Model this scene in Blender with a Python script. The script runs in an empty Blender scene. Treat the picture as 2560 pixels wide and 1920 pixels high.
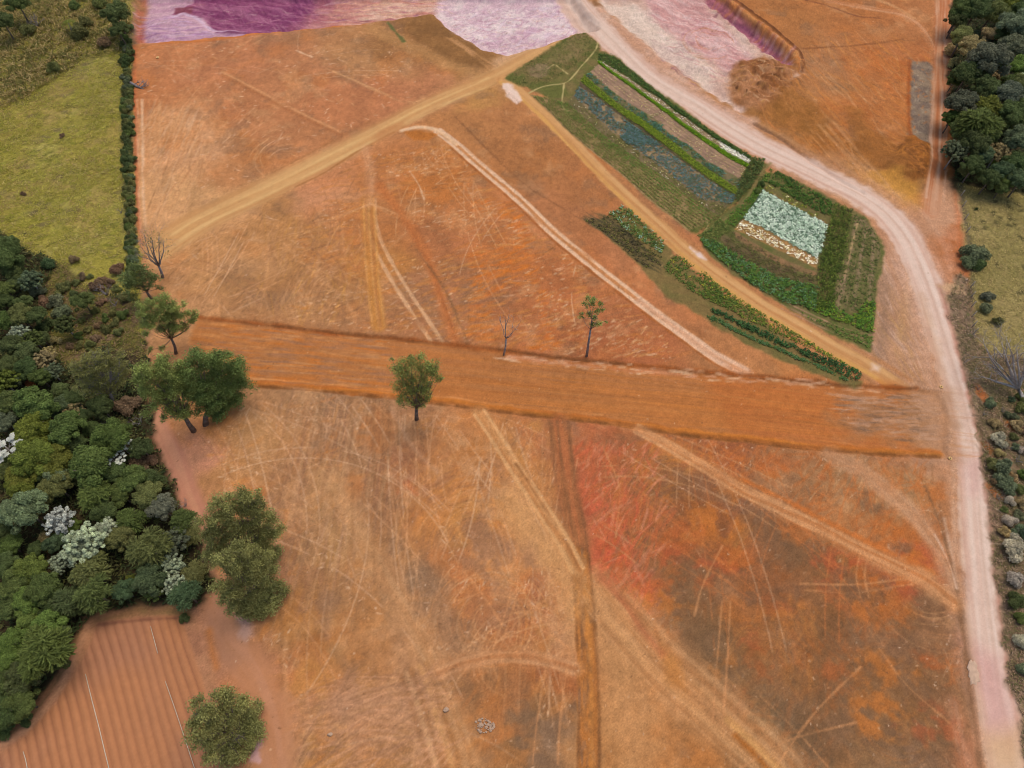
import bpy, math, random
import numpy as np
from mathutils import Vector, Matrix

SC = bpy.context.scene
COL = SC.collection
# ------------------------------------------------------------------ camera, sky, sun, exposure
H_CAM = 85.0
PITCH = math.radians(57.0)
F_PX = 1762.0                      # focal length in pixels of the 2560 x 1920 photograph
cam_d = bpy.data.cameras.new('camera')
cam_d.sensor_width = 36.0
cam_d.lens = 36.0 * F_PX / 2560.0
cam_d.clip_start = 0.5
cam_d.clip_end = 20000.0
cam = bpy.data.objects.new('camera', cam_d)
cam.location = (0, 0, H_CAM)
cam.rotation_euler = (math.pi / 2 - PITCH, 0, 0)
COL.objects.link(cam)
SC.camera = cam

SUN_ELEV = math.radians(70)
SUN_AZ = math.radians(40)          # clockwise from +Y: up and to the right in the photograph
world = bpy.data.worlds.new('World')
SC.world = world
world.use_nodes = True
wn = world.node_tree.nodes
wl = world.node_tree.links
bg = wn['Background']
sky = wn.new('ShaderNodeTexSky')
sky.sky_type = 'NISHITA'
sky.sun_disc = False
sky.sun_elevation = SUN_ELEV
sky.sun_rotation = SUN_AZ
sky.air_density = 1.0
sky.dust_density = 3.0
sky.ozone_density = 1.0
wl.new(sky.outputs['Color'], bg.inputs['Color'])
bg.inputs['Strength'].default_value = 0.15
sun_d = bpy.data.lights.new('sun', 'SUN')
sun_d.energy = 1.25
sun_d.angle = math.radians(42)
sun_d.color = (1.0, 0.93, 0.84)
sun = bpy.data.objects.new('sun', sun_d)
sd = Vector((math.sin(SUN_AZ) * math.cos(SUN_ELEV), math.cos(SUN_AZ) * math.cos(SUN_ELEV), math.sin(SUN_ELEV)))
sun.rotation_euler = sd.to_track_quat('Z', 'Y').to_euler()
sun.location = (60, 60, 120)
COL.objects.link(sun)
SC.view_settings.view_transform = 'Standard'
SC.view_settings.look = 'None'
SC.view_settings.exposure = 0.3
SC.view_settings.gamma = 1.0
SC.render.engine = 'CYCLES'
SC.cycles.use_denoising = True
SC.cycles.denoiser = 'OPENIMAGEDENOISE'
SC.cycles.denoising_input_passes = 'RGB_ALBEDO_NORMAL'
SC.cycles.denoising_prefilter = 'ACCURATE'
SC.cycles.filter_width = 1.0
SC.cycles.max_bounces = 5
SC.cycles.diffuse_bounces = 3
SC.cycles.transparent_max_bounces = 4
SC.cycles.caustics_reflective = False
SC.cycles.caustics_refractive = False

# light that falls on level ground (per channel), used to turn a soil colour as it
# looks in daylight into its base colour
E_LIGHT = np.array([1.22, 1.235, 1.365], np.float32)

# ------------------------------------------------------------------ from photograph pixels to metres
FR = {'F': (0, 0, 0.86406), 'S': (0, 0, 1.0)}
for i_, x_ in enumerate((0, 640, 1240, 1860)):
    FR['A%d' % (i_ + 1)] = (x_, 0, 2.593)
    FR['B%d' % (i_ + 1)] = (x_, 600, 2.593)
    FR['C%d' % (i_ + 1)] = (x_, 1200, 2.304)
FR.update({'Q1': (1260, 80, 5.53), 'Q2': (1540, 280, 5.53), 'Q3': (1740, 400, 4.424), 'Q4': (1440, 500, 5.53),
           'Q5': (1760, 660, 4.424), 'T1': (0, 560, 4.879), 'T2': (0, 880, 4.879), 'T3': (0, 1200, 4.254),
           'T4': (2340, 0, 3.318), 'T5': (2340, 460, 3.318), 'T6': (2360, 920, 3.456)})
SP, CP = math.sin(PITCH), math.cos(PITCH)

def G(fr, u, v, z=0.0):
    """the point at height z that the photograph shows at (u, v) of a crop, and metres per crop pixel there"""
    x0, y0, k = FR[fr]
    a = (x0 + u / k - 1280.0) / F_PX
    b = -(y0 + v / k - 960.0) / F_PX
    dx, dy, dz = a, CP + b * SP, -SP + b * CP
    t = (z - H_CAM) / dz
    return dx * t, dy * t, t / F_PX / k

def WP(fr, pts):
    return np.array([G(fr, p[0], p[1])[:2] for p in pts], np.float32)

def rgb(r, g, b):
    return np.array([r, g, b], np.float32) / 255.0

def to_lin(c):
    c = np.asarray(c, np.float32)
    return np.where(c <= 0.04045, c / 12.92, ((c + 0.055) / 1.055) ** 2.4)

def alb(r, g, b):
    return tuple(float(q) for q in to_lin(rgb(r, g, b)) / E_LIGHT)

RNG = np.random.default_rng(7)
random.seed(7)

# ------------------------------------------------------------------ the ground: one fine sheet of soil
def axis(core, far):
    out = list(core)
    lo, hi, s = [], [], 0.6
    a, b = core[0], core[-1]
    while b < far:
        a -= s; b += s; s *= 1.35
        lo.append(a); hi.append(b)
    return np.array(lo[::-1] + out + hi, np.float32)

def var_core(a, b, f):
    out, p = [a], a
    while p < b:
        p += f(p); out.append(p)
    return out

xs_half = var_core(0.0, 126.0, lambda p: 0.135 if p < 62 else 0.135 + (p - 62) * 0.0018)
GX = axis([-q for q in xs_half[:0:-1]] + xs_half, 4000.0)
GY = axis(var_core(1.0, 168.0, lambda p: 0.125 + max(0, p - 20) * 0.0013), 4000.0)
NX, NY = len(GX), len(GY)
C = np.zeros((NY, NX, 3), np.float32)        # soil colour as daylight shows it (sRGB)
Z = np.zeros((NY, NX), np.float32)           # height
K = np.zeros((NY, NX), np.int8)              # which ground it is
SOIL, ROAD, TAN, FARM, STRIP, PAST, MEAD, FLOOR, PLOUGH, QUARRY, PLOT, PATH, SCRUB = range(13)

def sl(x0, y0, x1, y1):
    i0, i1 = np.searchsorted(GX, [x0, x1]); j0, j1 = np.searchsorted(GY, [y0, y1])
    return slice(max(j0 - 1, 0), min(j1 + 1, NY)), slice(max(i0 - 1, 0), min(i1 + 1, NX))

TABS = {}
def vn(x, y, sx, sy=None, seed=0, rot=0.0):
    """value noise 0..1 on broadcastable coordinates"""
    if sy is None: sy = sx
    if seed not in TABS:
        TABS[seed] = np.random.default_rng(1000 + seed).random((256, 256)).astype(np.float32)
    T = TABS[seed]
    if rot:
        c, s = math.cos(rot), math.sin(rot)
        x, y = x * c + y * s, -x * s + y * c
    x = x / sx + 57.3; y = y / sy + 91.7
    xi = np.floor(x); yi = np.floor(y)
    fx = x - xi; fy = y - yi
    fx = fx * fx * (3 - 2 * fx); fy = fy * fy * (3 - 2 * fy)
    xi = xi.astype(np.int32) & 255; yi = yi.astype(np.int32) & 255
    x1 = (xi + 1) & 255; y1 = (yi + 1) & 255
    a = T[yi, xi]; b = T[yi, x1]; c2 = T[y1, xi]; d = T[y1, x1]
    return (a + (b - a) * fx) * (1 - fy) + (c2 + (d - c2) * fx) * fy

def fbm(x, y, s, seed=0, octv=3, sy=None, rot=0.0):
    sy = sy or s
    v = 0; w = 1.0; t = 0
    for o in range(octv):
        v = v + w * vn(x, y, s, sy, seed + o, rot); t += w; w *= 0.55; s *= 0.47; sy *= 0.47
    return v / t

def smooth(a, b, x):
    t = np.clip((x - a) / (b - a), 0, 1)
    return t * t * (3 - 2 * t)

def grid(s):
    return GX[None, s[1]], GY[s[0], None]

def sdist(poly, X, Y):
    """signed distance to a polygon, inside negative"""
    d2 = None; ins = None
    n = len(poly)
    for i in range(n):
        ax, ay = poly[i]; bx, by = poly[(i + 1) % n]
        ex, ey = bx - ax, by - ay
        wx, wy = X - ax, Y - ay
        t = np.clip((wx * ex + wy * ey) / (ex * ex + ey * ey + 1e-9), 0, 1)
        q = (wx - ex * t) ** 2 + (wy - ey * t) ** 2
        d2 = q if d2 is None else np.minimum(d2, q)
        c = ((ay > Y) != (by > Y)) & (X < (bx - ax) * (Y - ay) / (by - ay + 1e-9) + ax)
        ins = c if ins is None else ins ^ c
    d = np.sqrt(d2)
    return np.where(ins, -d, d)

def crm(pts, n=6):
    pts = np.asarray(pts, np.float64)
    if len(pts) < 3: return pts
    P = np.vstack([2 * pts[0] - pts[1], pts, 2 * pts[-1] - pts[-2]])
    out = []
    for i in range(1, len(P) - 2):
        for k in range(n):
            t = k / n
            out.append(0.5 * (2 * P[i] + (P[i + 1] - P[i - 1]) * t + (2 * P[i - 1] - 5 * P[i] + 4 * P[i + 1] - P[i + 2]) * t * t
                              + (3 * P[i] - P[i - 1] - 3 * P[i + 1] + P[i + 2]) * t ** 3))
    out.append(P[-2])
    return np.array(out)

def mix(s, a, col):
    C[s] += (np.asarray(col, np.float32) - C[s]) * a[..., None]

def fill(fr, pts, col, feather=0.5, op=1.0, rough=0.5, rs=3.0, col2=None, ns=4.0, nsy=None, rot=0.0, kind=None, z=None, zf=1.0, seed=3, gate=None, shape=None):
    poly = WP(fr, pts) if fr else np.asarray(pts, np.float32)
    m = feather + rough + zf + 1
    s = sl(poly[:, 0].min() - m, poly[:, 1].min() - m, poly[:, 0].max() + m, poly[:, 1].max() + m)
    X, Y = grid(s)
    d = sdist(poly, X, Y)
    dn = d + (fbm(X, Y, rs, seed + 11, 3) - 0.5) * 2 * rough if rough else d
    if kind is not None:
        K[s][dn < 0] = kind
    if z is not None:
        Z[s] += z * smooth(zf, -zf, dn)
    if col is not None:
        a = smooth(feather, -feather, dn) * op
        if gate is not None:
            a = a * smooth(gate - 0.12, gate + 0.12, fbm(X, Y, ns, seed + 40, 3, nsy, rot))
        c = np.asarray(col, np.float32)
        if col2 is not None:
            w = smooth(0.3, 0.7, fbm(X, Y, ns, seed + 23, 3, nsy, rot))[..., None]
            c = c * (1 - w) + np.asarray(col2, np.float32) * w
        C[s] += (c - C[s]) * a[..., None]
    return poly

def band(fr, pts, wpx, col, op=1.0, feather=0.35, col2=None, streak=0.5, sl_=9.0, rough=0.2, kind=None, z=None, breakup=0.0, off=0.0, metres=False, seed=5, core=None):
    """a strip of ground along a smoothed line; streaks run along it"""
    raw = np.array([G(fr, p[0], p[1]) for p in pts])
    w = np.full(len(pts), wpx, float) if np.isscalar(wpx) else np.array(wpx, float)
    hw = w / 2 if metres else w / 2 * raw[:, 2]
    L = crm(np.column_stack([raw[:, :2], hw]))
    if off:
        t = np.gradient(L[:, :2], axis=0); t /= np.linalg.norm(t, axis=1)[:, None] + 1e-9
        L[:, 0] += -t[:, 1] * off; L[:, 1] += t[:, 0] * off
    m = L[:, 2].max() + feather + rough + 1
    s = sl(L[:, 0].min() - m, L[:, 1].min() - m, L[:, 0].max() + m, L[:, 1].max() + m)
    shp = C[s].shape[:2]
    D = np.full(shp, 1e6, np.float32); S_ = np.zeros(shp, np.float32); Wd = np.ones(shp, np.float32); SG = np.zeros(shp, np.float32)
    j0, i0 = s[0].start, s[1].start
    acc = 0.0
    for i in range(len(L) - 1):
        ax, ay, aw = L[i]; bx, by, bw = L[i + 1]
        ln = math.hypot(bx - ax, by - ay)
        if ln < 1e-6: continue
        q = sl(min(ax, bx) - m, min(ay, by) - m, max(ax, bx) + m, max(ay, by) + m)
        X, Y = grid(q)
        ux, uy = (bx - ax) / ln, (by - ay) / ln
        wx, wy = X - ax, Y - ay
        tr = wx * ux + wy * uy
        t = np.clip(tr, 0, ln)
        sg = wy * ux - wx * uy
        d = np.hypot(wx - ux * t, wy - uy * t)
        o = (slice(q[0].start - j0, q[0].stop - j0), slice(q[1].start - i0, q[1].stop - i0))
        b = d < D[o]
        D[o] = np.where(b, d, D[o]); S_[o] = np.where(b, acc + t, S_[o]); SG[o] = np.where(b, np.sign(sg) * d, SG[o])
        Wd[o] = np.where(b, aw + (bw - aw) * t / ln, Wd[o])
        acc += ln
    X, Y = grid(s)
    near = D < m
    if not near.any(): return
    dn = D - Wd
    if rough: dn = dn + (fbm(X, Y, 1.6, seed + 11, 3) - 0.5) * 2 * rough
    a = smooth(feather, -feather, dn) * op * near
    if breakup:
        a = a * smooth(breakup - 0.2, breakup + 0.2, fbm(S_, SG, 6.0, seed + 31, 2, 0.8))
    c = np.asarray(col, np.float32)
    if col2 is not None:
        n = 0.6 * vn(S_, SG, sl_, streak, seed + 3) + 0.4 * vn(S_, SG, sl_ * 0.5, streak * 0.4, seed + 4)
        n = smooth(0.3, 0.7, n)[..., None]
        c = c * (1 - n) + np.asarray(col2, np.float32) * n
    C[s] += (c - C[s]) * a[..., None]
    if core is not None:
        a2 = smooth(0.9, 0.2, D / (Wd + 1e-6)) * near * core[3]
        C[s] += (np.asarray(core[:3], np.float32) - C[s]) * a2[..., None]
    if kind is not None: K[s][dn < 0] = kind
    if z is not None: Z[s] += z * smooth(feather, -feather, dn) * near

def ruts(fr, pts, gauge=1.7, w=0.5, col=rgb(214, 170, 130), op=0.8, breakup=0.25, mid=None, z=-0.05, seed=5):
    if mid is not None:
        band(fr, pts, gauge * 1.5, mid, op * 0.6, 0.4, metres=True, seed=seed)
    for sgn in (-1, 1):
        band(fr, pts, w, col, op, 0.16, metres=True, off=sgn * gauge / 2, breakup=breakup, rough=0.12, z=z, seed=seed + sgn)

def dash(cx, cy, ang, ln, wd, col, op):
    c, s_ = math.cos(ang), math.sin(ang)
    ex = abs(c) * ln / 2 + wd; ey = abs(s_) * ln / 2 + wd
    q = sl(cx - ex, cy - ey, cx + ex, cy + ey)
    X, Y = grid(q)
    u = (X - cx) * c + (Y - cy) * s_; v = -(X - cx) * s_ + (Y - cy) * c
    a = np.clip(1.25 - (u / (ln / 2)) ** 2, 0, 1) * np.clip(1.4 - (v / (wd / 2)) ** 2, 0, 1) * op
    C[q] += (col - C[q]) * a[..., None]

def inside(poly, x, y):
    r = False; n = len(poly)
    for i in range(n):
        ax, ay = poly[i]; bx, by = poly[(i + 1) % n]
        if (ay > y) != (by > y) and x < (bx - ax) * (y - ay) / (by - ay + 1e-9) + ax: r = not r
    return r

def dashes(fr, pts, n, ang, cols, ln=(0.8, 3.0), wd=(0.15, 0.4), op=(0.2, 0.6), jit=0.25, centre=None, cluster=0.0):
    """many short scrape marks inside an area, along an angle (degrees) or round a centre"""
    op = (op[0] * 0.75, op[1] * 0.9)
    poly = WP(fr, pts)
    lo, hi = poly.min(0), poly.max(0)
    cen = G(fr, *centre)[:2] if centre else None
    k = 0; tries = 0
    off = RNG.random(2) * 500
    while k < n and tries < n * 8:
        tries += 1
        x, y = lo + RNG.random(2) * (hi - lo)
        if not inside(poly, x, y): continue
        if cluster and float(vn(np.float32(x + off[0]), np.float32(y + off[1]), 7.0, 7.0, 77)) < cluster: continue
        a = math.radians(ang) if cen is None else math.atan2(y - cen[1], x - cen[0]) + math.pi / 2 + math.radians(ang)
        dash(x, y, a + RNG.normal() * jit, RNG.uniform(*ln), RNG.uniform(*wd), cols[RNG.integers(len(cols))], RNG.uniform(*op))
        k += 1

def arcs(fr, centre, r0, r1, n, cols, a0=0, a1=360, span=(60, 160), w=0.22, op=(0.25, 0.6), ecc=1.0):
    cx, cy, mpp = G(fr, *centre); op = (op[0] * 0.75, op[1] * 0.85)
    for i in range(n):
        r = RNG.uniform(r0, r1) * mpp
        s0 = math.radians(RNG.uniform(a0, a1)); sp = math.radians(RNG.uniform(*span))
        ox, oy = RNG.normal(size=2) * 0.5
        col = cols[RNG.integers(len(cols))]; o = RNG.uniform(*op)
        m = max(6, int(r * sp / 0.9))
        for q in range(m):
            t = s0 + sp * (q + 0.5) / m
            dash(cx + ox + r * math.cos(t), cy + oy + r * ecc * math.sin(t), math.atan2(ecc * math.cos(t), -math.sin(t)), r * sp / m * 1.5, w, col, o * (0.6 + 0.4 * math.sin(math.pi * (q + .5) / m)))

# ------------------------------------------------------------------ base colours of the bare soil, sampled over the field
ANCH = """350 150 185 118 76;500 130 178 115 78;650 150 176 116 78;800 120 172 122 80;900 90 145 100 60;1000 130 152 107 64;1050 180 176 124 80
400 280 200 142 98;330 300 196 138 92;350 450 203 150 102;420 420 198 148 100;440 330 200 146 104;500 250 178 114 74;550 330 172 112 68;600 300 175 115 76;700 230 178 113 74
800 200 177 113 76;900 180 181 118 80;960 165 182 122 82;310 200 184 116 72;470 460 190 138 92;500 380 180 122 78
700 400 186 122 80;690 430 198 134 94;600 480 172 120 72;450 560 182 130 82;400 620 188 136 92;520 560 176 126 80;620 560 168 117 72;700 560 166 113 72;750 480 178 113 66
800 560 182 120 64;850 400 174 110 66;900 400 180 108 54;950 500 169 105 66;1000 450 179 112 66;1050 560 178 106 58;1100 480 178 112 70;1150 600 173 103 62;1200 650 172 101 60
1250 580 176 107 66;1000 650 162 106 72;1050 690 171 104 64;1200 720 171 98 58;1350 740 169 97 60;950 640 160 108 74;650 640 166 118 78;560 640 170 120 78
1100 250 168 111 68;1150 350 162 105 62;1250 400 167 107 65;1320 440 165 105 64;1200 420 176 113 72;1350 560 178 114 74;1450 650 176 111 70;1600 750 173 114 71
1700 780 178 120 74;1800 820 168 115 72;1000 260 174 116 70;1030 210 182 130 74
650 900 160 118 82;560 930 170 124 84;500 1000 180 127 80;700 900 151 111 80;800 950 150 108 76;900 1000 163 108 74;1000 1000 181 118 68;1080 1000 184 124 74;1150 1100 189 129 80
1200 950 170 105 66;1220 1050 142 94 62;1300 1050 184 86 58;1330 1130 188 82 58;1340 1260 198 82 56;1290 970 172 94 60;1400 950 160 93 54;1450 1000 142 89 58;1400 1100 160 88 50
1500 1100 157 87 48;1550 1150 142 83 50;1600 1050 152 84 52;1650 1130 132 91 62;1500 1250 130 87 54;1450 1200 122 87 58;1600 1250 150 87 48;1700 1050 150 102 68;1800 1050 160 116 78
1900 1080 160 118 80;1800 1130 170 113 70;1750 1250 141 93 54;1900 1200 167 110 66;1950 1270 172 88 54;1900 1320 130 95 66;2000 1350 128 93 66;1750 1400 136 91 54;1680 1400 160 96 46
1600 1400 120 89 60;1550 1350 122 91 60;1800 1500 131 93 62;1950 1500 139 101 62;1900 1600 140 102 64;2050 1550 132 96 62;1700 1550 114 91 62;1760 1620 108 87 66;2020 1630 118 94 74
2090 1580 178 110 72;1650 1600 122 92 62;1850 1250 142 98 56
700 1100 171 124 80;800 1100 151 109 75;750 1200 170 125 80;880 1100 152 105 72;950 1150 165 111 72;1020 1080 187 124 72;1100 1180 189 129 80;1020 1250 178 107 62;1100 1250 184 111 62
1060 1330 171 102 62;1150 1300 160 101 68;1200 1200 192 133 82;900 1250 142 109 78;800 1300 164 115 74;680 1300 174 116 64;650 1200 160 116 80;700 1400 160 114 72;800 1450 170 116 68
660 1500 180 112 74;760 1550 176 122 84;850 1530 165 113 76;900 1600 174 125 80;700 1620 160 113 76;640 1620 130 98 70;850 1400 165 113 71;950 1400 174 121 80;950 1250 133 102 77
980 1350 147 109 80;1100 1480 150 94 58;1180 1480 158 92 54;1050 1490 141 101 67;1150 1580 131 96 63;1200 1600 122 93 70;1000 1600 174 118 73
1330 1320 192 138 85;1350 1450 187 129 79;1400 1500 185 127 80;1320 1600 187 129 77;1450 1550 186 128 78;1400 1580 184 126 77;1480 1650 168 106 56;1240 1350 184 128 82
390 1000 190 130 102;430 1150 184 126 92;450 1400 176 116 82;560 1440 186 125 88;580 1550 184 124 86;520 1320 184 128 98;600 1600 182 124 84;420 880 186 128 84
1960 700 165 126 99;1950 600 161 121 96;1980 780 180 137 108;1900 780 174 125 90;2000 480 184 135 102;2040 560 166 98 58;2050 470 180 131 97;1990 900 176 128 100;2020 980 172 126 96
1700 60 165 106 60;1850 60 170 106 60;1900 150 175 99 50;1780 130 152 110 78;1800 200 160 111 70;1850 250 171 101 52;1950 230 174 102 52;1740 260 142 90 42;1800 300 150 93 44
1900 340 141 88 42;1980 340 138 83 40;1700 300 165 116 72;1780 360 160 112 73;1920 420 188 130 64;2000 60 180 116 72;1980 130 175 101 58;1930 60 168 104 60"""
an = np.array([[float(q) for q in t.split()] for t in ANCH.replace('\n', ';').split(';') if t.strip()], np.float32)
axy = np.array([G('F', a[0], a[1])[:2] for a in an], np.float32)
acol = an[:, 2:5] / 255.0
cx_ = np.arange(-140, 141, 2.0, dtype=np.float32); cy_ = np.arange(-10, 190, 2.0, dtype=np.float32)
CXX, CYY = np.meshgrid(cx_, cy_)
num = np.zeros(CXX.shape + (3,), np.float32); den = np.zeros(CXX.shape, np.float32)
for (x, y), c in zip(axy, acol):
    w = 1.0 / (((CXX - x) ** 2 + (CYY - y) ** 2) + 2.0) ** 2.2
    num += w[..., None] * c; den += w
coarse = num / den[..., None]
XX = np.broadcast_to(GX[None, :], (NY, NX)); YY = np.broadcast_to(GY[:, None], (NY, NX))
wx_ = XX + (fbm(XX, YY, 9.0, 301, 4) - 0.5) * 13
wy_ = YY + (fbm(XX, YY, 9.0, 311, 4) - 0.5) * 13
fi = np.clip((wx_ + 140) / 2, 0, len(cx_) - 1.01); fj = np.clip((wy_ + 10) / 2, 0, len(cy_) - 1.01)
i0 = fi.astype(int); j0 = fj.astype(int); fx = (fi - i0)[..., None]; fy = (fj - j0)[..., None]
C[:] = (coarse[j0, i0] * (1 - fx) + coarse[j0, i0 + 1] * fx) * (1 - fy) + (coarse[j0 + 1, i0] * (1 - fx) + coarse[j0 + 1, i0 + 1] * fx) * fy
del wx_, wy_, fi, fj, fx, fy, i0, j0
# patches and fine grain that the whole field carries
n = fbm(XX, YY, 3.2, 21, 4)
C *= (1 + (n - 0.5) * 0.26)[..., None]
n = smooth(0.55, 0.75, fbm(XX, YY, 6.0, 41, 4)); C += (np.array([0.74, 0.44, 0.22], np.float32) - C) * (n * 0.30)[..., None]
n = smooth(0.58, 0.78, fbm(XX, YY, 5.0, 51, 4)); C += (np.array([0.50, 0.38, 0.29], np.float32) - C) * (n * 0.42)[..., None]
n = smooth(0.60, 0.80, fbm(XX, YY, 4.0, 61, 4)); C += (np.array([0.80, 0.60, 0.42], np.float32) - C) * (n * 0.35)[..., None]
Z += (fbm(XX, YY, 14.0, 71, 3) - 0.5) * 0.5 + (fbm(XX, YY, 1.3, 81, 3) - 0.5) * 0.05

# colours used again and again
PINK, PINKL, PINKD = rgb(212, 178, 156), rgb(222, 199, 184), rgb(192, 150, 128)
LITE, PALE, ORAN, RUST, DARK, RED = rgb(206, 152, 104), rgb(220, 178, 142), rgb(190, 112, 52), rgb(158, 88, 44), rgb(112, 78, 52), rgb(192, 80, 54)
OCH, GREY, UMB = rgb(196, 138, 66), rgb(128, 104, 84), rgb(134, 94, 62)
LT = [LITE, PALE, rgb(200, 142, 92), rgb(212, 160, 112)]
DK = [DARK, UMB, rgb(128, 92, 66), rgb(146, 98, 60)]
OR = [rgb(190, 122, 62), rgb(194, 116, 54), rgb(184, 112, 62), rgb(202, 132, 66)]

# scrape marks, area by area: (outline, count, angle, colours, length, width, opacity, clustering)
UL = [(290, 95), (930, 40), (1080, 130), (700, 300), (560, 380), (340, 510)]
dashes('F', UL, 200, -32, DK, (0.8, 3.5), (0.15, 0.5), (0.10, 0.3), 0.5)
dashes('F', UL, 260, -30, LT, (0.6, 2.2), (0.15, 0.4), (0.2, 0.55), 0.4, None, 0.5)
dashes('F', [(305, 230), (430, 235), (450, 340), (400, 470), (320, 500)], 260, 88, LT, (2, 8), (0.2, 0.6), (0.1, 0.35), 0.08)
dashes('F', [(305, 230), (430, 235), (450, 340), (400, 470), (320, 500)], 50, 88, [UMB, rgb(172, 112, 72)], (2, 8), (0.15, 0.4), (0.15, 0.4), 0.12)
dashes('F', [(480, 225), (600, 230), (640, 300), (520, 330), (450, 270)], 70, 60, LT, (0.8, 3.0), (0.15, 0.4), (0.2, 0.5), 0.2, None, 0.45)
MID = [(640, 440), (800, 330), (960, 310), (1180, 520), (1500, 780), (1000, 740), (640, 690)]
dashes('F', MID, 420, 14, LT, (0.6, 2.4), (0.18, 0.4), (0.15, 0.5), 0.22, None, 0.5)
dashes('F', MID, 700, 14, OR, (0.8, 4.0), (0.2, 0.7), (0.2, 0.55), 0.25, None, 0.45)
dashes('F', MID, 420, 16, DK, (0.8, 4.0), (0.15, 0.5), (0.15, 0.4), 0.3)
dashes('F', MID, 420, 22, [PALE, rgb(216, 170, 130), rgb(216, 156, 96)], (0.3, 1.0), (0.18, 0.38), (0.35, 0.8), 0.3, None, 0.52)
dashes('F', UL, 260, 25, [PALE, rgb(222, 176, 140)], (0.3, 1.2), (0.16, 0.28), (0.4, 0.9), 0.6, None, 0.5)
dashes('F', [(1020, 420), (1120, 440), (1210, 760), (1010, 730)], 330, 20, [rgb(206, 112, 40), rgb(196, 104, 44), ORAN], (0.8, 3.0), (0.2, 0.7), (0.25, 0.6), 0.25, None, 0.5)
dashes('F', [(1080, 420), (1480, 770), (1200, 770), (1130, 600)], 200, 28, LT, (0.4, 1.8), (0.18, 0.4), (0.25, 0.7), 0.25, None, 0.45)
LFT = [(370, 530), (640, 440), (660, 690), (430, 680), (360, 620)]
dashes('F', LFT, 180, 10, LT, (1, 4), (0.15, 0.4), (0.15, 0.45), 0.9, None, 0.42)
dashes('F', LFT, 240, 60, DK, (1, 5), (0.15, 0.4), (0.1, 0.3), 0.3)
dashes('F', [(560, 480), (790, 460), (790, 690), (560, 690)], 260, 88, [rgb(150, 104, 72), LITE, OCH], (2, 8), (0.15, 0.5), (0.12, 0.35), 0.35)
LOW = [(430, 900), (640, 850), (1000, 890), (1240, 920), (1240, 1659), (620, 1659), (560, 1350)]
dashes('F', LOW, 240, 84, DK, (0.6, 3), (0.3, 0.8), (0.08, 0.26), 0.6)
dashes('F', LOW, 450, 84, [PALE, rgb(226, 190, 156)], (0.25, 0.9), (0.13, 0.24), (0.25, 0.8), 1.2, None, 0.45)
dashes('F', LOW, 260, 80, LT, (1, 6), (0.14, 0.3), (0.12, 0.45), 0.5, None, 0.45)
dashes('F', LOW, 320, 35, OR, (0.8, 4), (0.3, 0.9), (0.12, 0.42), 0.6, None, 0.5)
dashes('F', [(600, 860), (830, 870), (860, 1200), (620, 1300)], 300, 88, [rgb(140, 100, 76), rgb(190, 146, 106)], (4, 14), (0.15, 0.5), (0.12, 0.35), 0.06)
RT = [(1400, 930), (1800, 985), (2030, 1000), (2060, 1280), (2100, 1659), (1700, 1659), (1290, 1250), (1290, 1000)]
dashes('F', RT, 420, 35, DK, (0.8, 4), (0.3, 0.9), (0.15, 0.42), 0.5)
dashes('F', RT, 330, 50, [PALE, rgb(220, 176, 140)], (0.25, 1.1), (0.13, 0.24), (0.25, 0.8), 0.8, None, 0.45)
dashes('F', RT, 1100, 50, [rgb(178, 96, 44), rgb(166, 92, 46), rgb(188, 104, 50)], (0.8, 5), (0.15, 0.6), (0.12, 0.45), 0.5, None, 0.5)
dashes('F', RT, 200, 55, LT, (0.5, 2.2), (0.12, 0.3), (0.15, 0.5), 0.4, None, 0.4)
dashes('F', [(1660, 1350), (1980, 1330), (2060, 1640), (1720, 1640)], 420, -55, [rgb(104, 84, 64), rgb(116, 88, 60)], (1, 5), (0.2, 0.6), (0.15, 0.4), 0.25)
dashes('F', [(1640, 1300), (1760, 1300), (1760, 1500), (1640, 1500)], 160, 80, OR, (0.8, 4), (0.2, 0.7), (0.15, 0.45), 0.4)
dashes('F', [(1300, 960), (1440, 960), (1640, 1080), (1580, 1250), (1330, 1150)], 460, 55, OR + [rgb(186, 92, 48)], (1, 5), (0.2, 0.6), (0.2, 0.5), 0.25, None, 0.45)
arcs('F', (1480, 1120), 40, 170, 70, OR + [rgb(150, 92, 56), rgb(116, 84, 60)], 20, 150, (25, 80), 0.3, (0.2, 0.5))
arcs('F', (1030, 1180), 60, 190, 80, [rgb(206, 138, 72), rgb(196, 126, 66), LITE, rgb(150, 100, 64)], 20, 150, (25, 70), 0.3, (0.2, 0.5))
arcs('F', (1060, 1340), 40, 130, 46, [rgb(206, 140, 84), LITE, rgb(196, 122, 66)], 0, 360, (50, 160), 0.2, (0.25, 0.55))
arcs('F', (1120, 1420), 30, 120, 26, [rgb(206, 140, 84), LITE], -30, 150, (50, 120), 0.2, (0.25, 0.5))
arcs('F', (820, 1720), 100, 215, 60, [rgb(206, 152, 116), LITE, rgb(156, 110, 80)], 40, 140, (20, 70), 0.28, (0.2, 0.5))
arcs('F', (1640, 1430), 20, 75, 34, OR, 0, 360, (60, 200), 0.22, (0.2, 0.45))
arcs('F', (1930, 1565), 14, 80, 22, [rgb(176, 116, 62), rgb(186, 124, 62), rgb(180, 112, 60)], 100, 330, (30, 110), 0.3, (0.15, 0.32))
arcs('F', (2000, 1250), 60, 150, 16, [rgb(190, 128, 84), LITE], 180, 300, (40, 90), 0.2, (0.25, 0.5))
arcs('F', (620, 340), 20, 80, 14, LT, 60, 180, (40, 100), 0.22, (0.25, 0.5))
arcs('F', (750, 640), 40, 180, 20, LT, 100, 170, (30, 60), 0.2, (0.15, 0.4))

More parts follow.
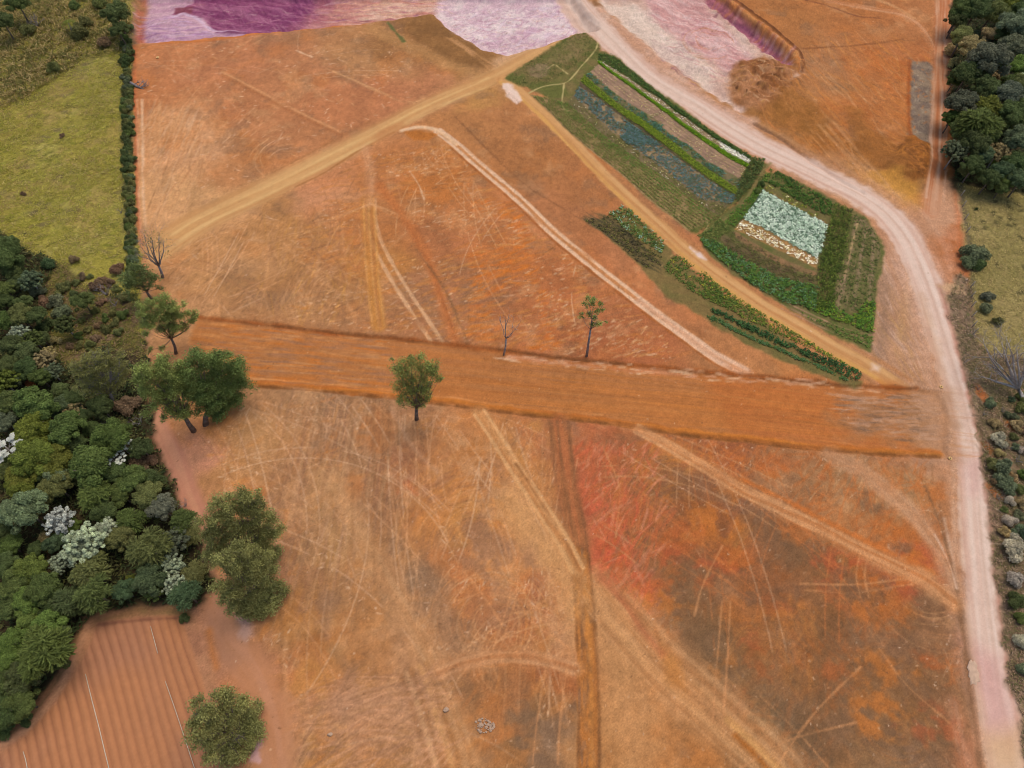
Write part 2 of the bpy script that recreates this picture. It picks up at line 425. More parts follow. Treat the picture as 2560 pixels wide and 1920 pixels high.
# larger stained patches
fill('F', [(1240, 940), (1330, 960), (1400, 1080), (1440, 1120), (1380, 1140), (1330, 1110), (1300, 1180), (1270, 1100), (1250, 1000)], rgb(194, 98, 68), 1.4, 0.5, 2.0, 2.5, col2=rgb(180, 96, 54), gate=0.48, ns=2.0)
fill('F', [(1290, 1180), (1350, 1220), (1395, 1300), (1345, 1300), (1300, 1250)], rgb(196, 86, 60), 1.0, 0.55, 1.6, 2.0, gate=0.38, ns=2.0)
fill('F', [(1930, 1250), (1975, 1250), (1980, 1300), (1940, 1295)], rgb(186, 76, 44), 0.8, 0.7, 1.2, 2.0, gate=0.42, ns=1.6)
fill('F', [(870, 1040), (900, 1035), (905, 1100), (880, 1110)], rgb(200, 96, 62), 0.8, 0.5, 1.2, 1.5, gate=0.5, ns=1.5)
fill('F', [(1415, 985), (1520, 1020), (1610, 1085), (1560, 1090), (1470, 1050)], rgb(122, 88, 64), 1.4, 0.6, 1.5, 2.5)
fill('F', [(1610, 1090), (1660, 1120), (1720, 1170), (1680, 1200), (1620, 1150)], rgb(118, 92, 72), 1.6, 0.5, 1.5, 2.5)
fill('F', [(1680, 1160), (1740, 1160), (1790, 1210), (1760, 1240), (1700, 1210)], rgb(104, 84, 64), 1.6, 0.6, 1.5, 2.5)
fill('F', [(1400, 1230), (1480, 1260), (1560, 1340), (1700, 1480), (1800, 1640), (1720, 1640), (1560, 1470), (1430, 1340)], rgb(108, 88, 64), 2.5, 0.65, 2.5, 3.5)
fill('F', [(1080, 1450), (1180, 1480), (1230, 1640), (1120, 1659), (1060, 1560)], rgb(118, 92, 72), 2.0, 0.55, 2.5, 3.0, gate=0.42)
fill('F', [(880, 1470), (925, 1470), (930, 1510), (895, 1515)], rgb(116, 86, 66), 0.8, 0.7, 1.0, 1.5)

SE_ = [(1420, 1230), (1420, 1010), (1560, 1060), (1760, 1150), (1960, 1260), (2040, 1320), (2080, 1500), (2100, 1640), (1760, 1659), (1620, 1520), (1500, 1400)]
fill('F', SE_, rgb(112, 74, 46), 4.0, 0.42, 3.0, 3.5, col2=rgb(128, 88, 62), ns=3.0)
for q_ in range(70):
    u_, v_ = RNG.uniform(1290, 2020), RNG.uniform(950, 1620)
    if v_ > 1250 + (u_ - 1290) * 0.95: continue
    x_, y_, m_ = G('F', u_, v_)
    r_ = RNG.uniform(1.2, 3.4)
    fill(None, [(x_ + r_ * math.cos(t_) * RNG.uniform(.6, 1.5), y_ + r_ * math.sin(t_) * RNG.uniform(.4, 1.0)) for t_ in np.arange(0, 6.2, 1.05)],
         [rgb(182, 98, 42), rgb(172, 88, 44), rgb(188, 108, 46), rgb(112, 80, 58), rgb(174, 82, 48)][q_ % 5], 0.9, RNG.uniform(.35, .7), 1.4, 1.3, gate=0.45, ns=1.6, seed=q_)
dashes('F', [(1245, 945), (1420, 960), (1450, 1110), (1400, 1300), (1330, 1290), (1270, 1120)], 420, 62, [rgb(196, 92, 60), rgb(184, 92, 54), rgb(176, 102, 62), rgb(206, 130, 96), rgb(150, 92, 60)], (0.6, 4), (0.15, 0.5), (0.2, 0.7), 0.4)
for q_ in range(64):
    u_, v_ = RNG.uniform(440, 1230), RNG.uniform(890, 1640)
    if v_ > 900 and u_ < 440 + (v_ - 900) * 0.28: continue
    x_, y_, m_ = G('F', u_, v_); r_ = RNG.uniform(1.4, 4.2)
    fill(None, [(x_ + r_ * math.cos(t_) * RNG.uniform(.5, 1.1), y_ + r_ * math.sin(t_) * RNG.uniform(.7, 1.8)) for t_ in np.arange(0, 6.2, 1.05)],
         [rgb(184, 116, 60), rgb(150, 106, 76), rgb(190, 124, 68), rgb(142, 104, 80), rgb(178, 106, 56), rgb(198, 146, 102), rgb(192, 132, 70)][q_ % 7], 1.1, RNG.uniform(.35, .65), 1.6, 1.4, gate=0.44, ns=1.8, seed=q_ + 60)
for pts_, w_, c_, o_ in (([(735, 1030), (752, 1090), (775, 1150), (800, 1220)], 26, rgb(202, 150, 104), .75), ([(840, 1240), (868, 1310), (898, 1380), (928, 1460)], 46, rgb(196, 142, 98), .8),
                         ([(1120, 1060), (1160, 1130), (1205, 1210), (1240, 1290), (1245, 1380)], 56, rgb(206, 150, 100), .75), ([(1300, 1290), (1340, 1400), (1370, 1520), (1390, 1650)], 110, rgb(196, 142, 92), .6),
                         ([(640, 1560), (720, 1530), (820, 1520), (900, 1560), (940, 1640)], 60, rgb(198, 148, 112), .6), ([(520, 940), (560, 930), (600, 950)], 60, rgb(188, 138, 88), .55),
                         ([(450, 580), (520, 560), (600, 580)], 50, rgb(198, 146, 100), .5), ([(640, 440), (700, 425), (770, 420)], 36, rgb(206, 144, 102), .6), ([(820, 1120), (850, 1180), (840, 1260)], 40, rgb(150, 110, 80), .5), ([(900, 1240), (950, 1310), (980, 1380)], 60, rgb(146, 110, 82), .55)):
    band('F', pts_, w_, c_, o_, 2.2, tuple(np.array(c_) * .94), 1.2, 12, rough=1.4)
def wander(fr, poly, n, ang, spread, cols, ln=(28, 80), gauge=1.6, w=0.24, op=(0.2, 0.5)):
    """pairs of tyre marks that bend a little, scattered over an area"""
    P_ = WP(fr, poly); lo, hi = P_.min(0), P_.max(0); k = 0
    while k < n:
        x, y = lo + RNG.random(2) * (hi - lo)
        if not inside(P_, x, y): continue
        a = math.radians(ang + RNG.normal() * spread); c_ = RNG.normal() * 0.045; L_ = RNG.uniform(*ln)
        pts = []
        for i in range(int(L_ / 2)):
            pts.append((x, y)); x += 2 * math.cos(a); y += 2 * math.sin(a); a += c_
            if not inside(P_, x, y): break
        if len(pts) < 4: k += 0.2; continue
        col = cols[RNG.integers(len(cols))]; o_ = RNG.uniform(*op); br = RNG.uniform(.3, .5)
        for sg in (-1, 1):
            for i in range(len(pts) - 1):
                (x0, y0), (x1, y1) = pts[i], pts[i + 1]
                t_ = math.atan2(y1 - y0, x1 - x0)
                if float(vn(np.float32(x0 + sg * 31), np.float32(y0), 6.0, 6.0, 88)) < br: continue
                dash((x0 + x1) / 2 - math.sin(t_) * sg * gauge / 2, (y0 + y1) / 2 + math.cos(t_) * sg * gauge / 2, t_, 2.6, w, col, o_)
        k += 1
TL_ = [LITE, PALE, rgb(214, 158, 112), rgb(150, 102, 70)]
wander('F', LOW, 40, 92, 14, TL_, op=(.15, .42))
wander('F', LOW, 20, 125, 14, TL_, op=(.15, .42))
wander('F', RT, 14, 140, 10, TL_ + [rgb(196, 112, 60)] * 3, op=(.15, .35))
wander('F', RT, 8, 85, 6, TL_ + [rgb(196, 112, 60)] * 3, op=(.15, .35))
wander('F', MID, 18, 110, 20, TL_)
wander('F', UL, 16, 145, 20, TL_, op=(.15, .35))
wander('F', LFT, 12, 60, 30, TL_)

# the plateau's own lines
band('F', [(905, 30), (940, 26), (1000, 82), (1085, 128), (1050, 160), (990, 140), (940, 100)], 10, rgb(138, 98, 58), 0.8, 1.5, rough=0.5)
fill('F', [(905, 28), (938, 26), (1000, 82), (1092, 128), (1060, 150), (980, 138), (900, 90), (870, 50)], rgb(140, 98, 56), 1.2, 0.85, 1.0, 3.0, col2=rgb(120, 84, 48))
for o in (0, 9, 20):
    band('F', [(965 + o, 80 + o * .3), (1010 + o, 110 + o * .3), (1062 + o, 150)], 5, LITE, 0.6, 0.3, breakup=0.4, seed=50 + o)
band('F', [(800, 60), (880, 95), (960, 135), (1040, 160)], 36, rgb(182, 134, 84), 0.55, 1.2, rough=0.6)
band('F', [(838, 48), (852, 66), (872, 88)], 6, rgb(84, 96, 52), 0.85, 0.3, rough=0.4)
band('F', [(480, 156), (560, 198), (650, 245), (735, 285)], 7, rgb(206, 146, 98), 0.8, 0.25, breakup=0.4)
band('F', [(480, 163), (560, 205), (650, 252), (735, 291)], 8, rgb(160, 98, 58), 0.5, 0.4)
band('F', [(720, 155), (800, 190), (880, 222), (915, 215)], 8, LITE, 0.75, 0.25, breakup=0.45)
band('F', [(640, 110), (674, 124)], 4, PALE, 0.9, 0.2)
band('F', [(300, 92), (450, 88), (560, 72), (700, 58), (790, 50)], 8, rgb(196, 110, 52), 0.8, 0.4)
for x, w, o in ((298, 5, 0.8), (309, 6, 0.9), (326, 4, 0.6), (337, 6, 0.5), (346, 3, 0.6)):
    band('F', [(x - 2, 215), (x - 1, 320), (x + 1, 420), (x + 4 + (x - 298) * .3, 505)], w, PALE if o > 0.7 else LITE, o, 0.25, breakup=0.35, seed=int(x))
band('F', [(290, 0), (289, 120), (291, 250), (294, 400), (300, 512)], 8, rgb(190, 96, 56), 0.75, 0.5)

# purple and pink diggings at the far edge
QZ = [(285, 90), (500, 74), (720, 52), (800, 44), (905, 28), (938, 26), (985, 66), (1040, 100), (1098, 116), (1180, 90), (1240, 66), (1290, 60), (1235, -14), (285, -14)]
fill('F', QZ, rgb(206, 172, 180), 0.35, 1.0, 0.6, 2.5, col2=rgb(214, 184, 186), ns=5, nsy=1.6, rot=-0.2, kind=QUARRY, z=-1.6, zf=1.2)
fill('F', [(283, 95), (283, -14), (740, -14), (740, 48), (500, 73)], rgb(184, 140, 158), 0.8, 0.95, 0.8, 2.5, col2=rgb(200, 160, 170), ns=6, nsy=1.0, rot=0.1)
fill('F', [(283, 93), (283, -14), (312, -14), (305, 60), (300, 93)], rgb(184, 96, 70), 0.8, 0.85, 0.6)
fill('F', [(372, 22), (395, 4), (420, -14), (760, -14), (735, 46), (640, 58), (545, 66), (500, 54), (455, 50), (430, 24), (395, 18)], rgb(122, 56, 92), 0.5, 0.95, 0.6, 2.0, col2=rgb(152, 86, 116), ns=6, nsy=0.7, rot=-0.3)
fill('F', [(375, 28), (372, 4), (412, 2), (410, 16)], rgb(128, 66, 80), 0.4, 0.9, 0.3)
dashes('F', [(400, -12), (760, -12), (735, 46), (545, 64), (440, 30)], 200, -52, [rgb(172, 112, 138), rgb(186, 132, 148), rgb(100, 44, 84), rgb(146, 84, 114)], (1.5, 5), (0.25, 0.5), (0.15, 0.5), 0.2)
band('F', [(372, 30), (392, 20), (420, 26), (450, 50), (505, 58)], 9, rgb(206, 176, 196), 0.85, 0.4)
band('F', [(470, 62), (545, 64), (640, 56), (735, 44)], 12, rgb(96, 38, 74), 0.75, 0.6, rough=0.4)
dashes('F', [(290, 88), (290, 20), (380, 30), (440, 55), (540, 68)], 120, 4, [rgb(190, 152, 180), rgb(146, 98, 142), rgb(204, 170, 190)], (1, 6), (0.25, 0.6), (0.25, 0.6), 0.15)
fill('F', [(690, 50), (720, -14), (940, -14), (940, 25), (800, 45)], rgb(216, 172, 150), 1.2, 0.9, 1.2, 3, col2=rgb(190, 130, 110), ns=7, nsy=0.8, rot=-0.12)
dashes('F', [(700, 45), (740, -12), (960, -12), (930, 24), (800, 42)], 110, 6, [PALE, rgb(226, 196, 178), rgb(180, 104, 100)], (2, 8), (0.25, 0.6), (0.25, 0.6), 0.12)
fill('F', [(940, 20), (1000, -14), (1235, -14), (1285, 55), (1180, 88), (1100, 116), (1040, 98), (985, 64)], rgb(204, 170, 178), 1.2, 0.9, 1.2, 3, col2=rgb(222, 200, 198), ns=3)
dashes('F', [(950, 10), (1230, 0), (1270, 55), (1100, 112), (985, 62)], 420, 15, [rgb(190, 146, 160), rgb(226, 208, 206), rgb(214, 176, 168), rgb(180, 136, 152)], (0.6, 3), (0.2, 0.5), (0.3, 0.8), 0.8)
fill('F', [(640, 60), (690, -14), (800, -14), (760, 46)], rgb(178, 112, 108), 3.0, 0.7, 2.0, 2.5, col2=rgb(206, 150, 132), ns=4, nsy=0.8, rot=-0.15)
dashes('F', [(400, -12), (960, -12), (930, 24), (735, 46), (545, 64), (430, 40)], 150, 2, [rgb(186, 136, 150), rgb(150, 92, 122), rgb(120, 62, 92), rgb(206, 166, 164), rgb(184, 122, 128)], (0.8, 4.5), (0.2, 0.45), (0.2, 0.55), 0.2)
dashes('F', [(960, 0), (1230, 0), (1270, 55), (1100, 110), (990, 62)], 220, 20, [rgb(222, 200, 212), rgb(190, 150, 172), rgb(228, 206, 202)], (1, 5), (0.25, 0.7), (0.2, 0.5), 0.5)
fill('F', [(1060, 128), (1110, 105), (1170, 86), (1165, 110), (1110, 138), (1080, 160)], rgb(208, 164, 124), 1.4, 0.8, 0.8)
q = sl(*sorted(WP('F', [(283, 100), (1290, 90)])[:, 0]), float(WP('F', [(283, 100)])[0, 1]) - 4, 175); X, Y = grid(q)
rid = (fbm(X, Y, 9.0, 631, 3, 4.0, 0.25) - .5) * 1.2 + (fbm(X, Y, 1.2, 641, 2) - .5) * .25
Z[q] += rid * smooth(0.3, -2.5, sdist(WP('F', QZ), X, Y))
fill('F', [(395, 18), (372, 30), (392, 26), (425, 34), (455, 54), (540, 66), (460, 74), (330, 84), (300, 60), (330, 30)], None, z=0.9, zf=2.0)
# east of the pink road: pale pit with a cut bank and spoil
EZ = [(1290, -14), (1520, -14), (1560, 20), (1640, 62), (1705, 108), (1732, 150), (1690, 205), (1600, 238), (1560, 220), (1470, 150), (1380, 80), (1310, 20)]
fill('F', EZ, rgb(204, 166, 150), 0.8, 0.95, 1.0, 3, col2=rgb(214, 184, 172), ns=5, kind=QUARRY, z=-1.0, zf=1.5)
fill('F', [(1262, 20), (1300, 10), (1400, 90), (1480, 165), (1560, 225), (1640, 262), (1620, 300), (1540, 250), (1450, 190), (1340, 100)], rgb(206, 170, 152), 1.0, 0.9, 1.0, 2.5, col2=rgb(196, 150, 126))
fill('F', [(1385, -14), (1515, -14), (1590, 70), (1640, 130), (1580, 150), (1480, 90), (1400, 20)], rgb(196, 142, 138), 1.6, 0.9, 1.5, 3, col2=rgb(212, 170, 166), ns=6, nsy=1.2, rot=-0.7)
fill('F', [(1420, 80), (1480, 100), (1520, 150), (1495, 165), (1440, 120)], rgb(164, 118, 118), 1.2, 0.6, 1.5, 2.0, gate=0.45, ns=1.8)
dashes('F', [(1400, 70), (1480, 90), (1560, 190), (1520, 200), (1430, 130)], 160, -42, [rgb(150, 100, 104), rgb(132, 92, 92), rgb(176, 128, 124)], (0.5, 2.0), (0.2, 0.6), (0.4, 0.9), 0.5, None, 0.4)
fill('F', [(1300, 0), (1370, 0), (1450, 60), (1560, 150), (1520, 190), (1420, 110), (1330, 40)], rgb(220, 198, 182), 1.8, 0.7, 1.5, 3)
dashes('F', [(1400, 0), (1520, 0), (1640, 120), (1560, 180), (1440, 90)], 260, -38, [rgb(226, 200, 196), rgb(176, 118, 122), rgb(204, 150, 140)], (0.8, 4), (0.2, 0.5), (0.2, 0.55), 0.35)
arcs('F', (1530, 80), 12, 70, 40, [rgb(190, 122, 84), rgb(222, 190, 190), rgb(196, 134, 140)], 0, 360, (40, 110), 0.3, (0.2, 0.5))
band('F', [(1540, -5), (1600, 42), (1660, 90), (1700, 130)], 26, rgb(134, 72, 100), 0.9, 0.8, rgb(166, 96, 116), 0.9, 4, rough=0.6, z=-0.8)
band('F', [(1548, -14), (1615, 34), (1675, 80), (1716, 118), (1722, 150)], 13, rgb(188, 112, 58), 0.9, 0.5, rgb(204, 138, 82), 0.6, 3, rough=0.5, z=0.5)
band('F', [(1562, -14), (1628, 30), (1690, 78), (1730, 118), (1733, 155)], 6, rgb(104, 60, 36), 0.9, 0.3, rough=0.3, z=0.4)
fill('F', [(1590, 130), (1650, 120), (1725, 145), (1700, 205), (1640, 242), (1590, 225), (1570, 180)], rgb(172, 118, 80), 1.0, 0.95, 1.2, 2.2, col2=rgb(140, 88, 52), ns=2.6, z=1.3, zf=3.0)
s_ = WP('F', [(1590, 130), (1725, 145), (1640, 242)])
dashes('F', [(1590, 135), (1650, 125), (1722, 148), (1640, 238), (1580, 190)], 90, 40, [rgb(196, 150, 112), rgb(100, 64, 40), rgb(172, 120, 70)], (0.6, 2.4), (0.2, 0.5), (0.4, 0.95), 0.9)
q = sl(*(WP('F', [(1590, 242), (1725, 120)])[0]), *(WP('F', [(1590, 242), (1725, 120)])[1])); X, Y = grid(q)
Z[q] += (fbm(X, Y, 2.4, 611, 3) - .5) * 2.2 * smooth(0.5, -3.5, sdist(WP('F', [(1590, 130), (1650, 120), (1725, 145), (1700, 205), (1640, 242), (1590, 225), (1570, 180)]), X, Y))

q = sl(*sorted(WP('F', [(1290, 240), (1735, 120)])[:, 0]), *sorted([float(WP('F', [(1290, 240)])[0, 1]), 175.0])); X, Y = grid(q)
Z[q] += ((fbm(X, Y, 5.0, 651, 3) - .5) * 1.6 + (fbm(X, Y, 1.5, 661, 3) - .5) * .5) * smooth(0.3, -3, sdist(WP('F', EZ), X, Y))
for k_ in range(34):                                     # runnels down the scarp
    t_ = RNG.random(); u_ = 1545 + 165 * t_ + RNG.normal() * 3; v_ = -8 + 130 * t_ + RNG.normal() * 3
    band('F', [(u_ + 14, v_ - 8), (u_ + 4, v_ + 2), (u_ - 10 * RNG.uniform(.2, 1.3), v_ + 16 * RNG.uniform(.3, 1.2))], RNG.uniform(.25, .8), [rgb(206, 130, 70), rgb(112, 58, 74), rgb(176, 100, 62), rgb(196, 150, 150), rgb(112, 64, 56)][k_ % 5], RNG.uniform(.2, .5), 0.35, metres=True, z=-0.06)
# the east corner: orange cut ground, spoil heaps, grey strip, tracks
fill('F', [(1735, 70), (1960, 60), (2010, 110), (1965, 300), (1830, 235), (1745, 180)], rgb(180, 116, 70), 3.0, 0.5, 3.0, 3, gate=.45)
EC = [(1740, 95), (1960, 85), (2020, 110), (1970, 310), (1930, 420), (1760, 340), (1640, 260)]
dashes('F', EC, 420, -72, OR + [rgb(150, 92, 50), LITE], (2, 9), (0.2, 0.6), (0.2, 0.5), 0.18)
dashes('F', EC, 200, -40, DK, (1, 4), (0.2, 0.5), (0.2, 0.45), 0.5)
band('F', [(1735, 105), (1820, 100), (1900, 92), (1950, 84)], 5, rgb(124, 76, 44), 0.7, 0.3, breakup=0.3)
fill('F', [(1968, 125), (1985, 132), (2014, 134), (2018, 310), (2008, 322), (1966, 298)], rgb(136, 122, 106), 0.5, 0.92, 1.0, 1.6, col2=rgb(110, 100, 94), ns=1.8)
dashes('F', [(1970, 130), (2014, 136), (2016, 312), (1970, 296)], 90, 80, [rgb(96, 86, 80), rgb(152, 138, 120), rgb(170, 110, 70)], (0.4, 1.6), (0.2, 0.5), (0.3, 0.8), 0.6)
band('F', [(1966, 128), (1963, 210), (1966, 298)], 7, rgb(150, 76, 34), 0.8, 0.4)
fill('F', [(1968, 296), (2010, 318), (2018, 350), (1995, 388), (1965, 400), (1930, 370), (1935, 320)], rgb(124, 74, 32), 0.5, 0.95, 0.6, 2.0, col2=rgb(146, 86, 34), ns=2.2, z=1.4, zf=2.2)
dashes('F', [(1930, 320), (2010, 318), (2016, 350), (1990, 388), (1940, 385)], 140, 0, [rgb(172, 108, 44), rgb(100, 60, 28), rgb(156, 96, 48)], (0.8, 3), (0.2, 0.5), (0.4, 0.9), 0.3, centre=(1975, 345))
fill('F', [(1830, 230), (1860, 240), (1895, 290), (1960, 350), (1960, 400), (1900, 380), (1850, 310)], rgb(140, 88, 42), 1.4, 0.8, 1.5, 2.5, col2=rgb(158, 98, 44), ns=2.5, z=0.5, zf=2.5)
fill('F', [(1690, 190), (1780, 230), (1800, 290), (1740, 290), (1650, 250)], rgb(140, 90, 40), 1.8, 0.7, 1.5, 2.5, col2=rgb(162, 104, 52), ns=2.0)
fill('F', [(1880, 370), (1930, 365), (1985, 400), (1980, 445), (1935, 435), (1900, 410)], rgb(200, 142, 62), 1.4, 0.8, 1.2, 2.5, gate=0.3)
for o in (0, 14, 30):
    band('F', [(1770 + o, 270 - o * .2), (1830 + o, 335), (1890 + o * .8, 395), (1930 + o * .5, 430)], 7, LITE, 0.5, 0.4, breakup=0.35, seed=70 + o)
band('F', [(1645, 268), (1700, 300), (1760, 338), (1830, 385), (1885, 420)], 13, rgb(170, 126, 86), 0.6, 0.8)
band('F', [(1632, 268), (1690, 302), (1750, 346), (1815, 388), (1865, 416)], 8, rgb(98, 70, 54), 0.85, 0.45, rough=0.35, z=-0.3)
band('F', [(1745, -10), (1800, 4), (1880, 18), (1960, 36), (2010, 90), (2020, 140)], 15, rgb(208, 154, 116), 0.8, 0.5, rgb(186, 122, 80), 0.6, rough=0.4)
band('F', [(1860, -12), (1920, 8), (1975, 40)], 10, LITE, 0.6, 0.4)
band('F', [(1735, 0), (1790, 14), (1850, 34), (1900, 38)], 4, rgb(118, 70, 46), 0.8, 0.3, breakup=0.3)
band('F', [(2038, -16), (2036, 90), (2032, 200), (2026, 320), (2018, 400), (2010, 460)], 34, rgb(200, 146, 112), 0.95, 0.8, rgb(182, 112, 74), 0.5, 14, kind=PATH)
for o in (-1.3, 0.4, 1.6):
    band('F', [(2038, -16), (2036, 90), (2032, 200), (2026, 320), (2018, 430)], 0.5, rgb(218, 176, 150), 0.6, 0.2, metres=True, off=o, breakup=0.35, seed=int(90 + o * 10))
fill('F', [(2010, 390), (2060, 380), (2068, 470), (2050, 520), (2000, 500)], rgb(196, 148, 118), 1.2, 0.7, 1.2, 3)
fill('F', [(2010, 520), (2072, 480), (2078, 590), (2070, 620), (2020, 590)], rgb(166, 92, 46), 1.2, 0.8, 1.4, 2.0, col2=rgb(190, 124, 88), ns=2.0)
band('F', [(2050, -10), (2052, 150), (2058, 330), (2070, 470), (2076, 600)], 7, rgb(186, 96, 52), 0.5, 0.8, breakup=0.3)

# soil between the plots and the roads
dashes('F', [(1060, 200), (1110, 190), (1360, 420), (1270, 470), (1010, 270)], 240, -52, [rgb(150, 98, 58), rgb(178, 118, 74)], (0.8, 3), (0.2, 0.5), (0.15, 0.4), 0.4)
band('F', [(985, 255), (1060, 330), (1130, 395), (1200, 440), (1270, 480)], 3, rgb(120, 78, 48), 0.6, 0.25, breakup=0.35)
band('F', [(1180, 480), (1300, 590), (1420, 680), (1560, 760)], 5, rgb(160, 92, 54), 0.6, 0.5, breakup=0.4)
VG = [(1900, 520), (1960, 540), (2010, 700), (2050, 850), (2040, 960), (1900, 840), (1880, 760)]
fill('F', VG, rgb(166, 128, 102), 1.5, 0.45, 1.5, 3, col2=rgb(190, 146, 116))
dashes('F', VG, 360, -80, [rgb(146, 112, 92), rgb(196, 152, 124), rgb(184, 138, 90), rgb(206, 170, 150)], (1, 6), (0.15, 0.45), (0.2, 0.5), 0.15)
band('F', [(1960, 560), (1958, 640), (1948, 730)], 16, rgb(188, 144, 84), 0.45, 1.0, breakup=0.3)
band('F', [(1912, 600), (1908, 700), (1896, 780)], 18, rgb(146, 116, 96), 0.6, 1.2)

# roads and tracks
band('F', [(340, 535), (430, 478), (560, 415), (700, 345), (830, 278), (950, 215), (1060, 168), (1130, 130), (1200, 96), (1260, 66)], [84, 80, 72, 62, 54, 50, 48, 46, 40, 34],
     rgb(205, 158, 106), 0.9, 1.3, rgb(194, 142, 92), 0.6, 16, kind=TAN, z=-0.12, core=(0.82, 0.62, 0.40, 0.35))
for o in (-1.1, 0.9):
    band('F', [(380, 512), (430, 480), (560, 418), (700, 348), (830, 282), (950, 220), (1060, 172)], 0.7, rgb(222, 180, 122), 0.6, 0.35, metres=True, off=o, breakup=0.3, seed=120 + int(o * 10))
band('F', [(640, 402), (700, 372), (780, 322), (850, 285)], 4, rgb(150, 96, 52), 0.7, 0.3, breakup=0.3)
band('F', [(590, 372), (700, 315), (800, 262)], 4, rgb(150, 98, 58), 0.5, 0.3, breakup=0.4)
fill('F', [(820, 280), (870, 265), (885, 285), (830, 320), (790, 330)], rgb(186, 124, 78), 1.2, 0.6, 1.0)
PRS_ = [(1300, 66), (1400, 162), (1500, 225), (1630, 308), (1780, 382), (1915, 462), (1998, 610), (2058, 795), (2098, 970), (2114, 1150), (2136, 1350), (2166, 1550), (2196, 1740)]
band('F', PRS_, [84, 88, 90, 96, 104, 136, 140, 116, 112, 116, 120, 122, 124], rgb(202, 158, 134), 0.68, 2.2, rgb(184, 134, 104), 0.8, 10, rough=1.0)
PR = [(1225, -30), (1255, 20), (1300, 66), (1350, 115), (1400, 162), (1450, 196), (1500, 225), (1555, 262), (1630, 308), (1700, 343), (1780, 382), (1850, 416), (1915, 462), (1962, 525), (1998, 610), (2030, 705), (2058, 795), (2080, 880), (2098, 970), (2108, 1060), (2114, 1150), (2124, 1250), (2136, 1350), (2150, 1450), (2166, 1550), (2184, 1660), (2196, 1740)]
band('F', PR, [62, 60, 60, 60, 60, 60, 62, 66, 68, 70, 68, 68, 70, 70, 68, 66, 66, 66, 68, 76, 80, 82, 86, 90, 92, 94, 96], rgb(211, 172, 154), 0.97, 0.8, rgb(219, 187, 171), 0.45, 22, rough=0.7, kind=ROAD, z=-0.10, core=(0.86, 0.75, 0.69, 0.45))
for o, w_, c_, q_ in ((-1.7, 0.5, rgb(192, 148, 126), 0.35), (-0.9, 0.7, rgb(226, 200, 184), 0.45), (0.3, 0.5, rgb(188, 152, 132), 0.35), (0.9, 0.8, rgb(228, 204, 190), 0.45), (1.9, 0.5, rgb(196, 148, 126), 0.35)):
    band('F', PR, w_, c_, q_, 0.3, metres=True, off=o, breakup=0.32, rough=0.15, seed=140 + int(o * 10))
fill('F', [(2080, 1380), (2170, 1420), (2190, 1590), (2130, 1590), (2110, 1480)], rgb(200, 146, 140), 1.8, 0.55, 1.2, 4)
fill('F', [(2130, 1590), (2200, 1580), (2212, 1670), (2150, 1670)], rgb(208, 164, 122), 1.6, 0.7, 1.0, 4)
fill('F', [(2080, 1000), (2125, 985), (2130, 1060), (2095, 1070)], rgb(206, 160, 152), 1.4, 0.5, 0.8)
band('F', [(2030, 620), (2062, 720), (2090, 830), (2118, 960), (2140, 1100), (2152, 1230), (2168, 1360), (2190, 1500)], 9, rgb(190, 122, 100), 0.75, 0.5, rgb(160, 110, 90), 0.5, rough=0.5)
band('F', [(1990, 640), (2020, 740), (2040, 850), (2060, 960), (2062, 1100), (2070, 1240), (2082, 1330), (2098, 1420), (2112, 1500), (2122, 1600), (2135, 1660)], 16, rgb(190, 146, 114), 0.6, 0.9, rgb(206, 168, 140), 0.5, rough=0.6)
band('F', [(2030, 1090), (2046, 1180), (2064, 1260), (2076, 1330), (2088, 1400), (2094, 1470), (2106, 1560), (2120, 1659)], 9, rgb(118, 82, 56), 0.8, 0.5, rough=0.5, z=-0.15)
band('F', [(2040, 1120), (2056, 1200), (2068, 1270)], 6, rgb(222, 186, 160), 0.7, 0.3, breakup=0.35)
band('F', [(2062, 1520), (2075, 1590), (2090, 1655)], 26, rgb(196, 118, 80), 0.6, 1.0, rgb(200, 140, 110), 0.5)
# ochre farm road between the plots
FRD = [(1090, 172), (1150, 222), (1220, 290), (1290, 362), (1360, 432), (1425, 492), (1490, 550), (1560, 605), (1640, 660), (1720, 706), (1800, 752), (1880, 796), (1950, 840)]
band('F', FRD, [34, 30, 30, 32, 36, 42, 46, 46, 46, 46, 46, 46, 44], rgb(190, 134, 84), 0.95, 0.4, rgb(204, 152, 98), 0.5, 16, rough=0.3, kind=FARM, z=-0.08)
for o in (-0.95, 0.85):
    band('F', FRD, 0.75, rgb(212, 164, 112) if o > 0 else rgb(210, 158, 88), 0.7, 0.3, metres=True, off=o, breakup=0.3, seed=160 + int(o * 10))
band('F', FRD, 0.8, rgb(174, 116, 72), 0.7, 0.3, metres=True, off=2.2, breakup=0.25, seed=171)
fill('F', [(1085, 178), (1105, 182), (1128, 215), (1116, 224), (1092, 205)], rgb(228, 200, 188), 0.4, 0.9, 0.5, 1.5)
fill('F', [(1490, 533), (1512, 545), (1526, 560), (1506, 556)], rgb(226, 200, 194), 0.4, 0.9, 0.5, 1.5)
fill('F', [(1884, 782), (1904, 790), (1900, 804), (1884, 798)], rgb(222, 190, 172), 0.5, 0.8, 0.5, 1.5)
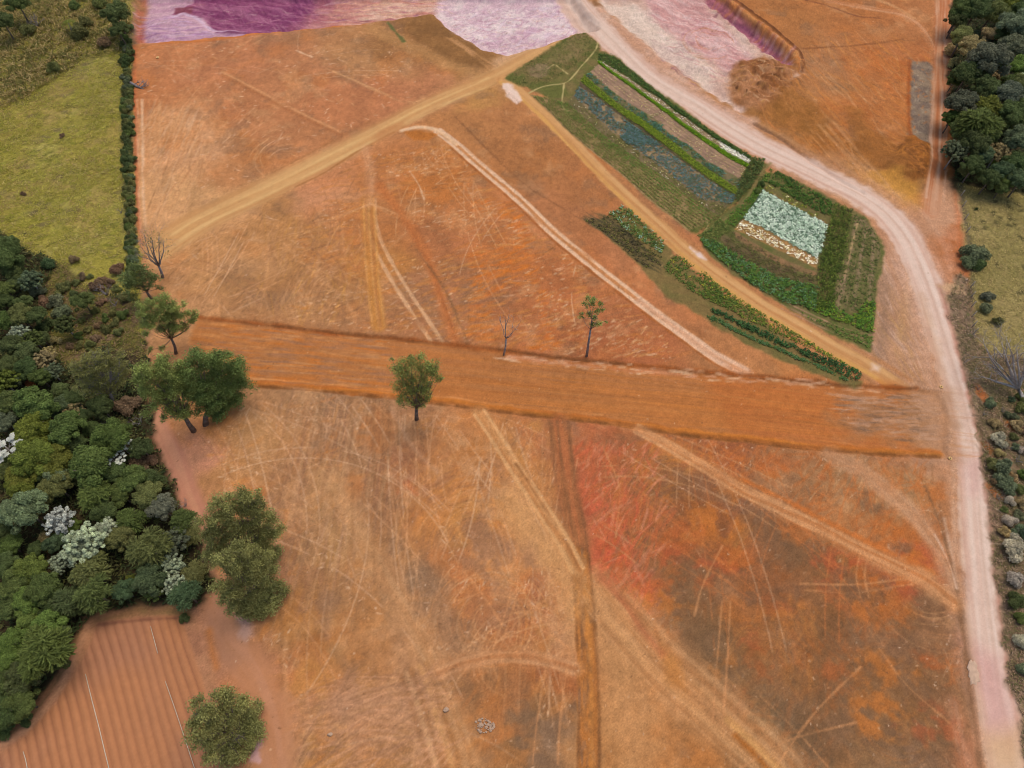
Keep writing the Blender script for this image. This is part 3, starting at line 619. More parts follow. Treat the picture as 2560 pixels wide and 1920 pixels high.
# pale wheel tracks
T1_ = [(868, 282), (905, 276), (945, 283), (985, 312), (1022, 345), (1060, 378), (1130, 437), (1200, 505), (1290, 580), (1380, 650), (1470, 716), (1545, 770), (1610, 806)]
band('F', T1_, [10, 16, 20, 22, 22, 22, 24, 24, 26, 28, 32, 36, 34], rgb(188, 124, 74), 0.8, 0.5, rgb(198, 136, 88), 0.5)
ruts('F', T1_[2:], 1.25, 0.62, rgb(224, 184, 152), 0.95, 0.22)
band('F', T1_[:4], 9, rgb(226, 188, 152), 0.9, 0.35, breakup=0.2)
band('F', T1_[9:], [14, 20, 26, 28], rgb(218, 172, 144), 0.7, 0.5, breakup=0.25)
band('F', T1_[3:], 0.35, rgb(150, 84, 40), 0.8, 0.2, metres=True, off=-1.25, breakup=0.2, seed=181)
fill('F', [(876, 287), (910, 283), (945, 290), (925, 306), (895, 302)], rgb(176, 104, 44), 0.4, 0.9, 0.4)
T2_ = [(800, 430), (806, 500), (832, 560), (862, 612), (900, 672), (945, 740)]
ruts('F', T2_, 1.5, 0.6, rgb(212, 164, 122), 0.85, 0.25)
band('F', [(796, 430), (800, 520), (806, 610), (818, 705)], 30, rgb(190, 126, 58), 0.8, 0.6, rgb(176, 114, 60), 0.5, 14)
for o in (-0.9, 0.0, 0.9):
    band('F', [(796, 430), (800, 520), (806, 610), (818, 705)], 0.3, rgb(210, 150, 86), 0.6, 0.15, metres=True, off=o, breakup=0.3, seed=190 + int(o * 10))
band('F', [(790, 320), (800, 380), (800, 440)], 22, rgb(190, 130, 92), 0.55, 0.8, rgb(206, 152, 112), 0.5)
for k_ in range(9):
    a_ = -70 + k_ * 17
    band('F', [(800, 440), (800 + 150 * math.sin(math.radians(a_)), 440 + 60 - 40 * math.cos(math.radians(a_ * 1.3)))], 4, LITE, 0.4, 0.25, breakup=0.4, seed=200 + k_)
band('F', [(820, 400), (880, 480), (925, 560), (950, 640), (985, 745)], 20, rgb(170, 94, 48), 0.75, 0.7, rgb(186, 108, 58), 0.6)
band('F', [(900, 540), (958, 620), (990, 690), (1012, 745)], 4, rgb(112, 80, 52), 0.6, 0.3, breakup=0.3)
band('F', [(885, 370), (905, 400), (916, 430)], 4, PALE, 0.8, 0.2)
for a_, b_ in (((640, 600), (680, 700)), ((580, 500), (560, 690)), ((760, 600), (880, 500)), ((690, 540), (660, 690)), ((600, 520), (780, 690))):
    band('F', [a_, ((a_[0] + b_[0]) / 2 + 6, (a_[1] + b_[1]) / 2), b_], 5, LITE, 0.4, 0.3, breakup=0.4, seed=int(a_[0]))

# the graded earth strip: cut bank above, windrow below
STR = [(425, 684), (500, 690), (560, 697), (640, 707), (700, 715), (850, 728), (1000, 745), (1100, 758), (1200, 771), (1350, 785), (1500, 800), (1700, 819), (1830, 831), (1960, 836), (2025, 845), (2050, 900), (2042, 985), (1900, 979), (1750, 970), (1600, 953), (1450, 936), (1300, 913), (1200, 903), (1000, 878), (850, 860), (700, 843), (545, 833), (470, 800), (410, 740)]
fill('F', STR, rgb(180, 110, 56), 0.4, 0.95, 0.5, 2.5, col2=rgb(168, 108, 62), ns=14, nsy=1.0, rot=-0.1, kind=STRIP, z=-0.35, zf=0.5)
fill('F', [(1500, 800), (1950, 835), (1980, 975), (1600, 950)], rgb(182, 96, 44), 2.0, 0.55, 2.0, 3)
band('F', [(540, 700), (760, 735), (1000, 770), (1250, 805), (1500, 830)], 50, rgb(166, 106, 66), 0.55, 2.0, rgb(178, 116, 70), 0.8, 18, rough=1.0)
dashes('F', STR[5:14] + STR[16:24], 600, -7, [rgb(154, 92, 46), rgb(194, 124, 66), rgb(164, 98, 50), rgb(200, 120, 54)], (5, 20), (0.15, 0.35), (0.12, 0.32), 0.015)
dashes('F', [(440, 690), (850, 730), (850, 860), (545, 833), (430, 760)], 420, -6, [rgb(206, 146, 92), rgb(152, 104, 72), rgb(196, 108, 40), rgb(142, 104, 84)], (1, 6), (0.2, 0.5), (0.2, 0.55), 0.05)
fill('F', [(1800, 845), (1990, 845), (2040, 870), (2040, 960), (1900, 940), (1840, 935), (1790, 905), (1850, 890), (1830, 868)], rgb(150, 110, 78), 2.4, 0.75, 2.5, 2.5, col2=rgb(162, 118, 84), ns=3.0)
dashes('F', [(1800, 850), (2030, 850), (2040, 960), (1850, 935)], 200, -4, [rgb(110, 86, 70), rgb(176, 132, 104), rgb(190, 150, 124)], (0.8, 4), (0.2, 0.5), (0.25, 0.6), 0.15)
fill('F', [(1960, 830), (2060, 840), (2070, 990), (1990, 985), (2010, 900)], rgb(182, 140, 112), 2.0, 0.6, 1.5, 3)
band('F', [(430, 685), (560, 698), (700, 716), (850, 729), (1000, 746), (1100, 758), (1200, 772), (1350, 786), (1500, 801), (1700, 820), (1830, 831), (1980, 838)], 8, rgb(112, 66, 36), 0.9, 0.4, rgb(160, 84, 38), 0.4, 5, rough=0.35)  # shaded face of the cut bank, painted as a dark edge
band('F', [(1100, 768), (1200, 780), (1350, 795), (1500, 810)], 9, rgb(190, 112, 70), 0.7, 0.5, rgb(206, 140, 104), 0.5, 3, rough=0.5)
dashes('F', [(1080, 760), (1600, 808), (1900, 835), (1900, 846), (1500, 818), (1080, 775)], 120, -5, [PALE, rgb(206, 150, 116)], (0.6, 2.6), (0.2, 0.5), (0.3, 0.7), 0.1)
BOT = [(545, 826), (700, 836), (850, 852), (1000, 870), (1200, 894), (1300, 905), (1450, 926), (1600, 944), (1750, 961), (1900, 971), (2030, 978)]
band('F', BOT, 14, rgb(192, 112, 42), 0.85, 0.5, rgb(176, 98, 40), 0.5, 6, rough=0.4, z=0.42)
band('F', [(u_, v_ + 9) for u_, v_ in BOT], 5, rgb(116, 72, 38), 0.85, 0.3, rough=0.3, z=-0.12)  # shade on the windrow's south side, painted as a dark line
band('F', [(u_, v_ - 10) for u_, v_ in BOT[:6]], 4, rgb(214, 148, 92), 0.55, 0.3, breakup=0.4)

# wheel marks south of the strip
VT = [(1208, 910), (1218, 1000), (1236, 1100), (1252, 1200), (1262, 1300), (1268, 1400), (1272, 1500), (1272, 1600), (1270, 1700)]
band('F', VT[:4], [40, 44, 44, 40], rgb(146, 90, 54), 0.75, 0.7, rgb(172, 98, 58), 0.5, 7)
for o in (-1.3, -0.3, 1.2):
    band('F', VT[:4], 0.4, rgb(112, 74, 48), 0.6, 0.25, metres=True, off=o, breakup=0.3, seed=217 + int(o * 10))
band('F', VT[3:], [36, 40, 42, 44, 44, 46], rgb(152, 94, 48), 0.92, 0.3, rgb(174, 106, 50), 0.8, 5, rough=0.3, z=-0.12)
for o in (-1.1, 1.15):
    band('F', VT[3:], 0.28, rgb(112, 72, 42), 0.7, 0.2, metres=True, off=o, breakup=0.2, seed=220 + int(o * 10))
dashes('F', [(1236, 1180), (1262, 1180), (1290, 1659), (1252, 1659), (1246, 1400)], 120, 88, [rgb(118, 80, 52), rgb(186, 114, 52), rgb(128, 96, 76), rgb(196, 124, 60)], (0.6, 3), (0.2, 0.6), (0.25, 0.7), 0.1)
band('F', VT[3:], 0.5, rgb(196, 128, 60), 0.45, 0.3, metres=True, off=0.35, breakup=0.35, seed=225)
fill('F', [(1262, 1320), (1285, 1320), (1283, 1380), (1266, 1380)], rgb(112, 84, 62), 0.6, 0.6, 0.6, 1.0, gate=0.5, ns=1.0)
DT = [(1035, 890), (1075, 950), (1110, 1005), (1150, 1065), (1185, 1120), (1220, 1175), (1248, 1230)]
band('F', DT, 34, rgb(180, 116, 66), 0.75, 0.6, rgb(196, 140, 88), 0.5)
ruts('F', DT, 1.5, 0.5, rgb(212, 160, 108), 0.85, 0.25)
band('F', DT[2:], 0.4, rgb(124, 78, 44), 0.8, 0.2, metres=True, off=0.4, breakup=0.3, seed=231)
band('F', [(1095, 1080), (1150, 1150), (1200, 1220), (1235, 1300)], 60, rgb(200, 146, 92), 0.6, 2.0, rough=1.0)
RDT = [(1375, 925), (1450, 965), (1520, 1005), (1600, 1055), (1680, 1095), (1760, 1135), (1850, 1182), (1930, 1220), (2000, 1255), (2060, 1300)]
band('F', RDT, [22, 28, 30, 30, 30, 32, 38, 44, 44, 36], rgb(184, 118, 70), 0.85, 0.7, rgb(206, 146, 98), 0.5, rough=0.6)
ruts('F', RDT[:6], 1.4, 0.45, rgb(214, 160, 112), 0.5, 0.35)
band('F', RDT[3:8], 0.6, rgb(196, 106, 46), 0.7, 0.3, metres=True, off=1.4, breakup=0.25, seed=236)
RD2 = [(1790, 980), (1850, 1010), (1910, 1055), (1965, 1105), (2010, 1160), (2040, 1210), (2062, 1270)]
band('F', RD2, [30, 42, 44, 44, 40, 34, 26], rgb(196, 150, 116), 0.8, 1.0, rgb(184, 134, 98), 0.5, rough=0.5)
band('F', [(2000, 1050), (2030, 1130), (2050, 1200), (2068, 1275)], 5, rgb(120, 88, 62), 0.7, 0.3, breakup=0.2)
band('F', [(2020, 1155), (2040, 1195), (2055, 1230), (2068, 1270)], 4, rgb(226, 186, 160), 0.9, 0.2)
BD = [(1285, 1250), (1330, 1310), (1390, 1380), (1450, 1445), (1520, 1505), (1590, 1570), (1650, 1625), (1700, 1680)]
band('F', BD, [20, 70, 96, 104, 108, 108, 104, 100], rgb(198, 144, 96), 0.72, 1.8, rgb(186, 128, 80), 0.45, 16, rough=1.2)
for o in np.arange(-3.4, 3.5, 0.45):
    band('F', BD, 0.22, [rgb(216, 166, 120), rgb(160, 108, 66), rgb(208, 154, 104)][int(o * 20) % 3], 0.4, 0.12, metres=True, off=float(o), breakup=0.42, seed=int(900 + o * 10))
for o, c_ in ((-2.6, rgb(150, 98, 58)), (-1.7, rgb(214, 158, 104)), (-0.6, rgb(140, 88, 50)), (0.5, rgb(218, 164, 110)), (1.3, rgb(150, 96, 54)), (2.2, rgb(216, 166, 118))):
    band('F', BD[1:], 0.6, c_, 0.36, 0.4, metres=True, off=o, breakup=0.28, seed=240 + int(o * 10))
band('F', [(1570, 1555), (1610, 1590), (1655, 1635), (1690, 1670)], 13, rgb(222, 164, 92), 0.85, 0.4, rgb(206, 150, 90), 0.4)
band('F', [(1590, 1590), (1640, 1640), (1665, 1670)], 9, rgb(162, 92, 34), 0.85, 0.35)
fill('F', [(1430, 1400), (1470, 1430), (1480, 1490), (1450, 1480)], rgb(190, 120, 56), 0.8, 0.6, 0.8)
band('F', [(1300, 1250), (1345, 1300), (1380, 1350), (1430, 1410)], 12, rgb(170, 88, 56), 0.6, 0.7, breakup=0.3)
LD = [(720, 1040), (770, 1140), (815, 1210), (850, 1270), (890, 1340), (920, 1410), (945, 1470), (975, 1540), (1005, 1620), (1020, 1680)]
band('F', LD, [24, 30, 34, 34, 36, 44, 46, 40, 40, 44], rgb(186, 132, 86), 0.65, 1.3, rgb(196, 146, 100), 0.6, rough=0.8)
for o, c_ in ((-2.2, rgb(140, 92, 56)), (-1.5, rgb(220, 170, 118)), (-0.9, rgb(142, 92, 52)), (0.1, rgb(214, 158, 98)), (0.9, rgb(150, 98, 54))):
    band('F', [(905, 1440), (928, 1500), (945, 1560), (965, 1620), (985, 1690)], 0.5, c_, 0.5, 0.3, metres=True, off=o, breakup=0.25, seed=260 + int(o * 10))
HT = [(950, 1455), (1000, 1435), (1060, 1420), (1120, 1418), (1180, 1426), (1240, 1444)]
band('F', HT, 30, rgb(190, 134, 90), 0.7, 0.8, rgb(172, 112, 70), 0.5, rough=0.5)
ruts('F', HT, 1.0, 0.45, rgb(206, 152, 108), 0.5, 0.3)
for a_, b_, c_ in (((1075, 1130), (1105, 1260), (1060, 1420)), ((1090, 1130), (1118, 1260), (1075, 1420)), ((1060, 1430), (1130, 1330), (1240, 1260)), ((1050, 1230), (1120, 1320), (1230, 1400)),
                   ((980, 1300), (1060, 1280), (1180, 1320)), ((1070, 1425), (1160, 1390), (1240, 1350)), ((1130, 1430), (1060, 1310), (1000, 1230)), ((1860, 1190), (1850, 1240), (1860, 1290)), ((1878, 1190), (1868, 1240), (1878, 1290)),
                   ((1730, 1260), (1850, 1262), (1960, 1250)), ((1740, 1275), (1850, 1278), (1970, 1262)), ((1180, 1440), (1160, 1560), (1150, 1650)), ((1225, 1440), (1210, 1560), (1205, 1650)), ((1560, 1300), (1550, 1420), (1540, 1560)), ((1578, 1300), (1572, 1420), (1562, 1560)),
                   ((1300, 960), (1340, 1060), (1330, 1160)), ((1560, 1180), (1520, 1260), (1500, 1330)), ((1850, 1560), (1700, 1600), (1600, 1659)), ((1680, 1650), (1760, 1540), (1860, 1440)), ((1900, 1400), (1960, 1480), (2050, 1560)), ((1640, 1500), (1720, 1580), (1790, 1659))):
    band('F', [a_, b_, c_], 3.6, rgb(206, 142, 92), 0.6, 0.15, breakup=0.3, rough=0.1, seed=int(a_[0] * 3 + a_[1]))
for x_, v0, v1 in ((622, 850, 1010), (664, 850, 1040), (690, 850, 1000), (758, 860, 1200), (806, 865, 1260), (826, 865, 1250), (838, 868, 1120), (858, 868, 960), (616, 1380, 1640), (606, 1250, 1500)):
    band('F', [(x_, v0), (x_ + 2, (v0 + v1) / 2), (x_ + 3, v1)], 6, UMB if int(x_) % 4 else LITE, 0.5, 0.4, breakup=0.35, seed=int(x_))
band('F', [(845, 880), (870, 930), (900, 975), (945, 1020)], 10, rgb(196, 148, 112), 0.55, 0.4, breakup=0.3)
dashes('F', [(640, 1480), (960, 1440), (950, 1659), (660, 1659)], 240, 20, [rgb(206, 150, 112), rgb(150, 106, 76)], (2, 8), (0.15, 0.4), (0.15, 0.45), 0.4)
# sandy track under the western trees
band('F', [(332, 900), (352, 945), (378, 1000), (402, 1060), (430, 1130), (440, 1200), (450, 1260)], [40, 46, 52, 52, 50, 40, 34], rgb(188, 128, 104), 0.9, 0.6, rgb(198, 140, 112), 0.6, kind=PATH)
band('F', [(450, 1260), (470, 1330), (510, 1400), (550, 1460), (580, 1530), (590, 1600), (595, 1700)], [34, 50, 70, 80, 84, 88, 90], rgb(188, 130, 94), 0.85, 1.2, rgb(192, 136, 104), 0.8, rough=0.6, kind=PATH)
fill('F', [(505, 1330), (525, 1325), (550, 1370), (530, 1385)], rgb(206, 164, 150), 0.5, 0.7, 0.8, 1.5)
fill('F', [(545, 1605), (565, 1598), (560, 1645), (532, 1648)], rgb(204, 160, 160), 0.3, 0.8, 0.5, 1.0)
band('F', [(303, 512), (312, 580), (316, 660), (318, 760), (320, 830)], 15, rgb(200, 146, 108), 0.85, 0.6, rgb(186, 126, 88), 0.5, kind=PATH)
fill('F', [(420, 1310), (480, 1330), (520, 1420), (470, 1480), (440, 1420)], rgb(166, 118, 92), 1.2, 0.6, 1.2)
band('F', [(452, 1365), (458, 1400), (466, 1440)], 12, rgb(188, 112, 56), 0.7, 0.6)
fill('F', [(2020, 1490), (2060, 1560), (2090, 1659), (2030, 1659)], rgb(120, 92, 70), 1.5, 0.4, 1.5, gate=0.45)
# small stones and clods, everywhere on the bare soil
for _ in range(1500):
    u_, v_ = RNG.uniform(300, 2080), RNG.uniform(30, 1659)
    x_, y_, _m = G('F', u_, v_)
    dash(x_, y_, RNG.uniform(0, 3.14), RNG.uniform(0.15, 0.4), RNG.uniform(0.12, 0.22), [PALE, rgb(226, 196, 170), DARK, rgb(98, 66, 44)][RNG.integers(4)], RNG.uniform(0.15, 0.6))

# ------------------------------------------------------------------ pasture, forest floor, meadow, ploughed field, vegetable plots
GRASS, GRASS2 = rgb(152, 140, 62), rgb(112, 104, 48)
PASTURE = [(-400, -300), (284, -40), (281, 60), (283, 200), (287, 350), (291, 470), (302, 560), (310, 660), (308, 760), (200, 900), (-300, 900)]
PASTURE_W = fill('F', PASTURE, GRASS, 0.5, 1.0, 0.6, 2.0, col2=rgb(158, 146, 78), ns=7, kind=PAST)
fill('F', [(-400, -300), (284, -40), (283, 90), (200, 130), (100, 190), (0, 230), (-300, 300)], rgb(140, 122, 76), 3.0, 0.8, 3.0, 4, col2=rgb(112, 104, 60), ns=3.5)
fill('F', [(0, 150), (180, 110), (210, 130), (150, 190), (0, 260)], rgb(104, 94, 56), 2, 0.6, 2.5, 3, gate=0.45)
dashes('F', [(-20, 90), (262, 90), (262, 560), (-20, 500)], 2000, 22, [rgb(172, 156, 72), rgb(96, 92, 40), rgb(150, 128, 74), rgb(116, 120, 40), rgb(90, 84, 50)], (0.8, 2.6), (0.3, 0.6), (0.25, 0.6), 0.35)
fill('F', [(-20, 200), (260, 150), (262, 540), (-20, 480)], rgb(160, 134, 78), 2.0, 0.6, 2.0, 3, gate=0.5, ns=3.5)
fill('F', [(-20, 200), (260, 150), (262, 540), (-20, 480)], rgb(136, 130, 50), 2.0, 0.5, 2.0, 3, gate=0.52, ns=3.0, seed=9)
dashes('F', [(-20, 90), (262, 90), (262, 560), (-20, 500)], 60, 10, [rgb(96, 82, 62), rgb(104, 90, 70)], (1.2, 3.0), (0.6, 1.4), (0.3, 0.6), 0.4)
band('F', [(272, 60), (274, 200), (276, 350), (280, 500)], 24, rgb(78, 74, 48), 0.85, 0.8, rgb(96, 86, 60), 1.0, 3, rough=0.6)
FOREST_FLOOR = [(-400, 480), (0, 500), (70, 545), (120, 560), (200, 640), (290, 650), (306, 720), (318, 800), (326, 900), (345, 985), (372, 1060), (412, 1130), (440, 1200), (455, 1270), (440, 1300), (385, 1318), (300, 1312), (215, 1318), (172, 1360), (130, 1455), (70, 1530), (0, 1580), (-400, 1800)]
fill('F', FOREST_FLOOR, rgb(58, 54, 36), 0.8, 1.0, 1.2, 2.0, col2=rgb(74, 62, 44), ns=2.5, kind=FLOOR)  # dark litter; its colour also paints the shadow gaps between crowns
fill('F', [(130, 560), (200, 640), (300, 650), (310, 760), (240, 740), (150, 800), (110, 760), (70, 660)], rgb(116, 106, 56), 1.5, 0.9, 2.0, 2.5, col2=rgb(124, 100, 74), ns=3)
fill('F', [(205, 640), (290, 640), (300, 700), (235, 710)], rgb(116, 92, 74), 1.0, 0.8, 1.5, 2.0)
dashes('F', [(110, 570), (300, 650), (310, 760), (150, 800), (90, 680)], 380, 30, [rgb(150, 136, 66), rgb(92, 84, 50), rgb(140, 112, 90), rgb(100, 82, 66)], (0.6, 2.0), (0.2, 0.5), (0.3, 0.6), 0.6)

E_FOREST = [(2054, -300), (2056, 60), (2050, 150), (2056, 260), (2054, 340), (2062, 400), (2078, 420), (2140, 432), (2230, 452), (2700, 470), (2700, -300)]
fill('F', E_FOREST, rgb(56, 54, 36), 0.8, 1.0, 1.0, 2.0, col2=rgb(72, 62, 44), ns=2.5, kind=FLOOR)  # same dark litter, with the shade between crowns in its colour
MEADOW = [(2072, 395), (2140, 415), (2700, 440), (2700, 850), (2212, 800), (2140, 770), (2108, 735), (2098, 640), (2086, 540), (2078, 470)]
fill('F', MEADOW, rgb(150, 132, 84), 0.7, 1.0, 0.8, 2.0, col2=rgb(138, 124, 74), ns=6, kind=MEAD)
dashes('F', [(2080, 420), (2240, 440), (2240, 770), (2120, 740)], 700, 80, [rgb(164, 146, 96), rgb(124, 112, 68), rgb(146, 124, 84)], (0.5, 2.0), (0.2, 0.5), (0.2, 0.5), 0.5)
for (u, v) in ((490, 145), (590, 155), (610, 195), (680, 170), (715, 220), (470, 250), (525, 290), (610, 275), (635, 300), (500, 330), (385, 320), (605, 345), (655, 340), (320, 380), (405, 370), (700, 450), (505, 670), (700, 900), (435, 1150), (725, 690), (330, 210)):
    x_, y_, m_ = G('T5', u, v)
    dash(x_, y_, RNG.uniform(0, 3), RNG.uniform(0.9, 1.8), RNG.uniform(0.5, 1.0), rgb(88, 80, 50), 0.8)
SCR = [(2070, 590), (2090, 600), (2102, 700), (2110, 740), (2140, 765), (2212, 775), (2700, 800), (2700, 1800), (2230, 1800), (2205, 1560), (2186, 1480), (2165, 1350), (2150, 1230), (2138, 1100), (2118, 960), (2092, 830), (2064, 720), (2040, 640)]
fill('F', SCR, rgb(138, 114, 92), 0.6, 1.0, 0.8, 1.6, col2=rgb(118, 102, 76), ns=2.5, kind=SCRUB)
fill('F', [(2125, 790), (2700, 800), (2700, 1100), (2160, 1090), (2135, 900)], rgb(116, 108, 70), 1.5, 0.8, 2.0, 2.5, col2=rgb(102, 92, 66), ns=3)
dashes('F', [(2060, 600), (2095, 620), (2140, 780), (2240, 800), (2240, 1659), (2215, 1600), (2150, 1200), (2080, 760)], 1500, 70, [rgb(150, 120, 98), rgb(92, 76, 60), rgb(158, 128, 106), rgb(104, 94, 60), rgb(134, 104, 84)], (0.4, 1.8), (0.2, 0.5), (0.3, 0.7), 0.9)
for (u, v) in ((640, 520), (330, 250), (320, 200), (570, 505), (430, 1060), (390, 700)):
    x_, y_, m_ = G('T6', u, v)
    dash(x_, y_, 1.9, 2.6, 1.0, rgb(196, 112, 62), 0.75)
for (u, v, l) in ((515, 580, 1.4), (640, 1055, 2.4), (500, 1250, 2.0), (485, 1520, 1.6)):
    x_, y_, m_ = G('T6', u, v)
    dash(x_, y_, RNG.uniform(-0.8, 0.8), l, 0.22, rgb(190, 168, 140), 0.9)
band('T5', [(210, 20), (230, 200), (260, 400), (300, 800), (300, 1000), (310, 1250)], 26, rgb(104, 92, 72), 0.8, 0.5, rough=0.5)
fill('T5', [(30, 850), (100, 830), (230, 850), (235, 910), (120, 900), (60, 900)], rgb(196, 160, 124), 0.6, 0.85, 0.8, 1.2)

PLOUGHED = [(-20, 1640), (60, 1585), (120, 1520), (168, 1445), (196, 1390), (210, 1345), (300, 1333), (388, 1330), (402, 1365), (420, 1420), (446, 1500), (462, 1580), (480, 1700), (-60, 1760)]
fill('F', [(-40, 1600), (40, 1560), (110, 1485), (160, 1395), (185, 1335), (300, 1310), (395, 1312), (420, 1330), (470, 1480), (490, 1700), (-60, 1760)], rgb(176, 124, 90), 0.6, 0.95, 0.6, 2.0, col2=rgb(164, 112, 84), ns=3, kind=SOIL)
fill('F', [(185, 1335), (300, 1308), (400, 1312), (410, 1335), (300, 1335), (210, 1350)], rgb(150, 108, 74), 0.8, 0.7, 1.0, 1.6, col2=rgb(126, 104, 62))
band('F', [(-20, 1622), (60, 1572), (120, 1500), (160, 1425), (190, 1355)], 16, rgb(192, 140, 106), 0.75, 0.4, breakup=0.2)
band('F', [(-20, 1612), (56, 1560), (112, 1490), (150, 1420), (180, 1350)], 5, rgb(108, 92, 60), 0.7, 0.4, breakup=0.45)
poly = fill('F', PLOUGHED, rgb(172, 118, 88), 0.3, 1.0, 0.15, 2.0, col2=rgb(182, 122, 84), ns=9, kind=PLOUGH)
pa = np.array(G('C1', 870, 845)[:2]); pb = np.array(G('C1', 1110, 1640)[:2])
pd = (pb - pa) / np.linalg.norm(pb - pa); pn = np.array([-pd[1], pd[0]])
s = sl(poly[:, 0].min() - 1, poly[:, 1].min() - 1, poly[:, 0].max() + 1, poly[:, 1].max() + 1)
X, Y = grid(s)
ins = smooth(0.15, -0.25, sdist(poly, X, Y))
t_ = (X - pa[0]) * pn[0] + (Y - pa[1]) * pn[1] + (fbm(X, Y, 6.0, 401, 3) - 0.5) * 0.3
FURROW = 0.93
ph = (t_ / FURROW) % 1.0
fur = np.exp(-((np.minimum(ph, 1 - ph)) / 0.10) ** 2)
keep = 0.55 + 0.6 * vn(X, Y, 3.0, 3.0, 410)
mix(s, fur * ins * 0.52 * keep, rgb(126, 80, 62))
mix(s, np.exp(-((np.minimum((ph + .5) % 1, 1 - (ph + .5) % 1)) / 0.2) ** 2) * ins * 0.07, rgb(206, 150, 112))
Z[s] += (0.055 * np.cos(ph * 2 * math.pi) * -1) * ins
band('F', [(215, 1350), (300, 1340), (385, 1335)], 4, rgb(116, 74, 58), 0.7, 0.3)

# vegetable plots: dark worked soil under the beds (the plants themselves are grown below)
PLOT_A = [('A3', p) for p in ((510, 200), (620, 215), (700, 290), (760, 350), (1000, 545), (1250, 725), (1640, 1000), (1740, 1050))]
P_SOIL = rgb(142, 112, 90)
UP_PLOT = [(1088, 168), (1130, 140), (1182, 108), (1222, 78), (1262, 66), (1288, 88), (1300, 108), (1330, 118), (1404, 182), (1486, 242), (1560, 300), (1625, 340), (1660, 356), (1650, 380), (1590, 440), (1508, 505), (1480, 492), (1400, 420), (1330, 350), (1262, 284), (1190, 216), (1140, 188), (1108, 178)]
fill('F', UP_PLOT, rgb(120, 104, 64), 0.5, 1.0, 0.6, 1.6, col2=rgb(100, 100, 52), ns=2.5, kind=PLOT)
LO_PLOT = [(1508, 505), (1590, 440), (1650, 380), (1680, 372), (1760, 410), (1840, 452), (1868, 470), (1886, 490), (1902, 520), (1912, 545), (1898, 610), (1888, 690), (1884, 740), (1878, 760), (1800, 724), (1740, 690), (1660, 640), (1580, 590), (1530, 550)]
fill('F', LO_PLOT, rgb(112, 100, 62), 0.4, 1.0, 0.5, 1.6, col2=rgb(96, 98, 52), ns=2.5, kind=PLOT)
WEST_PLOT_Q4 = [(120, 270), (430, 185), (640, 85), (760, 130), (1250, 570), (1390, 700), (1480, 780), (1900, 1130), (2212, 1340), (2700, 1700), (2212, 1790), (2000, 1660), (1600, 1480), (1270, 1210), (1000, 950), (760, 790), (560, 570)]
fill('F', [(1275, 480), (1318, 467), (1345, 450), (1362, 458), (1442, 530), (1486, 575), (1548, 625), (1640, 688), (1716, 742), (1786, 790), (1862, 824), (1848, 838), (1736, 800), (1640, 758), (1560, 715), (1490, 668), (1440, 640), (1380, 570)], rgb(112, 100, 58), 0.4, 1.0, 0.6, 1.6, col2=rgb(126, 104, 64), ns=2.0, kind=PLOT)
dashes('Q4', [(120, 280), (430, 200), (1180, 860), (1000, 950), (760, 790), (560, 580)], 360, -40, [rgb(78, 70, 52), rgb(122, 102, 64), rgb(70, 66, 44)], (1, 5), (0.15, 0.4), (0.3, 0.7), 0.06)

def row_fill(fr, upper, lower, col, col2=None, op=1.0, feather=0.12, rough=0.12, ns=1.2, **kw):
    return fill(None, np.vstack([crm(WP(fr, upper)), crm(WP(fr, lower))[::-1]]), col, feather, op, rough, 1.0, col2=col2, ns=ns, **kw)

def q12(a, b):
    """a line that crosses the two neighbouring crops"""
    return np.vstack([WP('Q1', a), WP('Q2', b)])
E0 = q12([(1310, 290), (1520, 330), (1800, 540), (2000, 720), (2200, 890)], [(900, -30), (1100, 110), (1350, 300), (1600, 440), (1860, 620)])
L1 = q12([(1310, 385), (1500, 490), (1720, 630), (1950, 790), (2200, 950)], [(830, 0), (1000, 100), (1200, 250), (1400, 390), (1600, 510), (1850, 650)])
L2 = q12([(1310, 395), (1450, 510), (1700, 680), (2000, 900), (2200, 1040)], [(760, 0), (900, 130), (1200, 330), (1500, 530), (1830, 710)])
L3 = q12([(1310, 430), (1500, 570), (1800, 790), (2100, 1010), (2200, 1100)], [(680, 0), (900, 180), (1200, 395), (1500, 600), (1800, 760)])
L4 = q12([(1190, 550), (1400, 740), (1700, 960), (2000, 1140), (2200, 1280)], [(340, 0), (600, 170), (800, 340), (1000, 450), (1250, 660), (1500, 790), (1730, 930)])
L5 = q12([(1120, 600), (1300, 760), (1600, 1010), (1900, 1210), (2200, 1440)], [(210, 0), (500, 190), (800, 420), (1100, 660), (1300, 800), (1680, 1050)])
L6 = q12([(1050, 680), (1250, 850), (1600, 1120), (1900, 1320), (2200, 1540)], [(90, 0), (400, 250), (800, 550), (1100, 780), (1400, 990), (1650, 1150)])
L7 = q12([(1040, 760), (1300, 920), (1500, 1080), (1800, 1290), (2200, 1570)], [(20, 40), (350, 320), (700, 520), (1100, 800), (1400, 1010), (1650, 1165)])
L8 = q12([(960, 880), (1150, 1060), (1400, 1300), (1700, 1560)], [(0, 300), (300, 530), (600, 740), (900, 980), (1150, 1200), (1350, 1240), (1600, 1260)])
L9 = q12([(870, 980), (1100, 1180), (1400, 1450), (1600, 1600)], [(0, 440), (300, 650), (600, 860), (900, 1080), (1200, 1300), (1430, 1440)])
E10 = q12([(350, 850), (600, 1080), (900, 1380), (1200, 1640)], [(0, 800), (250, 1020), (500, 1250), (800, 1480), (1000, 1650)])

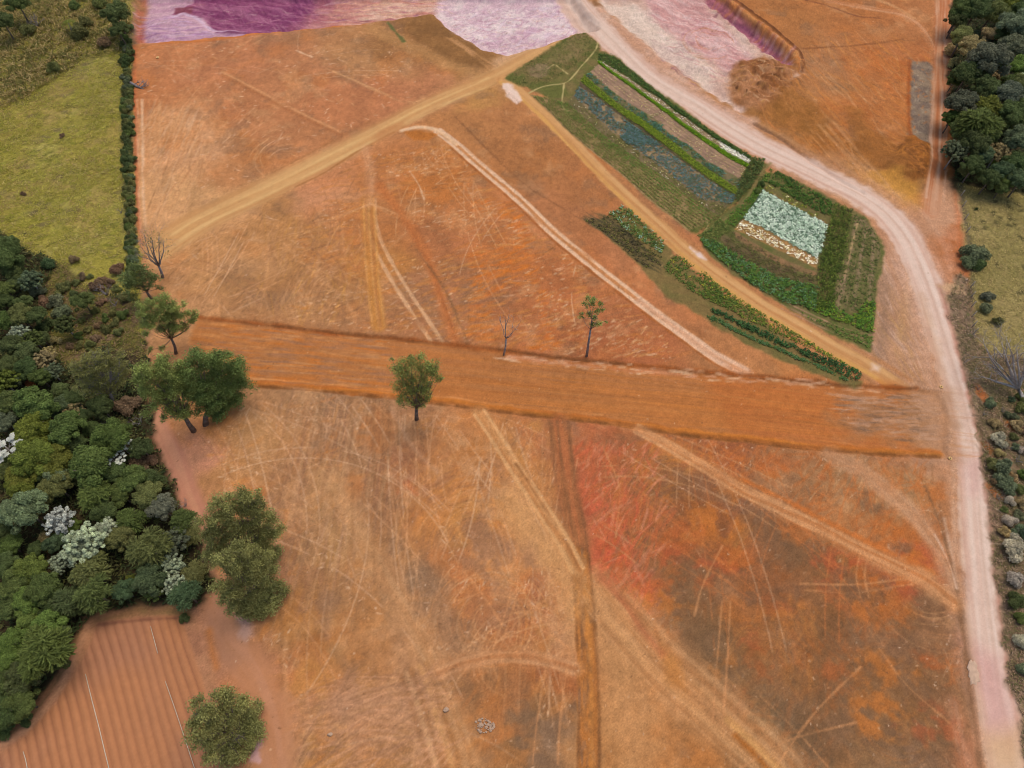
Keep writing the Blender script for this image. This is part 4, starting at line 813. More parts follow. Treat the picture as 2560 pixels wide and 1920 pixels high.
def loft(a, b, t, n=40):
    """a line part of the way between two lines"""
    def res(L):
        L = crm(L); d = np.r_[0, np.cumsum(np.linalg.norm(np.diff(L, axis=0), axis=1))]
        q = np.linspace(0, d[-1], n)
        return np.column_stack([np.interp(q, d, L[:, 0]), np.interp(q, d, L[:, 1])])
    A, B = res(a), res(b)
    return A + (B - A) * t

def bedfill(a, b, t0, t1, col, col2=None, op=1.0, ns=1.0, feather=0.12):
    fill(None, np.vstack([loft(a, b, t0), loft(a, b, t1)[::-1]]), col, feather, op, 0.12, 1.0, col2=col2, ns=ns)

bedfill(E0, L1, 0, 1, rgb(92, 92, 52), rgb(74, 84, 40))
bedfill(L1, L2, 0, 1, rgb(158, 132, 104), rgb(132, 112, 84))
bedfill(L2, L3, 0, 1, rgb(92, 110, 30))
bedfill(L3, L4, 0, 1, rgb(148, 118, 98), rgb(164, 132, 106), ns=1.6)
for t in (0.22, 0.45, 0.68): bedfill(L3, L4, t, t + 0.05, rgb(120, 96, 78), op=0.7)
bedfill(L4, L5, 0, 1, rgb(122, 106, 78), rgb(96, 98, 62))
bedfill(L5, L6, 0, 1, rgb(96, 104, 44))
bedfill(L6, L7, 0, 1, rgb(104, 86, 66), rgb(84, 72, 56))
bedfill(L7, L8, 0, 1, rgb(150, 124, 92), rgb(126, 108, 82))
bedfill(L8, L9, 0, 1, rgb(124, 106, 78), rgb(104, 94, 58))
bedfill(L9, E10, 0, 1, rgb(146, 122, 82), rgb(126, 112, 66))
for q in range(9):
    bedfill(L9, E10, (q + 0.66) / 9.3, (q + 1.06) / 9.3, rgb(152, 124, 86), op=0.65, feather=.08)
    bedfill(L9, E10, (q + 0.60) / 9.3, (q + 0.70) / 9.3, rgb(78, 74, 44), op=0.7, feather=.06)
# footpaths worn through the weeds
for pts in ([(1300, 135), (1265, 240), (1150, 380), (1060, 480), (985, 580), (850, 700), (640, 735), (500, 765), (350, 835)], [(830, 715), (815, 850), (805, 950), (822, 1050), (880, 1095)], [(600, 510), (690, 455), (780, 505), (880, 580)]):
    band('Q1', pts, 20, rgb(192, 170, 116), 0.9, 0.18, rough=0.15, kind=PATH)
fill('Q1', [(560, 390), (700, 440), (880, 440), (1100, 260), (1250, 140), (1180, 30), (1000, 10), (700, 230)], rgb(140, 116, 80), 0.6, 0.75, 0.8, 1.6, col2=rgb(122, 110, 66), ns=1.8)
fill('Q1', [(330, 480), (480, 420), (620, 420), (600, 600), (480, 660), (340, 620)], rgb(150, 122, 96), 0.6, 0.7, 0.8, 1.6, col2=rgb(124, 104, 76))
band('Q2', [(2140, 700), (2000, 850), (1880, 1060), (1760, 1260), (1600, 1420), (1400, 1540), (1250, 1650)], 34, rgb(136, 118, 76), 0.7, 0.25, kind=PATH)
band('Q2', [(1240, 1460), (1270, 1560), (1210, 1659)], 14, rgb(178, 152, 104), 0.85, 0.15)
band('Q4', [(1390, 715), (1280, 800), (1190, 910)], 16, rgb(170, 138, 86), 0.85, 0.15, kind=PATH)
# lower plot: worked soil between the beds
fill('Q3', [(820, 350), (900, 400), (1190, 560), (1440, 690), (1430, 720), (1180, 590), (880, 430)], rgb(146, 112, 74), 0.2, 0.9, 0.2, 1.0, col2=rgb(120, 96, 54))
fill('Q3', [(430, 780), (700, 960), (1000, 1120), (1330, 1240), (1330, 1290), (980, 1190), (640, 1000), (430, 850)], rgb(148, 110, 78), 0.2, 0.9, 0.2, 1.0, col2=rgb(128, 100, 70))
fill('Q3', [(300, 820), (640, 1010), (980, 1200), (1330, 1310), (1330, 1400), (900, 1290), (500, 1110), (260, 900)], rgb(104, 86, 62), 0.4, 0.85, 0.5, 1.2, col2=rgb(92, 84, 50), ns=1.6)
fill('Q3', [(730, 340), (1450, 720), (1360, 1070), (540, 630)], rgb(98, 118, 96), 0.2, 0.9, 0.2, 1.0)
fill('Q3', [(540, 640), (1355, 1080), (1330, 1200), (420, 765)], rgb(176, 132, 84), 0.2, 0.95, 0.2, 1.0, col2=rgb(150, 112, 70), ns=0.8)
fill('Q3', [(1740, 620), (1870, 640), (1960, 760), (2040, 940), (1990, 1280), (1960, 1659), (1480, 1659), (1560, 1300), (1700, 900)], rgb(112, 102, 66), 0.4, 0.9, 0.4, 1.5, col2=rgb(134, 112, 84), ns=2.5)
for o in range(9):
    t = o / 8
    band('Q3', [(1745 + 250 * t, 640 + 290 * t), (1640 + 345 * t, 1150 + 80 * t), (1500 + 470 * t, 1659)], 26, [rgb(78, 84, 40), rgb(146, 122, 94), rgb(92, 94, 50)][o % 3], 0.6, 0.3, rough=0.25, breakup=0.15, seed=300 + o)
band('Q3', [(1790, 690), (1750, 830), (1710, 1000), (1640, 1300)], 16, rgb(182, 150, 106), 0.8, 0.2, breakup=0.2)
band('Q3', [(1640, 1290), (1580, 1400), (1530, 1480)], 34, rgb(160, 128, 104), 0.7, 0.3)
for o in (0, 46, 92):
    band('Q5', [(860, 400 + o), (1200, 560 + o), (1500, 690 + o), (1880, 800 + o * 1.2)], 9, rgb(164, 126, 100), 0.85, 0.15)

# ------------------------------------------------------------------ shaders of the ground and its meshes
def new_mat(name):
    m = bpy.data.materials.new(name); m.use_nodes = True
    nt = m.node_tree
    b = nt.nodes['Principled BSDF']
    return m, nt, b

def soil_material(name, grain, bump, rough=0.95, fine=0.12, coarse=0.9):
    m, nt, b = new_mat(name)
    N, L = nt.nodes, nt.links
    at = N.new('ShaderNodeAttribute'); at.attribute_name = 'soil_colour'
    tc = N.new('ShaderNodeTexCoord')
    n1 = N.new('ShaderNodeTexNoise'); n1.inputs['Scale'].default_value = 1.0 / fine; n1.inputs['Detail'].default_value = 4; n1.inputs['Roughness'].default_value = 0.7
    n2 = N.new('ShaderNodeTexNoise'); n2.inputs['Scale'].default_value = 1.0 / coarse; n2.inputs['Detail'].default_value = 5; n2.inputs['Roughness'].default_value = 0.65
    L.new(tc.outputs['Object'], n1.inputs['Vector']); L.new(tc.outputs['Object'], n2.inputs['Vector'])
    mr = N.new('ShaderNodeMapRange'); mr.inputs['From Min'].default_value = 0.25; mr.inputs['From Max'].default_value = 0.75
    mr.inputs['To Min'].default_value = 1 - grain; mr.inputs['To Max'].default_value = 1 + grain
    L.new(n1.outputs['Fac'], mr.inputs['Value'])
    mr2 = N.new('ShaderNodeMapRange'); mr2.inputs['From Min'].default_value = 0.3; mr2.inputs['From Max'].default_value = 0.7
    mr2.inputs['To Min'].default_value = 1 - grain * 0.8; mr2.inputs['To Max'].default_value = 1 + grain * 0.8
    L.new(n2.outputs['Fac'], mr2.inputs['Value'])
    mu = N.new('ShaderNodeMath'); mu.operation = 'MULTIPLY'
    L.new(mr.outputs['Result'], mu.inputs[0]); L.new(mr2.outputs['Result'], mu.inputs[1])
    vm = N.new('ShaderNodeVectorMath'); vm.operation = 'SCALE'
    L.new(at.outputs['Color'], vm.inputs[0]); L.new(mu.outputs[0], vm.inputs['Scale'])
    L.new(vm.outputs[0], b.inputs['Base Color'])
    b.inputs['Roughness'].default_value = rough
    b.inputs['Specular IOR Level'].default_value = 0.08
    bp = N.new('ShaderNodeBump'); bp.inputs['Strength'].default_value = bump; bp.inputs['Distance'].default_value = 0.12
    ad = N.new('ShaderNodeMath'); ad.operation = 'ADD'
    L.new(n1.outputs['Fac'], ad.inputs[0]); L.new(n2.outputs['Fac'], ad.inputs[1])
    L.new(ad.outputs[0], bp.inputs['Height']); L.new(bp.outputs['Normal'], b.inputs['Normal'])
    return m

M_SOIL = soil_material('red_soil', 0.14, 0.35, fine=0.22)
M_ROAD = soil_material('packed_dirt', 0.05, 0.2, fine=0.2, coarse=1.4)
M_GRASS = soil_material('turf', 0.28, 0.9, fine=0.3, coarse=0.8)
bare_ = np.isin(K, [SOIL, STRIP])
C[bare_] += (np.array([0.79, 0.57, 0.43], np.float32) - C[bare_]) * 0.10
g_ = np.where(np.isin(K, [ROAD, TAN, FARM, PLOUGH, PATH]), 0.35, np.where(K == STRIP, 0.6, 1.0)).astype(np.float32)
C *= (1 + RNG.normal(size=(NY, NX)).astype(np.float32) * 0.035 * g_)[..., None]
C *= (1 + (fbm(XX, YY, 0.7, 501, 2) - .5) * 0.12 * g_)[..., None]
ALB = to_lin(np.clip(C, 0, 1)) / E_LIGHT

def ground_mesh(name, ids, mat):
    kf = K[:-1, :-1]
    msk = np.isin(kf, ids)
    jj, ii = np.nonzero(msk)
    if len(jj) == 0: return None
    a = jj * NX + ii
    q = np.stack([a, a + 1, a + NX + 1, a + NX], 1)
    u, inv = np.unique(q, return_inverse=True)
    vj, vi = u // NX, u % NX
    co = np.stack([GX[vi], GY[vj], Z[vj, vi]], 1).astype(np.float32)
    me = bpy.data.meshes.new(name)
    me.vertices.add(len(u)); me.vertices.foreach_set('co', co.ravel())
    nf = len(q)
    me.loops.add(nf * 4); me.loops.foreach_set('vertex_index', inv.reshape(-1).astype(np.int32))
    me.polygons.add(nf); me.polygons.foreach_set('loop_start', np.arange(0, nf * 4, 4, dtype=np.int32))
    me.polygons.foreach_set('use_smooth', np.ones(nf, bool))
    me.update(calc_edges=True)
    at = me.color_attributes.new('soil_colour', 'FLOAT_COLOR', 'POINT')
    at.data.foreach_set('color', np.concatenate([ALB[vj, vi], np.ones((len(u), 1), np.float32)], 1).astype(np.float32).ravel())
    me.materials.append(mat)
    o = bpy.data.objects.new(name, me); COL.objects.link(o)
    o['kind'] = 'structure'
    return o

ground_mesh('ground', [SOIL], M_SOIL)
ground_mesh('dirt_road', [ROAD], M_ROAD)
ground_mesh('dirt_track', [TAN], M_ROAD)
ground_mesh('farm_road', [FARM], M_ROAD)
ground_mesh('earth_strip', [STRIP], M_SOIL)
ground_mesh('pasture', [PAST], M_GRASS)
ground_mesh('meadow', [MEAD], M_GRASS)
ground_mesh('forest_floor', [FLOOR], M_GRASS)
ground_mesh('ploughed_field', [PLOUGH], M_ROAD)
ground_mesh('quarry_floor', [QUARRY], M_SOIL)
ground_mesh('vegetable_plot', [PLOT], M_SOIL)
ground_mesh('path', [PATH], M_ROAD)
ground_mesh('scrubland', [SCRUB], M_GRASS)

def zat(x, y):
    i = int(np.clip(np.searchsorted(GX, x), 0, NX - 1)); j = int(np.clip(np.searchsorted(GY, y), 0, NY - 1))
    return float(Z[j, i])

# ------------------------------------------------------------------ plants: materials
def foliage_material(name, attr_colour):
    m, nt, b = new_mat(name)
    N, L = nt.nodes, nt.links
    tone = N.new('ShaderNodeAttribute'); tone.attribute_name = 'leaf_tone'
    if attr_colour:
        src = N.new('ShaderNodeAttribute'); src.attribute_name = 'leaf_colour'
    else:
        src = N.new('ShaderNodeObjectInfo')
    vm = N.new('ShaderNodeVectorMath'); vm.operation = 'SCALE'
    L.new(src.outputs['Color'], vm.inputs[0]); L.new(tone.outputs['Fac'], vm.inputs['Scale'])
    L.new(vm.outputs[0], b.inputs['Base Color'])
    b.inputs['Roughness'].default_value = 0.7
    b.inputs['Specular IOR Level'].default_value = 0.12
    tr = N.new('ShaderNodeBsdfTranslucent'); L.new(vm.outputs[0], tr.inputs['Color'])
    mx = N.new('ShaderNodeMixShader'); mx.inputs[0].default_value = 0.32
    out = nt.nodes['Material Output']
    L.new(b.outputs[0], mx.inputs[1]); L.new(tr.outputs[0], mx.inputs[2]); L.new(mx.outputs[0], out.inputs['Surface'])
    return m

M_LEAF = foliage_material('foliage', False)
M_CROP = foliage_material('crop_leaves', True)

def bark_material(name, c1, c2):
    m, nt, b = new_mat(name)
    N, L = nt.nodes, nt.links
    tc = N.new('ShaderNodeTexCoord')
    n1 = N.new('ShaderNodeTexNoise'); n1.inputs['Scale'].default_value = 3.0; n1.inputs['Detail'].default_value = 4
    r = N.new('ShaderNodeValToRGB')
    r.color_ramp.elements[0].position = 0.35; r.color_ramp.elements[0].color = (*c1, 1)
    r.color_ramp.elements[1].position = 0.7; r.color_ramp.elements[1].color = (*c2, 1)
    L.new(tc.outputs['Object'], n1.inputs['Vector']); L.new(n1.outputs['Fac'], r.inputs['Fac']); L.new(r.outputs['Color'], b.inputs['Base Color'])
    b.inputs['Roughness'].default_value = 0.9; b.inputs['Specular IOR Level'].default_value = 0.1
    return m

M_BARK = bark_material('bark', (0.10, 0.075, 0.055), (0.22, 0.17, 0.13))
M_PALE = bark_material('pale_bark', (0.24, 0.20, 0.17), (0.42, 0.37, 0.32))
M_GREYB = bark_material('grey_bark', (0.16, 0.14, 0.13), (0.30, 0.27, 0.25))

# ------------------------------------------------------------------ plants: geometry
class Leaves:
    def __init__(s): s.v, s.t, s.c = [], [], []
    def add(s, cen, nor, length, width, tone, rng, along=None, col=None):
        n = len(cen)
        if n == 0: return
        nor = nor / (np.linalg.norm(nor, axis=1)[:, None] + 1e-9)
        a = rng.normal(size=(n, 3)) if along is None else along + rng.normal(size=(n, 3)) * 0.25
        t = np.cross(nor, a); t /= np.linalg.norm(t, axis=1)[:, None] + 1e-9
        if along is not None:
            t = a - nor * (a * nor).sum(1)[:, None]; t /= np.linalg.norm(t, axis=1)[:, None] + 1e-9
        b = np.cross(nor, t)
        L = (np.broadcast_to(length, n) * rng.uniform(0.7, 1.3, n))[:, None] / 2
        W = (np.broadcast_to(width, n) * rng.uniform(0.7, 1.3, n))[:, None] / 2
        q = np.stack([cen + t * L, cen + b * W, cen - t * L, cen - b * W], 1)
        s.v.append(q.reshape(-1, 3)); s.t.append(np.repeat(np.broadcast_to(tone, n), 4))
        if col is not None: s.c.append(np.repeat(col, 4, axis=0))
    def mesh(s, name, mat):
        v = np.concatenate(s.v).astype(np.float32); n = len(v)
        me = bpy.data.meshes.new(name)
        me.vertices.add(n); me.vertices.foreach_set('co', v.ravel())
        me.loops.add(n); me.loops.foreach_set('vertex_index', np.arange(n, dtype=np.int32))
        me.polygons.add(n // 4); me.polygons.foreach_set('loop_start', np.arange(0, n, 4, dtype=np.int32))
        me.update(calc_edges=True)
        at = me.attributes.new('leaf_tone', 'FLOAT', 'POINT'); at.data.foreach_set('value', np.concatenate(s.t).astype(np.float32))
        if s.c:
            c = np.concatenate(s.c).astype(np.float32)
            ca = me.color_attributes.new('leaf_colour', 'FLOAT_COLOR', 'POINT')
            ca.data.foreach_set('color', np.concatenate([c, np.ones((n, 1), np.float32)], 1).ravel())
        me.materials.append(mat)
        return me

class Tubes:
    def __init__(s): s.v, s.f = [], []
    def add(s, pts, rad, k=6):
        pts = [Vector(p) for p in pts]; base = len(s.v)
        for i, p in enumerate(pts):
            d = (pts[min(i + 1, len(pts) - 1)] - pts[max(i - 1, 0)])
            d = d.normalized() if d.length > 1e-6 else Vector((0, 0, 1))
            a = d.orthogonal().normalized(); b = d.cross(a)
            for j in range(k):
                t = 2 * math.pi * j / k
                s.v.append(p + (a * math.cos(t) + b * math.sin(t)) * rad[i])
        for i in range(len(pts) - 1):
            for j in range(k):
                s.f.append((base + i * k + j, base + i * k + (j + 1) % k, base + (i + 1) * k + (j + 1) % k, base + (i + 1) * k + j))
        s.f.append(tuple(base + j for j in range(k))[::-1])
        s.f.append(tuple(base + (len(pts) - 1) * k + j for j in range(k)))
    def mesh(s, name, mat):
        me = bpy.data.meshes.new(name); me.from_pydata([tuple(v) for v in s.v], [], s.f); me.update()
        for p in me.polygons: p.use_smooth = True
        me.materials.append(mat)
        return me

def grow(T, p, d, ln, r, depth, rnd, spread=0.6, tips=None, up=0.15, k=5, kids=(2, 3), shrink=0.68, taper=0.6):
    """a limb that bends, tapers and divides"""
    pts, rad = [p.copy()], [r]
    q, e = p.copy(), d.normalized()
    for i in range(3):
        e = (e + Vector((rnd.gauss(0, .16), rnd.gauss(0, .16), rnd.gauss(0, .12) + up * .5))).normalized()
        q = q + e * ln / 3; pts.append(q.copy()); rad.append(r * (1 - (1 - taper) * (i + 1) / 3))
    T.add(pts, rad, k)
    if depth == 0:
        if tips is not None: tips.append((q, e))
        return
    for _ in range(rnd.randint(*kids)):
        s = rnd.choice((1, 2, 3)) if depth < 3 else 3
        o = e.orthogonal(); o.rotate(Matrix.Rotation(rnd.uniform(0, 6.28), 3, e))
        nd = (e + o * rnd.uniform(0.5, 1.0) * spread * 1.3 + Vector((0, 0, up))).normalized()
        grow(T, pts[max(s, 2)], nd, ln * shrink * rnd.uniform(.8, 1.2), rad[max(s, 2)] * 0.72, depth - 1, rnd, spread, tips, up, max(3, k - 1), kids, shrink, taper)

def sphere_dirs(n, rng, zmin=-1.0):
    d = rng.normal(size=(int(n * 2.6) + 20, 3)); d /= np.linalg.norm(d, axis=1)[:, None]
    d = d[d[:, 2] > zmin]
    return d[:n]

def lobes_on_dome(m, rng, rad=(0.55, 0.8), lob=(0.26, 0.42), zmin=-0.25, flat=0.75):
    d = sphere_dirs(m, rng, zmin); d = d[:m]
    R = rng.uniform(*rad, len(d))[:, None]
    return d * R * np.array([1, 1, flat]), rng.uniform(*lob, len(d))

def crown_leaves(kind, seed, n):
    """leaves of one crown about 1 m in radius"""
    rng = np.random.default_rng(seed); Lf = Leaves()
    if kind == 'dense':
        lc, lr = lobes_on_dome(int(rng.integers(30, 46)), rng, (0.5, 0.88), (0.15, 0.30))
        lc = np.vstack([lc, [[0, 0, 0.1]]]); lr = np.r_[lr, 0.55]
        for c, r in zip(lc, lr):
            k = int(n * r * r / (lr ** 2).sum())
            d = sphere_dirs(k, rng, -0.55)
            k = len(d)
            cen = c + d * (r * rng.uniform(0.72, 1.06, k) * (1 + 0.14 * np.sin(d[:, 0] * 9 + seed) * np.sin(d[:, 1] * 8)))[:, None] * np.array([1, 1, 0.9])
            tone = rng.uniform(0.75, 1.15) * rng.uniform(0.65, 1.35, k)
            Lf.add(cen, d + rng.normal(size=(k, 3)) * 0.55 + np.array([0, 0, .35]), 0.095, 0.06, tone, rng)
    elif kind == 'fine':
        lc, lr = lobes_on_dome(int(rng.integers(10, 15)), rng, (0.45, 0.75), (0.32, 0.46))
        lc = np.vstack([lc, [[0, 0, 0.2]]]); lr = np.r_[lr, 0.5]
        for c, r in zip(lc, lr):
            fr = max(10, int(n * r * r / (lr ** 2).sum() / 9))
            fd = sphere_dirs(fr, rng, -0.35)
            for d in fd:
                s_ = np.linspace(0.3, 1.08, 9)
                p = c + d * (r * s_)[:, None]; p[:, 2] -= 0.22 * r * s_ ** 2
                al = np.repeat((d - np.array([0, 0, 0.45]))[None], 9, 0)
                tone = rng.uniform(0.6, 1.3) * rng.uniform(0.85, 1.15, 9)
                Lf.add(p, np.array([0, 0, 1.0]) + rng.normal(size=(9, 3)) * 0.5, 0.17, 0.04, tone, rng, along=al)
    elif kind == 'tuft':
        lc, lr = lobes_on_dome(int(rng.integers(100, 130)), rng, (0.5, 1.05), (0.08, 0.14), -0.2)
        for c, r in zip(lc, lr):
            k = n // len(lc)
            d = sphere_dirs(k, rng, -0.3); k = len(d)
            Lf.add(c + d * r * rng.uniform(0.6, 1.0, k)[:, None], d + rng.normal(size=(k, 3)) * 0.4 + np.array([0, 0, .5]), 0.10, 0.06, rng.uniform(0.55, 1.15) * rng.uniform(.6, 1.3, k), rng)
        d = sphere_dirs(n // 5, rng, -0.2); k = len(d)
        Lf.add(d * np.array([.62, .62, .45]), d + rng.normal(size=(k, 3)) * 0.6, 0.15, 0.1, rng.uniform(.22, .5, k), rng)  # inner leaves toned dark: shade inside the crown put into leaf colour
    elif kind == 'parasol':
        for j in range(int(rng.integers(34, 44))):
            a, rr = rng.uniform(0, 6.28), rng.uniform(0.1, 0.95) ** 0.7
            c = np.array([rr * math.cos(a), rr * math.sin(a), 0.35 - 0.35 * rr + rng.uniform(-.25, .2)])
            k = max(5, n // 220)
            th = np.arange(k) * 6.28 / k + rng.uniform(0, 6)
            al = np.stack([np.cos(th), np.sin(th), -0.25 + 0 * th], 1)
            Lf.add(c + al * 0.09, np.array([0, 0, 1.0]) + al * 0.35, 0.20, 0.13, rng.uniform(.75, 1.2, k), rng, along=al)
    elif kind == 'shrub':
        lc, lr = lobes_on_dome(int(rng.integers(8, 13)), rng, (0.3, 0.75), (0.28, 0.42), -0.1, 0.8)
        for c, r in zip(lc, lr):
            k = n // len(lc)
            d = sphere_dirs(k, rng, -0.4); k = len(d)
            Lf.add(c + d * r * rng.uniform(0.55, 1.08, k)[:, None], d + rng.normal(size=(k, 3)) * 0.6 + np.array([0, 0, .3]), 0.17, 0.085, rng.uniform(.7, 1.15) * rng.uniform(.6, 1.4, k), rng)
    return Lf

def forest_trunk(seed, h, mat, name='trunk', limbs=5, r=0.055):
    rnd = random.Random(seed); T = Tubes()
    top = Vector((rnd.uniform(-.1, .1), rnd.uniform(-.1, .1), h))
    T.add([(0, 0, -0.15), (top.x * .3, top.y * .3, h * .4), tuple(top)], [r * 1.5, r, r * 0.7], 7)
    for i in range(limbs):
        a = 6.28 * i / limbs + rnd.uniform(-.4, .4)
        grow(T, top * rnd.uniform(.7, 1.0), Vector((math.cos(a), math.sin(a), rnd.uniform(.3, .9))), 0.5, r * 0.55, 1, rnd, k=5)
    return T.mesh(name, mat)

UNIT_H = 1.65                        # crown centre above the foot, in crown radii
VARIANTS = {}
def variants(kind):
    if kind not in VARIANTS:
        out = []
        cnt, n = {'dense': (7, 13000), 'fine': (4, 9000), 'tuft': (3, 8000), 'parasol': (3, 2600), 'shrub': (4, 3200), 'sparse': (2, 0)}[kind]
        for i in range(cnt):
            if kind == 'sparse':
                T = Tubes(); rnd = random.Random(50 + i); tips = []
                for q in range(6):
                    a = 6.28 * q / 6 + rnd.uniform(-.3, .3)
                    grow(T, Vector((0, 0, 0.02)), Vector((math.cos(a) * .7, math.sin(a) * .7, .8)), 0.5, 0.035, 3, rnd, 0.75, tips, k=4)
                out.append((None, T.mesh('crown', M_GREYB)))
            else:
                me = crown_leaves(kind, 100 + i * 7 + len(kind), n).mesh('crown', M_LEAF)
                tr = None if kind == 'shrub' else forest_trunk(300 + i, 2.3 if kind == 'parasol' else UNIT_H, M_PALE if kind in ('parasol', 'tuft') else M_BARK)
                out.append((tr, me))
        VARIANTS[kind] = out
    return VARIANTS[kind]

# colour names and the leaf colours they stand for
HUES = {'dark green': (76, 86, 50), 'mid green': (84, 95, 50), 'bright green': (96, 110, 54), 'yellowish green': (100, 106, 46), 'olive': (98, 98, 58), 'grey green': (96, 104, 76),
        'blue green': (74, 88, 60), 'silvery': (146, 154, 128), 'white': (172, 173, 165), 'tan': (146, 130, 90), 'brown': (118, 96, 74), 'rust brown': (142, 88, 50), 'dark grey': (92, 95, 76), 'grey': (152, 142, 126), 'olive green': (96, 104, 56), 'leaf green': (78, 92, 50)}
LEAF_GAIN = 1.9
FORMS = {'dense': 'dense rounded', 'fine': 'feathery drooping', 'tuft': 'clumpy', 'parasol': 'big leaved', 'shrub': 'low bushy', 'sparse': 'bare twiggy'}
KIND = {'dense': ('forest_tree', 'tree'), 'fine': ('forest_tree', 'tree'), 'tuft': ('forest_tree', 'tree'), 'parasol': ('white_leaved_tree', 'tree'), 'shrub': ('shrub', 'shrub'), 'sparse': ('bare_shrub', 'shrub')}
CLAIM = {}
PLANTED = []

def empty(name, loc, label=None, cat=None, group=None):
    o = bpy.data.objects.new(name, None); COL.objects.link(o)
    o.location = loc; o.empty_display_size = 0.5
    if label: o['label'] = label
    if cat: o['category'] = cat
    if group: o['group'] = group
    return o

def part(name, me, parent, loc=(0, 0, 0), colour=None):
    o = bpy.data.objects.new(name, me); COL.objects.link(o); o.parent = parent; o.location = loc
    if colour is not None: o.color = (*colour, 1)
    return o

def leaf_rgb(hue, jit=0.1):
    c = to_lin(rgb(*HUES[hue])) / E_LIGHT * LEAF_GAIN * (1 + RNG.normal() * jit)
    c = c * (1 + RNG.normal(size=3) * jit * (0.12 if hue in ('white', 'silvery') else 0.4))
    return tuple(float(q) for q in np.clip(c, 0.005, 0.9))

def plant(fr, u, v, rpx, kind, hue, zone, group, squash=1.0):
    """a tree or shrub whose crown the photograph shows at (u, v) with radius rpx"""
    hk = UNIT_H if kind not in ('shrub', 'sparse') else 0.35
    if kind == 'parasol': hk = 2.3
    z = 0.0
    for _ in range(3):
        x, y, m = G(fr, u, v, z); r = rpx * m; z = hk * r
    vs = variants(kind); tr, cr = vs[int(RNG.integers(len(vs)))]
    nm, cat = KIND[kind]
    o = empty(nm, (x, y, zat(x, y) - 0.02), None, cat, group)
    o.scale = (r, r, r * squash); o.rotation_euler = (0, 0, RNG.uniform(0, 6.28))
    if tr is not None: part('trunk', tr, o)
    part('crown', cr, o, (0, 0, hk if kind not in ('sparse',) else 0.0), None if kind == 'sparse' else leaf_rgb(hue))
    size = 'small ' if r < 1.9 else ('large ' if r > 3.7 else '')
    PLANTED.append((o, size + hue + ' ' + FORMS[kind] + (' tree' if cat == 'tree' else ' shrub'), zone, u / FR[fr][2] + FR[fr][0], v / FR[fr][2] + FR[fr][1]))
    return o

ORD = ['', 'second', 'third', 'fourth', 'fifth', 'sixth', 'seventh', 'eighth', 'ninth']
def name_planted():
    d = {}
    for p in PLANTED: d.setdefault((p[1], p[2]), []).append(p)
    for (look, zone), L in d.items():
        if len(L) == 1: L[0][0]['label'] = look + ' ' + zone; continue
        spread_x = max(p[3] for p in L) - min(p[3] for p in L); spread_y = max(p[4] for p in L) - min(p[4] for p in L)
        hor = spread_x >= spread_y
        L = sorted(L, key=lambda p: p[3] if hor else p[4])
        a, b = ('leftmost', 'from left') if hor else ('topmost', 'from top')
        n = len(L); num = ['', 'one', 'two', 'three', 'four', 'five', 'six', 'seven', 'eight', 'nine', 'ten'][min(n, 10)]
        for i, p in enumerate(L):
            t = (a + ' of ' + num) if i == 0 else ((('rightmost of ' if hor else 'lowest of ') + num) if i == n - 1 else ORD[min(i, 8)] + ' ' + b + ' of ' + num)
            p[0]['label'] = look + ' ' + zone + ', ' + t

